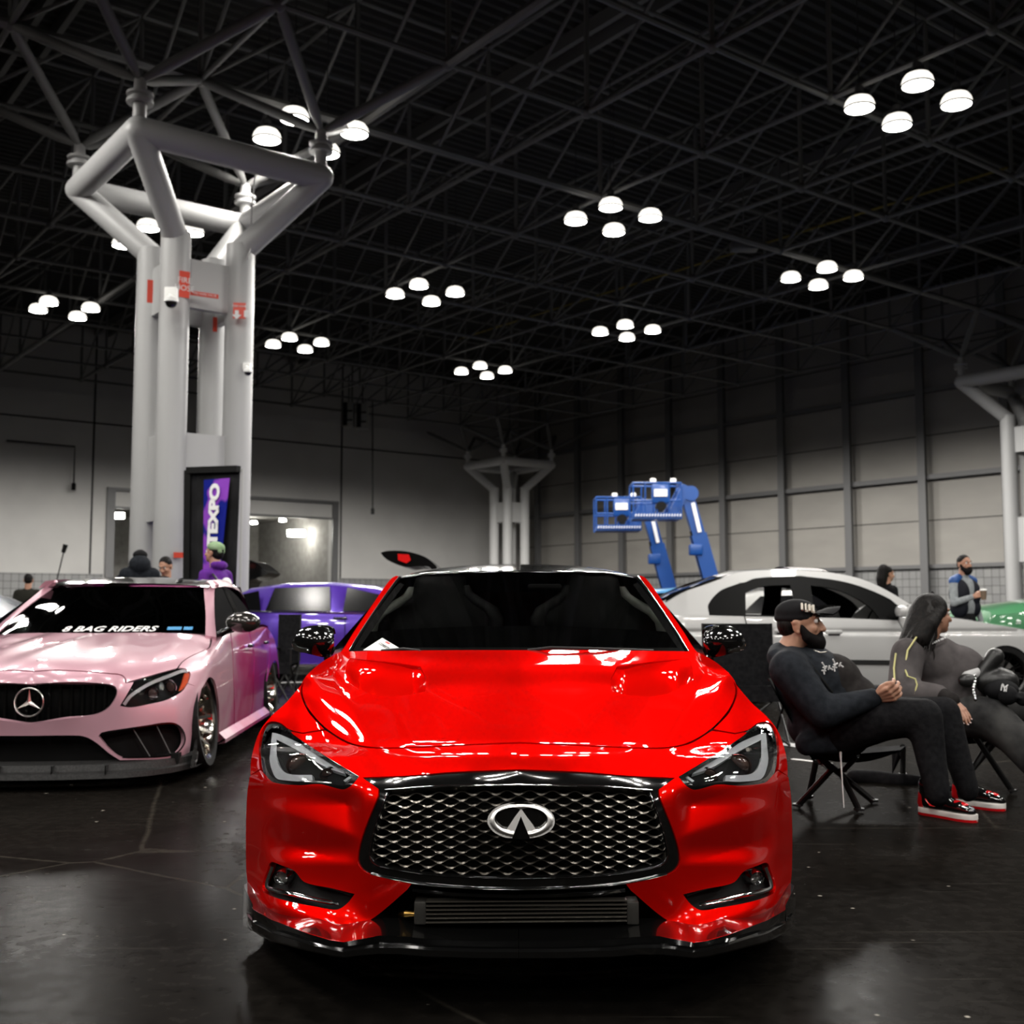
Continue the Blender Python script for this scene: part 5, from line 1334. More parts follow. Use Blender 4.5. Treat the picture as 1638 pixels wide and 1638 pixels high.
def head(t, iv, c, fwd, up=(0, 0, 1), sc=1.0, skin=m_skin, neck_to=None, hair=None, beard=False, name='head', hairmat=None):
    """head with face; c is the centre of the skull"""
    H = frame(c, fwd, up); S = sc
    def L(x, y, z): return H @ Vector((x * S, y * S, z * S))
    R3 = H.to_3x3()
    parts = [('e', L(0, -.012, .03), (.076 * S, .096 * S, .092 * S), R3), ('e', L(0, .02, -.035), (.064 * S, .070 * S, .075 * S), R3),
             ('e', L(0, .055, -.082), (.036 * S, .030 * S, .026 * S), R3),                                   # chin
             ('l', [L(0, .088, .012), L(0, .104, -.018), L(0, .108, -.030)], [.009 * S, .012 * S, .015 * S]),   # nose
             ('e', L(.012, .098, -.033), (.010 * S, .010 * S, .008 * S), R3), ('e', L(-.012, .098, -.033), (.010 * S, .010 * S, .008 * S), R3),
             ('e', L(0, .080, .032), (.052 * S, .014 * S, .012 * S), R3),                                    # brow
             ('e', L(.036, .066, -.022), (.022 * S, .020 * S, .022 * S), R3), ('e', L(-.036, .066, -.022), (.022 * S, .020 * S, .022 * S), R3)]
    for sx in (-1, 1): parts.append(('e', L(sx * .079, -.012, -.008), (.011 * S, .020 * S, .032 * S), R3))
    if neck_to is not None: parts.append(('l', [L(0, -.015, -.05), neck_to], [.060 * S, .066 * S]))
    hg = blob(parts, .0065 * S, 3)
    ho = mk(name, hg, skin, t, 60, iv)
    for sx in (-1, 1):
        mk('eye', G().ball(L(sx * .032, .078, .012), .0125 * S, 8), m_eye, ho, 60, iv)
        mk('iris', G().ball(L(sx * .033, .086, .012), .0068 * S, 8), m_iris, ho, 60, iv)
        mk('eyebrow', G().tube([L(sx * .016, .093, .033), L(sx * .034, .090, .038), L(sx * .052, .078, .033)], [.003 * S, .005 * S, .002 * S], 6), m_hair, ho, 60, iv)
        mk('ear', blob([('e', L(sx * .082, -.012, -.006), (.007 * S, .020 * S, .033 * S), R3), ('e', L(sx * .085, -.018, .012), (.008 * S, .014 * S, .014 * S), R3), ('e', L(sx * .083, -.006, -.033), (.007 * S, .009 * S, .011 * S), R3)], .004 * S, 2), skin, ho, 60, iv)
    mk('mouth', blob([('l', [L(-.022, .080, -.058), L(0, .092, -.056), L(.022, .080, -.058)], [.004 * S, .0065 * S, .004 * S]), ('l', [L(-.018, .080, -.064), L(0, .090, -.066), L(.018, .080, -.064)], [.004 * S, .007 * S, .004 * S])], .003, 2), m_lip, ho, 60, iv)
    if beard:
        bl = [('e', L(0, .070, -.092), (.052 * S, .046 * S, .050 * S), R3), ('e', L(0, .055, -.115), (.045 * S, .040 * S, .036 * S), R3), ('l', [L(-.070, .012, -.012), L(-.062, .034, -.060), L(-.035, .062, -.085), L(0, .074, -.098), L(.035, .062, -.085), L(.062, .034, -.060), L(.070, .012, -.012)], [.014 * S, .028 * S, .034 * S, .038 * S, .034 * S, .028 * S, .014 * S]),
              ('l', [L(-.028, .084, -.060), L(-.016, .097, -.046), L(0, .099, -.043), L(.016, .097, -.046), L(.028, .084, -.060)], [.007 * S, .007 * S, .007 * S, .007 * S, .007 * S])]
        mk('beard', blob(bl, .007 * S, 3), m_beard, ho, 60, iv)
    if hair == 'short':
        mk('hair', blob([('e', L(0, -.022, .045), (.081 * S, .096 * S, .088 * S), R3), ('e', L(0, -.05, .0), (.074 * S, .062 * S, .075 * S), R3)], .009 * S, 2), hairmat or m_hair, t, 60, iv)
    return H, L, ho
def hand(t, iv, wrist, mid, spread, palm_n, curl=.5, sc=1.0, skin=m_skin, name='hand', thumb_side=1, nails=False):
    """palm from the wrist towards mid, five separate bent fingers; spread = direction across the knuckles towards the little finger"""
    wv = Vector(wrist); f = (Vector(mid) - wv).normalized(); n = Vector(palm_n); n = (n - f * n.dot(f)).normalized(); s_ = Vector(spread); s_ = (s_ - f * s_.dot(f) - n * s_.dot(n)).normalized()
    S = sc; K = wv + f * .088 * S
    parts = [('l', [wv - f * .03 * S, wv + f * .01 * S], [.027 * S, .026 * S])]
    for k in range(4):
        o = (k - 1.5) * .0205 * S; parts.append(('l', [wv + s_ * o * .55 + f * .012 * S, K + s_ * o - f * abs(k - 1.2) * .004 * S], [.0165 * S, .0125 * S]))
    lens_ = [.074, .082, .076, .060]; rr = [.0088, .009, .0087, .0078]
    tips = []
    for k in range(4):
        o = (k - 1.5) * .0205 * S; p0 = K + s_ * o - f * abs(k - 1.2) * .004 * S; L_ = lens_[k] * S
        a = curl; d1 = (f * cos(a * .7) + n * sin(a * .7) + s_ * (k - 1.5) * .07).normalized(); d2 = f * cos(a * 1.7) + n * sin(a * 1.7); d3 = f * cos(a * 2.4) + n * sin(a * 2.4)
        p1 = p0 + d1 * L_ * .46; p2 = p1 + d2 * L_ * .31; p3 = p2 + d3 * L_ * .23
        parts.append(('l', [p0, p1, p2, p3], [rr[k] * 1.12 * S, rr[k] * S, rr[k] * .92 * S, rr[k] * .8 * S])); tips.append((p3, d3))
    t0 = wv - s_ * .016 * S + f * .02 * S; t1 = wv - s_ * .038 * S + f * .052 * S + n * .010 * S; t2 = t1 - s_ * .008 * S + f * .034 * S + n * .008 * S; t3 = t2 + f * .024 * S + n * .006 * S + s_ * .004 * S
    parts.append(('l', [t0, t1, t2, t3], [.016 * S, .0135 * S, .0105 * S, .0085 * S]))
    o_ = mk(name, blob(parts, .0042 * S, 2), skin, t, 60, iv)
    if nails:
        for p, d in tips: mk('nail', G().ball(p - n * .006 * S + d * .006, .0062 * S, 6, (1, 1, .8)), mat('pale_nail', (.6, .45, .42), .25), o_, 60, iv)
    return o_
def shoe(t, iv, heel, toe, sc=1.0):
    """high basketball shoe; heel and toe are ground points"""
    h = Vector(heel); d = Vector(toe) - h; Ln = d.length; f = d.normalized(); r = f.cross(Vector((0, 0, 1)))
    def L(a, b, z): return h + f * (a * Ln) + r * b + Vector((0, 0, z))
    def ring(ws, z): 
        pts = []
        for a, w_ in ws: pts.append(L(a, w_, z))
        for a, w_ in ws[::-1]: pts.append(L(a, -w_, z))
        return pts
    ws = [(0, .015), (.02, .032), (.12, .040), (.35, .038), (.55, .044), (.75, .050), (.88, .044), (.97, .026), (1.0, .008)]
    g = G().grid([ring(ws, .004), ring([(a, w_ * 1.04) for a, w_ in ws], .012), ring([(a, w_ * 1.04) for a, w_ in ws], .034), ring([(a, w_ * .96) for a, w_ in ws], .038)], True)
    n = len(ws) * 2; g.f.append([3 * n + i for i in range(n)])
    so = mk('shoe', G().add([v for v in blob([('l', [L(.14, 0, .07), L(.12, 0, .15)], [.040, .044]), ('l', [L(.14, 0, .055), L(.50, 0, .058), L(.72, 0, .052), L(.88, 0, .046)], [.036, .040, .042, .032]), ('l', [L(.25, 0, .10), L(.55, 0, .075)], [.036, .034])], .007, 3).v], [f_ for f_ in blob([('l', [L(.14, 0, .07), L(.12, 0, .15)], [.040, .044]), ('l', [L(.14, 0, .055), L(.50, 0, .058), L(.72, 0, .052), L(.88, 0, .046)], [.036, .040, .042, .032]), ('l', [L(.25, 0, .10), L(.55, 0, .075)], [.036, .034])], .007, 3).f]), m_patent_black, t, 60, iv)
    mk('midsole', g, mat('white_midsole', (.75, .72, .68), .5), so, 40, iv)
    g2 = G().grid([ring([(a, w_ * 1.03) for a, w_ in ws], 0.0), ring([(a, w_ * 1.05) for a, w_ in ws], .013)], True); g2.f.append(list(range(n)))
    mk('outsole', g2, m_patent_red, so, 40, iv)
    mk('toe_panel', blob([('l', [L(.66, 0, .064), L(.80, 0, .060)], [.034, .029])], .006, 2), m_patent_red, so, 60, iv)
    mk('heel_panel', blob([('l', [L(.07, 0, .055), L(.10, 0, .10)], [.036, .040])], .006, 2), m_patent_red, so, 60, iv)
    for sd in (1, -1):
        mk('side_tick', G().tube([L(.18, sd * .042, .085), L(.28, sd * .046, .058), L(.36, sd * .046, .058), L(.50, sd * .040, .088)], [.003, .009, .008, .002], 8, flat=.5), m_patent_red, so, 60, iv)
    for k in range(4): mk('lace', G().tube([L(.34 + k * .06, -.030, .100 - k * .008), L(.35 + k * .06, 0, .112 - k * .008), L(.34 + k * .06, .030, .100 - k * .008)], .0035, 6), m_blk, so, 60, iv)
    return so
m_patent_black = mat('patent_black', (.004, .004, .004), .12, 0, 1)
m_patent_red = mat('patent_red', (.60, .008, .012), .12, 0, 1)

# ---- seated man
man = thing('person', 'man in black cap, black hoodie and red-black high shoes slouched in a folding chair', 'person', (at(1330, 970, 5.75).x, 5.75, 0)); iv = Minv(man)
W = at
HC = W(1280, 998, 5.78); fw = Vector((.93, -.32, .05)); upv = Vector((-.16, 0, 1))
neck = W(1262, 1044, 5.80)
Hm, Lm, ho = head(man, iv, HC, fw, upv, 1.05, m_skin, neck, None, True)
# cap
R3 = Hm.to_3x3()
cap = mk('cap', blob([('e', Lm(0, -.018, .060), (.088, .106, .066), R3), ('e', Lm(0, -.022, .035), (.090, .108, .040), R3)], .008, 3), mat('black_cap', (.010, .010, .011), .8), man, 60, iv)
g = G(); rows = []
for k in range(7):
    a = (k / 6 - .5) * 1.7; rows.append([Lm(.082 * sin(a), .070 * cos(a), .052), Lm(.094 * sin(a), .080 + .055 * cos(a), .074 - .03 * abs(sin(a))), Lm(.088 * sin(a), .095 + .100 * cos(a), .078 - .045 * abs(sin(a))), Lm(.088 * sin(a), .094 + .099 * cos(a), .070 - .045 * abs(sin(a))), Lm(.092 * sin(a), .075 + .05 * cos(a), .062 - .03 * abs(sin(a)))])
mk('cap_peak', G().grid(rows), mat('black_cap', (0, 0, 0)), cap, 50, iv)
# four pale stitched letters, not legible in the picture, on the side of the crown front
gl_ = G()
for k in range(4):
    y_ = .022 + .0155 * k; x_ = .094 * sqrt(max(0, 1 - ((y_ + .02) / .114)**2)) + .0; z_ = .086 - .004 * k
    c_ = Lm(x_ * .93, y_, z_); gl_.box(c_, (.020, .0085, .036), R3 @ Matrix.Rotation(-.45, 3, 'Y') @ Matrix.Rotation(.25 * k - .1, 3, 'Z'))
    if k % 2: gl_.box(Lm(x_ * .97, y_ + .004, z_ - .016), (.016, .012, .010), R3)
mk('cap_lettering', gl_, mat('cream_thread', (.7, .66, .58), .7), cap, 0, iv)
mk('hair', blob([('e', Lm(0, -.05, .0), (.080, .066, .072), R3)], .008, 2), m_hair, man, 60, iv)
# hooded jacket: torso, sleeves, gathered hood
sh_n = W(1262, 1072, 5.56); el_n = W(1316, 1140, 5.46); wr_n = W(1396, 1117, 5.50)
sh_f = W(1308, 1062, 6.02); el_f = W(1368, 1118, 6.02); wr_f = W(1404, 1112, 5.66)
tor = [('e', W(1300, 1093, 5.78), (.19, .235, .185)), ('e', W(1322, 1120, 5.78), (.21, .23, .19)), ('e', W(1322, 1160, 5.78), (.20, .22, .15)),
       ('l', [W(1262, 1060, 5.80), W(1280, 1078, 5.80)], [.10, .15]), ('l', [W(1290, 1190, 5.62), W(1335, 1190, 5.62)], [.06, .05]),
       ('l', [sh_n, el_n, wr_n], [.100, .082, .050]), ('l', [sh_f, el_f, wr_f], [.095, .075, .048]),
       ('l', [sh_n, W(1270, 1062, 5.8), sh_f], [.10, .10, .095]),
       ('l', [W(1240, 1052, 5.68), W(1247, 1045, 5.80), W(1262, 1046, 5.92)], [.045, .06, .045])]
mk('hooded_jacket', blob(tor, .013, 7), m_hood, man, 60, iv)
mk('hood_collar', blob([('l', [W(1246, 1050, 5.70), W(1262, 1052, 5.66), W(1292, 1056, 5.64), W(1306, 1064, 5.70)], [.028, .026, .026, .02]), ('l', [W(1240, 1050, 5.78), W(1248, 1046, 5.92), W(1290, 1046, 5.96)], [.035, .035, .02])], .009, 4), m_hood, man, 60, iv)
mk('t_shirt', blob([('e', W(1330, 1092, 5.74), (.155, .17, .15)), ('e', W(1352, 1116, 5.74), (.165, .19, .13))], .012, 5), m_tee, man, 60, iv)
mk('zip', G().tube([W(1297, 1062, 5.60), W(1318, 1090, 5.545), W(1332, 1108, 5.54)], .006, 6), m_black, man, 60, iv)
gm = G()
for cx, cy, s_ in ((1321, 1069, .04), (1338, 1064, .05)):
    for k in range(7):
        a = k * .9 + cx; p = W(cx + 5 * cos(a), cy + 5 * sin(a) * .8, 5.545 if cx > 1330 else 5.56); gm.tube([p, p + Vector((.022 * cos(a * 2), -.004, .022 * sin(a * 2)))], .004, 5)
mk('shirt_print', gm, mat('white_print', (.6, .6, .6), .6), man, 60, iv)
mk('necklace', G().tube([W(1302, 1040, 5.66), W(1312, 1044, 5.60), W(1322, 1043, 5.62)], .004, 6), m_satin, man, 60, iv)
hip = W(1330, 1172, 5.80)
kn_n = W(1478, 1146, 5.45); an_n = W(1500, 1268, 5.36); kn_f = W(1510, 1140, 5.95); an_f = W(1548, 1262, 5.85)
mk('jeans', blob([('e', hip, (.20, .20, .14)), ('l', [W(1340, 1172, 5.66), W(1410, 1150, 5.54), kn_n], [.115, .108, .088]), ('l', [kn_n, W(1487, 1200, 5.42), an_n], [.088, .074, .058]), ('l', [an_n, W(1499, 1272, 5.36)], [.058, .056]),
                  ('l', [W(1345, 1165, 5.95), W(1440, 1145, 5.95), kn_f], [.11, .10, .085]), ('l', [kn_f, W(1528, 1200, 5.90), an_f], [.085, .070, .056]), ('l', [an_f, W(1548, 1266, 5.85)], [.056, .053])], .013, 5), m_jean, man, 60, iv)
hn = W(1476, 1303, 5.35); hn.z = 0; tn = W(1562, 1311, 5.22); tn.z = 0
def gnd(px, py): p = atz(px, py, 0); return p
shoe(man, iv, gnd(1473, 1301), gnd(1563, 1316))
shoe(man, iv, gnd(1528, 1288), gnd(1609, 1297))
hand(man, iv, wr_n + (wr_n - el_n).normalized() * .02, W(1416, 1112, 5.46), (0, .2, -1), (-.2, 1, .1), .95, 1.05, m_skin)
hand(man, iv, wr_f + Vector((.01, -.03, 0)), W(1432, 1118, 5.50), (0, -.4, -1), (-.3, -.6, -.3), .8, 1.0, m_skin)

# ---- seated woman
wo = thing('person', 'woman with long black wavy hair in a grey jersey sitting right of the man', 'person', (at(1510, 970, 6.6).x, 6.6, 0)); iw = Minv(wo)
HW = W(1494, 985, 6.55); fww = Vector((.95, .25, .04))
Hw, Lw, hw_ = head(wo, iw, HW, fww, (-.05, 0, 1), .95, m_skin2, W(1482, 1022, 6.55))
Rw3 = Hw.to_3x3()
hairp = [('e', Lw(0, -.028, .045), (.092, .105, .092), Rw3), ('l', [Lw(.0, -.07, .02), W(1468, 1010, 6.50), W(1452, 1038, 6.48), W(1442, 1060, 6.48)], [.085, .085, .065, .025]),
         ('l', [Lw(-.05, -.03, .0), W(1472, 1005, 6.68), W(1462, 1030, 6.70)], [.06, .07, .05]), ('l', [Lw(.072, -.01, .03), W(1486, 1000, 6.42), W(1474, 1022, 6.40), W(1460, 1040, 6.42)], [.035, .05, .05, .03])]
for k in range(9):
    a = Lw(.06 * cos(k), -.08, .02 - .004 * k); b = W(1443 + 4.5 * k, 1034 + 9 * sin(k * 2.1), 6.42 + .03 * (k % 4)); m_ = (a + b) / 2 + Vector((-.02 * sin(k * 1.7), -.02, .0)); hairp.append(('l', [a, m_, b], [.03, .026, .012]))
hro = mk('hair', blob(hairp, .010, 2), m_hair, wo, 60, iw)
m_strand = mat('hair_strand', (.010, .008, .007), .4, spec=.35)
random.seed(3); gs = G()
for k in range(70):
    u = random.random(); ph = random.random() * 6
    a = Lw(-.02 + .09 * sin(u * 3), -.02 - .09 * u, .128 - .05 * u * u); pts = []
    tip = W(1441 + 52 * random.random()**1.3, 1030 + 34 * (1 - u) * random.random() + 8, 6.36 + .10 * random.random()); mid = Lw(.092 - .03 * u, -.03 - .07 * u, -.01)
    for q in np.linspace(0, 1, 12):
        p = a * (1 - q)**2 + mid * 2 * q * (1 - q) + tip * q * q
        pts.append(p + Vector((.010 * sin(ph + q * 16), -.030 * sin(pi * q), .006 * cos(ph + q * 14))) * (q**.7))
    gs.tube(pts, [.0052] * 9 + [.004, .003, .001], 5)
tag(mk('hair_strands', gs, m_strand, hro, 60, iw), kind='stuff')
mk('nose_ring', G().lathe([(.006, -.001), (.007, 0), (.006, .001)], 12, Matrix.Translation(Lw(.0, .112, -.040)) @ Matrix.Rotation(pi / 2, 4, 'X'), caps=False), m_chrome, hw_, 40, iw)
mk('hair_band', blob([('l', [Lw(-.085, -.0, .06), Lw(0, -.0, .142), Lw(.085, -.0, .06)], [.010, .010, .010])], .006, 1), m_black, wo, 60, iw)
s1 = W(1452, 1046, 6.42); e1 = W(1444, 1108, 6.30); w1 = W(1500, 1112, 6.20)
s2 = W(1500, 1040, 6.80); e2 = W(1560, 1090, 6.90)
mk('jersey', blob([('e', W(1490, 1062, 6.6), (.20, .20, .17)), ('e', W(1530, 1075, 6.58), (.17, .20, .16)), ('e', W(1508, 1105, 6.6), (.23, .22, .18)), ('l', [W(1474, 1034, 6.6), W(1486, 1050, 6.6)], [.085, .14]),
                   ('l', [s1, e1, w1], [.095, .085, .062]), ('l', [s2, e2], [.09, .08]), ('l', [s1, W(1478, 1042, 6.6), s2], [.09, .10, .085]), ('l', [W(1545, 1100, 6.5), W(1575, 1092, 6.52)], [.12, .05])], .013, 6), m_jersey, wo, 60, iw)
mk('inner_cuff', blob([('l', [w1, W(1522, 1120, 6.13)], [.052, .046])], .009, 3), m_tee, wo, 60, iw)
mk('white_hem', blob([('l', [W(1548, 1083, 6.36), W(1568, 1073, 6.40)], [.035, .022])], .008, 3), mat('white_cloth', (.45, .45, .45), .8), wo, 60, iw)
gp = mat('yellow_piping', (.55, .52, .24), .7)
mk('piping', G().tube([W(1466, 1019, 6.36), W(1452, 1040, 6.32), W(1447, 1068, 6.30), W(1452, 1082, 6.225), W(1464, 1086, 6.22), W(1467, 1095, 6.20), W(1463, 1110, 6.20)], .005, 6), gp, wo, 60, iw)
mk('piping', G().tube([W(1433, 1045, 6.335), W(1430, 1068, 6.31), W(1431, 1090, 6.245)], .005, 6), gp, wo, 60, iw)
gl_ = G()
for k, (px, py) in enumerate([(1491.5, 1029), (1495, 1027.6), (1498, 1026.2), (1501.5, 1024.6), (1505.5, 1022.8), (1508, 1021.8), (1511.5, 1020), (1515, 1018), (1518, 1016.6)]):
    p = W(px, py, 6.40 + .006 * abs(k - 3)); gl_.bar(p - Vector((.0035, 0, .002)), p + Vector((.0035, 0, .002)), .012, .008)
mk('chest_lettering', gl_, m_white, wo, 0, iw)
hand(wo, iw, W(1522, 1121, 6.13), W(1538, 1138, 6.07), (.5, -.2, .6), (-.3, .9, -.3), .22, .95, m_skin2, nails=True)
mk('jeans', blob([('e', W(1525, 1135, 6.65), (.24, .24, .15)), ('l', [W(1520, 1140, 6.50), W(1585, 1150, 6.35), W(1622, 1180, 6.25)], [.125, .12, .10]), ('l', [W(1622, 1180, 6.25), W(1668, 1235, 6.15), W(1700, 1270, 6.1)], [.10, .08, .06]),
                  ('l', [W(1540, 1135, 6.85), W(1600, 1130, 6.80), W(1660, 1135, 6.75)], [.12, .11, .09]), ('l', [W(1660, 1135, 6.75), W(1690, 1200, 6.7), W(1700, 1250, 6.7)], [.09, .075, .06])], .014, 5), m_gjean, wo, 60, iw)
# bag and cap on her lap
bag = thing('handbag', 'black leather bag with chain strap on the lap of the woman', 'bag', W(1590, 1095, 6.5)); ib = Minv(bag)
mk('bag_body', blob([('e', W(1590, 1090, 6.42), (.14, .09, .085)), ('l', [W(1568, 1080, 6.40), W(1592, 1050, 6.40)], [.04, .05])], .009, 3), mat('black_leather', (.012, .012, .012), .35), bag, 60, ib)
mk('flap', blob([('e', W(1548, 1089, 6.34), (.055, .04, .04))], .006, 3), mat('black_leather', (0, 0, 0)), bag, 60, ib)
gc = G()
for k in range(9): gc.ball(W(1559 + sin(k) * 1.5, 1082 + k * 4.6, 6.33 - k * .012), .010, 6, (1, .6, 1.2))
mk('chain', gc, m_chrome, bag, 60, ib)
kp = thing('baseball_cap', 'black baseball cap with white monogram on the knee of the woman', 'cap', W(1606, 1105, 6.4)); ik = Minv(kp)
mk('crown', blob([('e', W(1602, 1104, 6.34), (.095, .08, .06))], .008, 3), mat('black_cap', (0, 0, 0)), kp, 60, ik)
mk('peak', blob([('l', [W(1612, 1112, 6.28), W(1636, 1118, 6.27)], [.055, .04], .35)], .007, 2), mat('black_cap', (0, 0, 0)), kp, 60, ik)
mk('monogram', cat([text_g('N', .052, Matrix.Translation(W(1606, 1101, 6.235)) @ Matrix.Rotation(pi / 2, 4, 'X') @ Matrix.Rotation(-.2, 4, 'Z'), .002), text_g('Y', .060, Matrix.Translation(W(1607, 1101, 6.232)) @ Matrix.Rotation(pi / 2, 4, 'X') @ Matrix.Rotation(-.2, 4, 'Z'), .002)]), m_white, kp, 0, ik)
# ================================================================== CHAIRS
m_fabric = noise_col(mat('black_canvas', (.008, .008, .009), .9), (.006, .006, .007), (.012, .012, .013), 30, bump=.2)
m_tube = mat('black_tube', (.012, .012, .012), .35)
def low_chair(label, pts, feet, joints, back, seatq, extra=()):
    t = thing('folding_chair', label, 'chair', pts); i_ = Minv(t)
    for a, b in feet:
        mk('leg', G().tube([a, b], .017, 8), m_tube, t, 40, i_); mk('foot', G().tube([b + Vector((0, 0, .012)), b - Vector((0, 0, .0))], .028, 10), m_blk, t, 40, i_)
    for a, b in joints: mk('frame_tube', G().tube([a, b], .014, 8), m_tube, t, 40, i_)
    def sheet(name, q, sag):
        rows = []
        for u in np.linspace(0, 1, 7):
            r_ = []
            for v in np.linspace(0, 1, 9):
                p = (q[0] * (1 - u) + q[1] * u) * (1 - v) + (q[3] * (1 - u) + q[2] * u) * v
                r_.append(p - Vector((0, 0, sag * sin(pi * v) * sin(pi * u))) )
            rows.append(r_)
        g = G().grid(rows); n = len(g.v); g.add([v - Vector((0, .0, .012)) for v in g.v[:n]], [list(f[::-1]) for f in g.f])
        mk(name, g, m_fabric, t, 60, i_)
    sheet('back_sheet', back, .02); sheet('seat_sheet', seatq, .05)
    return t
def gz(px, py): return atz(px, py, 0.012)
hub = at(1330, 1231, 5.95)
low_chair('black low folding chair with crossed legs under the man in the black cap', Vector((at(1330, 970, 5.9).x, 5.9, 0)),
  [(hub, gz(1276, 1289)), (hub + Vector((.04, 0, 0)), gz(1374, 1296)), (hub + Vector((.0, .3, 0)), gz(1293, 1276)), (hub + Vector((.05, .3, .0)), gz(1397, 1282)), (at(1444, 1195, 6.3), gz(1444, 1240))],
  [(at(1286, 1184, 5.9), hub), (at(1232, 1085, 6.02), at(1286, 1184, 5.9)), (at(1300, 1190, 6.2), hub + Vector((0, .2, 0))), (at(1372, 1208, 5.8), hub + Vector((.06, -.02, 0))), (hub, hub + Vector((.02, .3, 0))), (at(1240, 1080, 6.5), at(1300, 1200, 6.3))],
  [at(1229, 1085, 5.72), at(1238, 1085, 6.5), at(1308, 1205, 6.4), at(1300, 1214, 5.72)],
  [at(1296, 1212, 5.72), at(1305, 1200, 6.35), at(1450, 1192, 6.35), at(1440, 1200, 5.85)])
hub2 = at(1585, 1218, 6.75)
low_chair('black folding chair with crossed legs under the woman with long hair', Vector((at(1560, 970, 6.75).x, 6.75, 0)),
  [(at(1556, 1172, 6.5), gz(1619, 1266)), (at(1588, 1180, 6.7), gz(1535, 1262)), (at(1597, 1182, 7.0), gz(1548, 1240)), (at(1500, 1172, 7.0), gz(1480, 1235))],
  [(at(1556, 1175, 6.5), at(1500, 1165, 6.9)), (at(1437, 1080, 6.85), at(1480, 1172, 6.85)), (at(1480, 1172, 6.85), at(1600, 1180, 6.7))],
  [at(1433, 1062, 6.7), at(1440, 1062, 7.2), at(1485, 1172, 7.1), at(1478, 1176, 6.6)],
  [at(1478, 1176, 6.6), at(1485, 1170, 7.1), at(1610, 1170, 7.1), at(1600, 1180, 6.5)])
# empty camping chair behind the red car's mirror
def camp_chair(label, c, Wd=.54, Hh=.90, rz=0.0):
    t = thing('camping_chair', label, 'chair', c, rz); w2 = Wd / 2
    for s in (-1, 1):
        mk('leg', G().tube([(s * w2, .25, .45), (-s * w2 * .0 + s * w2, .30, Hh)], .012, 8), m_tube, t, 40)
        for y in (-.25, .25):
            mk('leg', G().tube([(s * w2, y, .44), (-s * w2, y, .01)], .010, 8), m_tube, t, 40)
        mk('side_strut', G().tube([(s * w2, -.25, .44), (s * w2, .25, .01)], .010, 8), m_tube, t, 40)
        mk('side_strut', G().tube([(s * w2, .25, .44), (s * w2, -.25, .01)], .010, 8), m_tube, t, 40)
        mk('armrest', G().box((s * w2, 0, .60), (.05, .5, .02), bev=.008), m_fabric, t, 40)
        mk('arm_post', G().tube([(s * w2, -.25, .44), (s * w2, -.25, .60)], .01, 8), m_tube, t, 40)
    rows = [[Vector((u * w2, .25 + .05 * (z - .45) - .04 * (1 - u * u), z)) for u in np.linspace(-1, 1, 9)] for z in np.linspace(.42, Hh, 6)]
    g = G().grid(rows); n = len(g.v); g.add([v + Vector((0, .012, 0)) for v in g.v[:n]], [list(f[::-1]) for f in g.f]); mk('back_sheet', g, m_fabric, t, 60)
    rows = [[Vector((u * w2, y, .44 - .04 * (1 - u * u))) for u in np.linspace(-1, 1, 9)] for y in np.linspace(-.27, .27, 6)]
    g = G().grid(rows); n = len(g.v); g.add([v - Vector((0, 0, .012)) for v in g.v[:n]], [list(f[::-1]) for f in g.f]); mk('seat_sheet', g, m_fabric, t, 60)
    mk('front_apron', G().box((0, -.27, .40), (Wd, .012, .12)), m_fabric, t, 0)
    return t
camp_chair('empty black camping chair between the red car mirror and the seated man', Vector((at(1190, 970, 9.0).x, 9.0, 0)), .56, .93)
camp_chair('black camping chair in front of the purple crossover', Vector((at(456, 970, 12.6).x, 12.6, 0)), .24, .98)
# limp black carrying bag on the floor under the chairs
fb_ = thing('carry_bag', 'limp black carrying bag lying on the floor between the seated pair', 'bag', Vector((at(1420, 970, 7.0).x, 7.0, 0))); i_ = Minv(fb_)
mk('bag_body', blob([('l', [at(1365, 1243, 7.0), at(1400, 1246, 7.0), at(1440, 1250, 6.9), at(1474, 1248, 6.9)], [.045, .055, .05, .03], 1), ('l', [at(1475, 1248, 6.9), at(1520, 1262, 6.6)], [.03, .02])], .012, 4), m_fabric, fb_, 60, i_)
mk('strap', G().tube([at(1432, 1196, 6.6), at(1428, 1236, 6.6), at(1440, 1200, 6.55)], [.02, .004, .02], 8), m_fabric, fb_, 60, i_)
# chair cord hanging by the man
cd_ = thing('white_cord', 'thin pale cord hanging from the chair of the man to the floor', 'cord', at(1345, 1250, 5.6)); i_ = Minv(cd_)
mk('cord', G().tube([at(1352, 1172, 5.55), at(1344, 1185, 5.58), at(1345, 1215, 5.6), at(1350, 1292, 5.55)], [.012, .010, .004, .002], 6), m_paper, cd_, 60, i_)
# floor tape strips and grate
def floor_strip(label, a, b, wd, m, name='tape_strip', c='tape'):
    a = atz(*a, .002); b = atz(*b, .002); tag(mk(name, G().bar(a, b, wd, .003), m, None, 0), label, c)
floor_strip('white tape strip on the floor behind the chair of the man', (1267, 1214), (1330, 1221), .035, m_paper)
floor_strip('pale tape strip on the floor between the pink and red cars', (446, 1092), (484, 1091), .10, m_paper)
floor_strip('dark metal floor cover beside the front wheel of the red car', (1250, 1189), (1300, 1197), .16, mat('floor_plate', (.10, .10, .10), .4, .6), 'floor_plate', 'floor plate')

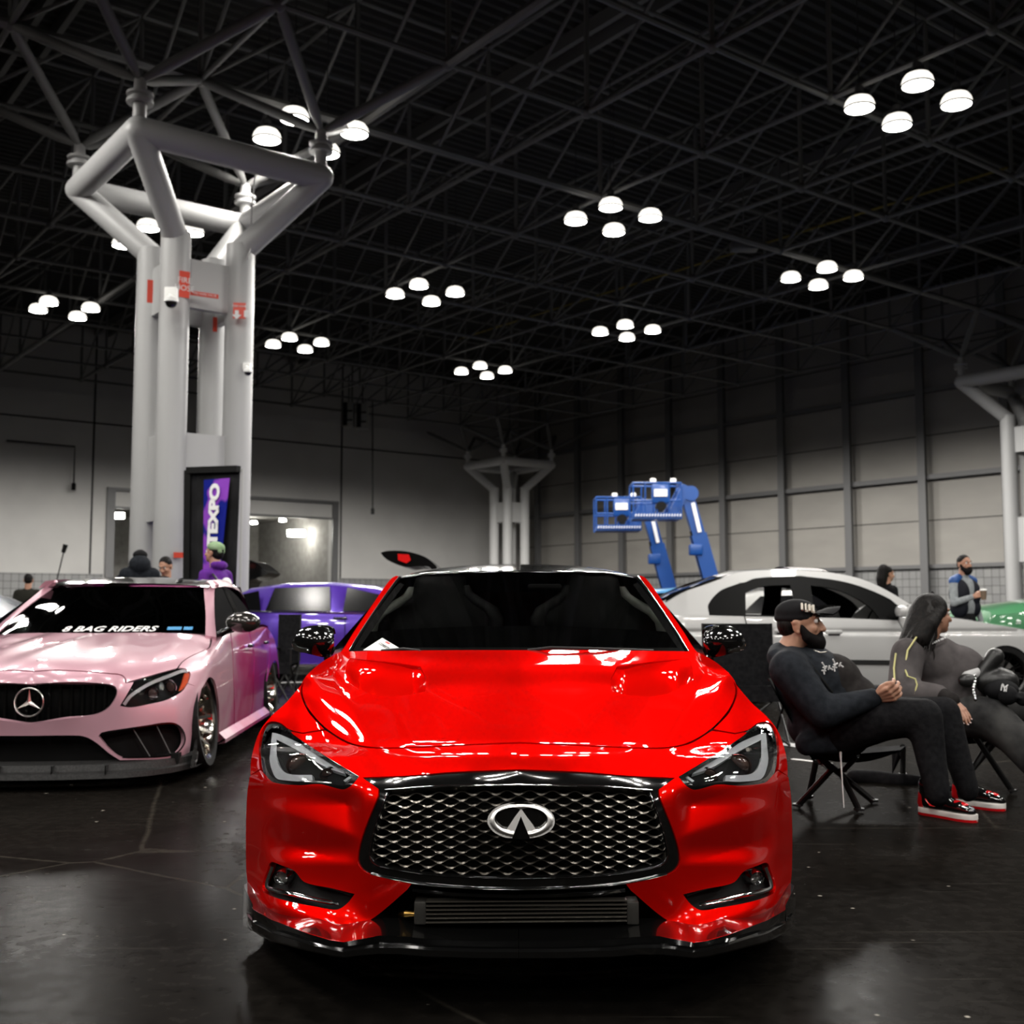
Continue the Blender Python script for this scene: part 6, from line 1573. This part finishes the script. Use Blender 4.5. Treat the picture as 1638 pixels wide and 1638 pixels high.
# ================================================================== STANDING PEOPLE
def stander(label, px, Y, Hh, face, top, legs, skin=m_skin, cap=None, hair='short', beard=False, hood=False, arms='down', vest=None, headfw=None, build=1.0, cupped=False):
    t = thing('person', label, 'person', Vector((at(px, 970, Y).x, Y, 0)), face); k = Hh / 1.75
    def q(x, y, z): return Vector((x * k, y * k, z * k))
    hf = headfw or (0, 1, -.05)
    H, L, ho = head(t, None, q(0, .02, 1.635), hf, (0, 0, 1), k, skin, q(0, -.01, 1.45), hair, beard)
    b = build
    tor = [('e', q(0, 0, 1.28), (.19 * b, .125 * b, .20)), ('e', q(0, 0, 1.08), (.17 * b, .12 * b, .18)), ('l', [q(-.17 * b, -.01, 1.40), q(.17 * b, -.01, 1.40)], [.062, .062]), ('l', [q(0, -.01, 1.36), q(0, 0, 1.47)], [.10, .065])]
    wr = {}
    for s in (-1, 1):
        if arms == 'cup' and s == 1: el, w_ = q(s * .27, .04, 1.12), q(s * .20, .27, 1.20)
        elif arms == 'folded': el, w_ = q(s * .26, .04, 1.12), q(s * .05, .22, 1.12)
        elif arms == 'phone': el, w_ = q(s * .25, .06, 1.12), q(s * .08, .26, 1.22)
        else: el, w_ = q(s * .25, -.02, 1.12), q(s * .25, .06, .88)
        wr[s] = (el, w_); tor.append(('l', [q(s * .19 * b, -.01, 1.39), el, w_], [.062, .050, .036]))
    if hood: tor.append(('l', [q(-.10, -.05, 1.50), q(0, -.09, 1.50), q(.10, -.05, 1.50)], [.04, .05, .04]))
    mk('top', blob(tor, .012, 4), top, t, 60)
    if vest:
        mk('vest', blob([('e', q(-.115, .01, 1.24), (.115, .142, .20)), ('e', q(.115, .01, 1.24), (.115, .142, .20)), ('e', q(0, -.05, 1.2), (.19, .11, .26)), ('e', q(-.13, .01, 1.06), (.09, .13, .14)), ('e', q(.13, .01, 1.06), (.09, .13, .14))], .012, 4), vest, t, 60)
        mk('vest_yoke', blob([('l', [q(-.19, -.01, 1.41), q(-.09, -.02, 1.45)], [.070, .06]), ('l', [q(.19, -.01, 1.41), q(.09, -.02, 1.45)], [.070, .06])], .011, 3), mat('blue_nylon', (.01, .06, .22), .5), t, 60)
    mk('trousers', blob([('e', q(0, 0, .92), (.165 * b, .12 * b, .12))] + [('l', [q(s * .085, 0, .88), q(s * .10, .01, .48), q(s * .11, -.01, .10)], [.095, .070, .055]) for s in (-1, 1)], .013, 4), legs, t, 60)
    for s in (-1, 1):
        mk('shoe', blob([('l', [q(s * .11, -.05, .045), q(s * .12, .14, .035)], [.045, .038])], .010, 2), m_blk, t, 60)
        el, w_ = wr[s]; d = (w_ - el).normalized()
        hand(t, None, w_ + d * .02, w_ + d * .1, (0, 1, 0) if arms == 'down' else (0, 0, -1), (-s, 0, 0), .6, k * .95, skin, thumb_side=s)
    if cap == 'flat':
        mk('cap', blob([('e', L(0, -.02, .065), (.088 * k, .102 * k, .062 * k), H.to_3x3()), ('l', [L(0, .07, .045), L(0, .13, .035)], [.045 * k, .04 * k], .4)], .009, 2), mat('black_cap', (0, 0, 0)), t, 60)
    elif cap == 'green':
        mk('cap', blob([('e', L(0, -.015, .070), (.090 * k, .104 * k, .066 * k), H.to_3x3()), ('l', [L(-.03, -.085, .035), L(.03, -.085, .035)], [.03 * k, .03 * k])], .009, 2), noise_col(mat('green_cap', (.22, .34, .18), .8), (.20, .32, .16), (.30, .42, .26), 12), t, 60)
    return t, q
tv, q = stander('bearded man in grey sweater and dark vest holding a cup by the tile wall', 1543, 14.9, 1.74, -.9 - pi * .0, m_grey_sw, m_jean, m_skin2, None, 'short', True, arms='cup', vest=mat('black_nylon', (.010, .011, .016), .6), headfw=(.25, 1, 0))
tv.rotation_euler = (0, 0, pi + .55)
cp_ = thing('paper_cup', 'white and brown paper cup held by the man in the vest', 'cup', Matrix.Translation(tv.location) @ Matrix.Rotation(pi + .55, 4, 'Z') @ q(.15, .40, 1.16))
mk('cup_body', G().lathe([(.030, 0), (.041, .12)], 20), mat('brown_paper', (.14, .10, .07), .8), cp_, 40)
mk('lid', G().lathe([(.043, .12), (.044, .128), (.038, .142), (.0001, .142)], 20), m_paper, cp_, 40)
stander('person with long dark hair, head showing above the silver-white car roof', 1420, 17.0, 1.66, -1.3, m_jean, m_jean, m_skin2, None, 'short')[0]
lh = [o for o in bpy.data.objects if o.get('label', '').startswith('person with long dark hair')][0]
mk('long_hair', blob([('l', [Vector((0, -.06, 1.62)), Vector((0, -.09, 1.48)), Vector((0, -.10, 1.34))], [.09, .085, .06])], .012, 2), m_hair, lh, 60)
t1, _ = stander('person in green cap and purple hooded top standing before the tall banner', 343, 13.0, 1.80, 1.2, noise_col(mat('purple_fleece', (.10, .025, .22), .9), (.09, .02, .20), (.13, .03, .28), 12), m_jean, m_skin, 'green', 'short', hood=True, build=1.12, headfw=(0, 1, .15))
bpk = thing('sling_bag', 'white and dark sling bag on the back of the person in the green cap', 'bag', t1.location + Vector((.16, -.12, 1.22)))
mk('bag_body', blob([('l', [(0, 0, .12), (.05, 0, -.05), (.08, 0, -.16)], [.06, .08, .07])], .012, 3), m_paper, bpk, 60)
mk('strap', G().tube([(-.14, -.06, .22), (-.04, -.09, .10), (.06, -.08, -.02)], .02, 8, flat=.5), m_blk, bpk, 60)
stander('person in black hooded coat and cap seen from behind, left of the column', 222, 13.6, 1.74, .3, m_hood, m_jean, m_skin2, 'flat', 'short', hood=True, build=1.25)
hd = [o for o in bpy.data.objects if o.get('label', '').startswith('person in black hooded coat')][0]
mk('hood', blob([('e', (0, -.05, 1.57), (.13, .13, .12)), ('l', [(-.15, -.03, 1.45), (.15, -.03, 1.45)], [.09, .09])], .012, 4), m_hood, hd, 60)
stander('dark-haired man in navy top looking down, in front of the large column', 264, 14.2, 1.68, pi - .2, mat('navy_cloth', (.008, .014, .028), .85), m_jean, m_skin, None, 'short', arms='phone', headfw=(0, 1, -.45))
stander('distant person in dark clothes near the tiled far wall at left', 44, 20.0, 1.64, .2, mat('olive_cloth', (.02, .02, .016), .9), m_jean, m_skin2, None, 'short')

# ================================================================== BANNER STAND
bn = thing('banner_stand', 'tall black fabric banner stand with purple panel and white vertical lettering', 'banner', Vector((at(344, 970, 15.6).x, 15.6, 0))); i_ = Minv(bn)
q4 = [at(303, 960, 15.9), at(303, 753, 15.9), at(384, 750.5, 15.5), at(374, 960, 15.5)]
for v in (0, 3): q4[v].z = .03
nb = (q4[1] - q4[0]).cross(q4[2] - q4[1]).normalized(); nb = nb if nb.y < 0 else -nb
rows = []
for u in np.linspace(0, 1, 25):
    rows.append([(q4[0].lerp(q4[3], u)).lerp(q4[1].lerp(q4[2], u), v) + nb * (.012 * sin(u * 22) * (1 - v) + .006 * sin(u * 40)) for v in np.linspace(0, 1, 14)])
g = G().grid(rows); n = len(g.v); g.add([v - nb * .01 for v in g.v[:n]], [f[::-1] for f in g.f])
mk('fabric', g, noise_col(mat('banner_black', (.015, .015, .017), .8), (.012, .012, .013), (.022, .022, .024), 3), bn, 60, i_)
gf = G()
for a, b in ((q4[0], q4[1]), (q4[1], q4[2])): gf.bar(a + nb * .03, b + nb * .03, .09, .09)
mk('frame', gf, m_black, bn, 0, i_)
gf = G().tube([q4[2] + Vector((.03, .02, 0)), Vector((q4[2].x + .03, q4[2].y + .02, .02))], .02, 8); mk('pole', gf, m_steel, bn, 40, i_)
m_bp = noise_col(mat('banner_purple', (.1, .02, .4), .6), (.006, .012, .22), (.26, .06, .50), 3.2, 1, lo=.47, hi=.53)
c_ = [at(327.5, 940, 15.7), at(329, 768, 15.7), at(370, 765, 15.52), at(352, 940, 15.52)]
gp_ = G().prism([tuple(p + nb * .03) for p in c_], tuple(nb * .006)); mk('printed_panel', gp_, m_bp, bn, 0, i_)
ux = (at(347, 772, 15.6) - at(341, 900, 15.6)).normalized(); uy = nb.cross(ux).normalized()
c0 = at(344.5, 832, 15.6) + nb * .045
MB_ = Matrix(((ux.x, uy.x, nb.x, c0.x), (ux.y, uy.y, nb.y, c0.y), (ux.z, uy.z, nb.z, c0.z), (0, 0, 0, 1)))
tg = text_g('RTEXPO', .30, Matrix.Identity(4), .003, bold=.016, space=.92)
xs = [v.x for v in tg.v]; ys = [v.y for v in tg.v]; sx = (118 / FPX * 15.6) / (max(xs) - min(xs)); sy = (21 / FPX * 15.6) / (max(ys) - min(ys)); mx_ = (max(xs) + min(xs)) / 2; my = (max(ys) + min(ys)) / 2
tg.v = [MB_ @ Vector(((v.x - mx_) * sx, (v.y - my) * sy, v.z)) for v in tg.v]
mk('banner_lettering', tg, m_white, bn, 0, i_)

# ================================================================== SIGNS AND CAMERAS ON THE LARGE COLUMN
m_sign = mat('sign_red', (.55, .04, .015), .5); m_signw = mat('sign_white', (.6, .6, .6), .5)
def sign(label, px, py, Y, wpx, hpx, txt, yaw=0.0, size=.16, arrow=False):
    c = at(px, py, Y); t = thing('sign', label, 'sign', c, yaw); wd = wpx / FPX * Y; hh = hpx / FPX * Y
    mk('sign_plate', G().box((0, 0, 0), (wd, .015, hh)), m_sign, t, 0)
    if txt: mk('sign_lettering', text_g(txt, size, Matrix.Translation((0, -.010, 0 if not arrow else hh * .28)) @ Matrix.Rotation(pi / 2, 4, 'X'), .002), m_signw, t, 0)
    if arrow:
        mk('arrow', G().prism([(-.03, .02), (.03, .02), (.03, -.05), (.075, -.05), (0, -.13), (-.075, -.05), (-.03, -.05)], (0, 0, .004), Matrix.Translation((-.04, -.014, -.02)) @ Matrix.Rotation(pi / 2, 4, 'X')), m_signw, t, 0)
        mk('symbol', G().box((.11, -.012, -.05), (.07, .006, .11)), m_signw, t, 0)
    return t
sign('red FIRE HOSE sign on the front right of the large column', 295, 455, 17.25, 17, 44, 'FIRE\nHOSE', .6, .125)
sign('plain red sign seen edge-on between the left pipes of the column', 240, 466, 17.6, 9, 38, '', .5)
sign('red fire hose sign with white arrow on the right pipe of the column', 383, 497, 18.05, 20, 26, 'FIRE HOSE', .15, .05, True)
sign('narrow dark red strip reading FIRE HOSE VALVE on the column tie plate', 327, 471.5, 17.75, 46, 7, 'FIRE HOSE VALVE', .55, .05)
sign('small red arrow sign on the rear pipe of the column', 344, 519, 18.9, 7, 24, '', .3)
sign('dark red band low on the column beside the banner', 288, 888, 17.6, 20, 9, '', .4)
def dome_cam(label, px, py, Y, s_=1.0):
    t = thing('security_camera', label, 'security camera', at(px, py, Y))
    mk('mount_box', G().box((0, .05, .08 * s_), (.16 * s_, .12, .16 * s_), bev=.02), m_paper, t, 40)
    mk('collar', G().lathe([(.06 * s_, .02), (.09 * s_, .0), (.09 * s_, -.05 * s_)], 20, Matrix.Translation((.05, -.10, -.02))), m_paper, t, 40)
    mk('dome', G().ball((.05, -.10, -.07 * s_), .075 * s_, 10), m_gblack, t, 60)
    mk('bracket', G().tube([(0, .0, .05), (.05, -.10, .0)], .03, 8), m_paper, t, 40)
dome_cam('white dome security camera on the front pipe of the large column', 272, 478, 17.05, 1.2)
dome_cam('small white camera on the right side of the large column', 394, 592, 18.2, .8)
cbl = thing('cable', 'pale cable hanging down from the capital of the large column', 'cable', at(405, 340, 18.3)); i_ = Minv(cbl)
mk('cable_run', G().tube([at(409, 272, 18.6), at(405, 310, 18.5), at(403, 330, 18.4), at(401, 395, 18.3), at(396, 415, 18.25)], .014, 6), mat('grey_cable', (.25, .25, .25), .5), cbl, 60, i_)

# ================================================================== HANGING THINGS AT THE FAR WALL AND CEILING
def speaker(label, px0, py0, px1, py1, Y):
    c = at((px0 + px1) / 2, (py0 + py1) / 2, Y); wd = (px1 - px0) / FPX * Y; hh = (py1 - py0) / FPX * Y
    t = thing('loudspeaker', label, 'loudspeaker', c)
    mk('cabinet', G().box((0, .3, 0), (wd, .6, hh), bev=.03), mat('speaker_grey', (.28, .28, .26), .6), t, 40)
    mk('grille_front', G().box((-wd * .22, -.02, 0), (wd * .4, .05, hh * .94)), m_black, t, 0)
    for z in (-.25, .12): mk('horn_band', G().box((wd * .22, -.02, z * hh), (wd * .45, .05, hh * .06)), m_black, t, 0)
    mk('hanger', G().tube([(0, .3, hh / 2), (0, .3, hh / 2 + 1.2)], .03, 8), m_dkgrey, t, 40)
speaker('left one of the two grey loudspeakers hanging near the far wall', 547, 642, 565, 682, 48)
speaker('right one of the two grey loudspeakers hanging near the far wall', 569, 644, 587, 685, 48)
hc_ = thing('pendant_cable', 'long thin pendant cable with switch hanging before the far wall', 'cable', at(596, 820, 49)); i_ = Minv(hc_)
mk('cable_run', G().tube([at(596, 640, 49), at(596, 815, 49)], .03, 6), m_black, hc_, 40, i_); mk('switch_box', G().box(at(596, 818, 49), (.14, .14, .25)), m_black, hc_, 0, i_)
cw = thing('conduit', 'thin dark conduit run with drop box high on the far wall, left', 'conduit', at(110, 775, 45)); i_ = Minv(cw)
wp = lambda px, py: hm((lambda r_: (P0.x + B.x * BW - r_ * (P0.y + B.y * BW)) / (r_ * A.y - A.x))((px - 819) / FPX), BW - .35, 0)
def on_wall(px, py):
    p = wp(px, py); d = proj(Vector((p.x, p.y, 5)))[1]; z = CAMH + (970 - py) / FPX * p.y * 1.0
    return Vector((p.x, p.y, z))
mk('pipe', G().tube([on_wall(0, 703), on_wall(110, 713), on_wall(110, 775)], .035, 6), m_black, cw, 40, i_); mk('drop_box', G().box(on_wall(110, 778), (.15, .12, .3)), m_black, cw, 0, i_)
yc = thing('yellow_pipe', 'thin yellow pipe running through the roof truss at upper right', 'pipe', atz(1200, 375, 11.6)); i_ = Minv(yc)
mk('pipe_run', G().tube([atz(735, 542, 11.6), atz(1612, 268, 11.6)], .035, 6), mat('yellow_paint', (.16, .12, .015), .5), yc, 40, i_)
tb = thing('junction_box', 'small pale box hanging in the truss right of centre', 'box', atz(1190, 395, 10.4)); mk('box_body', G().box((0, 0, 0), (.7, .4, .2), bev=.02), m_truss, tb, 40); mk('hanger', G().tube([(0, 0, .1), (0, 0, 2.0)], .02, 6), m_truss, tb, 40)
lp_ = thing('microphone_pole', 'thin leaning pole with dark tip above the blue car roof', 'pole', at(78, 950, 19)); i_ = Minv(lp_)
mk('shaft', G().tube([Vector((at(60, 970, 19).x, 19, 0)), at(103, 878, 19)], .012, 6), m_blk, lp_, 40, i_); mk('tip', G().tube([at(101, 884, 19), at(105, 871, 19)], [.035, .045], 8), m_black, lp_, 40, i_)

# ================================================================== BOOM LIFTS
m_blue = mat('lift_blue', (.002, .055, .25), .4, 0, .15)
def lift(label, loc):
    t = thing('boom_lift', label, 'lift', loc)
    s = 31 / FPX
    def P(px, py, y=0.0): return Vector(((px - 1115) * s, y, CAMH - (py - 970) * s * 1.0))
    mk('lower_boom', G().bar(P(1146, 960), P(1118, 855), .36, .42, up=(1, 0, 0)), m_blue, t, 0)
    mk('upper_boom', G().bar(P(1128, 890, -.02), P(1100, 790, -.02), .28, .34, up=(1, 0, 0)), m_blue, t, 0)
    mk('boom_decal', G().bar(P(1109, 805, -.17), P(1119, 852, -.20), .02, .10, up=(1, 0, 0)), m_white, t, 0)
    mk('hose_track', G().bar(P(1108, 850, -.1), P(1132, 945, -.1), .1, .14, up=(1, 0, 0)), m_black, t, 0)
    mk('elbow', G().tube([P(1106, 790, -.2), P(1106, 790, .2)], .21, 20), m_blue, t, 30)
    mk('cylinder_mount', G().box(P(1113, 880, -.1), (.35, .3, .3), bev=.04), m_blue, t, 30)
    mk('jib', G().bar(P(1100, 778, -.1), P(1076, 826, -.1), .22, .26, up=(1, 0, 0)), m_blue, t, 0)
    mk('jib', G().bar(P(1094, 776, .12), P(1066, 824, .12), .14, .14, up=(1, 0, 0)), m_blue, t, 0)
    b = G(); x0, x1, z0, z1 = 1012, 1088, 832, 775
    pl = mk('basket_floor', G().box((P(1050, 832).x, 0, P(1050, 830).z), (76 * s, .9, .08)), m_blue, t, 0)
    for y in (-.45, .45):
        for pz in (775, 803): mk('rail', G().tube([P(x0, pz, y), P(x1, pz, y)], .026, 8), m_blue, t, 40)
        for px in (1012, 1031, 1050, 1069, 1088): mk('rail_post', G().tube([P(px, 775, y), P(px, 832, y)], .022, 8), m_blue, t, 40)
    for px in (x0, x1): mk('rail', G().tube([P(px, 775, -.45), P(px, 775, .45)], .026, 8), m_blue, t, 40)
    tb_ = mk('toe_board', G().bar(P(x0, 826, -.47), P(x1, 826, -.47), .02, .13), m_blue, t, 0)
    for k in range(17):
        x = x0 + 3 + k * 4.4; mk('hazard_stripe', G().bar(P(x, 828, -.49), P(x + 1.4, 824.5, -.49), .01, .03), m_white, tb_, 0)
    mk('control_panel', G().box(P(1055, 792, -.40), (.46, .2, .52), bev=.03), m_blue, t, 30)
    mk('notice_plate', G().box(P(1055, 791, -.52), (.36, .02, .2)), m_paper, t, 0)
    mk('gear_motor', G().tube([P(1056, 812, -.5), P(1056, 812, -.2)], .14, 16), m_black, t, 30)
    for px in (1044, 1076): mk('work_light', G().box(P(px, 771, -.4), (.16, .12, .12), bev=.03), m_paper, t, 40)
    mk('chassis', G().box(P(1150, 985, 0), (2.4, 1.8, .7), bev=.12), m_blue, t, 30)
    mk('turret', G().box(P(1152, 960, 0), (1.6, 1.3, .6), bev=.12), m_blue, t, 30)
    for dx in (-.8, .8):
        for y in (-.95, .95): mk('wheel', G().tube([P(1150, 999, y - .15) + Vector((dx, 0, -.05)), P(1150, 999, y + .15) + Vector((dx, 0, -.05))], .45, 24), m_rubber, t, 30)
    return t
l1 = lift('right blue boom lift with raised basket before the panelled wall', Vector((at(1115, 970, 31).x, 31, 0)))
l2 = dup(l1, Vector((at(1115 - 63, 970, 33).x, 33.5, -.15)), label='left blue boom lift, farther back, basket partly behind the other')

# ================================================================== RAISED TAILGATES AND BITS BEHIND THE RED CAR
def gate_car(label, px, Y, body, lid, lampc=None, dpt=1.1):
    t = loft_car(label, (at(px, 970, Y).x, Y + .3, 0), 0, [(-1.9, .7, .6, .3), (-1.5, .95, .7, .25), (-.6, 1.0, .65, .2), (.6, 1.02, .62, .2), (1.4, .85, .7, .22), (1.9, .6, .6, .3)], 1.7, .95, body, wheels=(-1.2, 1.25), name='car')
    i_ = Minv(t)
    lt = mk('raised_tailgate', G().prism([tuple(at(x, y, Y - .5)) for x, y in lid], (0, dpt, 0)), m_gblack, t, 20, i_)
    if lampc: mk('tail_lamp', G().prism([tuple(at(x, y, Y - .54)) for x, y in lampc], (0, .08, 0)), mat('tail_lamp_red', (.7, .01, .01), .15, 0, 1), lt, 20, i_)
    return t
gate_car('black car with raised tailgate hidden behind the red coupe roof', 830, 14.9, paint('black_paint', (0, 0, 0)), curve([(609,884,1),(618,881.5),(640,881),(660,884),(682,892),(698,905,1),(706,930,1),(696,930,1),(688,908),(670,906),(648,907),(622,897),(613,890)], 3), [(636,886),(654,887),(657,896),(650,901),(637,896)])
gate_car('black car with raised boot lid left of the purple crossover', 420, 20.5, paint('black_paint', (0, 0, 0)), curve([(384,895,1),(394,895),(408,899),(420,908),(429,916,1),(424,920),(408,926),(396,930),(390,945,1),(384,945,1)], 3))
sc_ = loft_car('light blue car with raised black tailgate beneath the boom lifts', (at(1085, 970, 22).x, 22.8, 0), 0, [(-.9, .9, .5, .3), (-.6, 1.40, .55, .2), (.1, 1.46, .55, .2), (.6, 1.2, .6, .2), (1.2, 1.0, .65, .25)], 1.6, 1.0, paint('light_blue_paint', (.04, .22, .45), .1, .3), win=[[(-.5, 1.05), (.45, 1.05), (.1, 1.34), (-.4, 1.33)]], wheels=(-.5, .8))
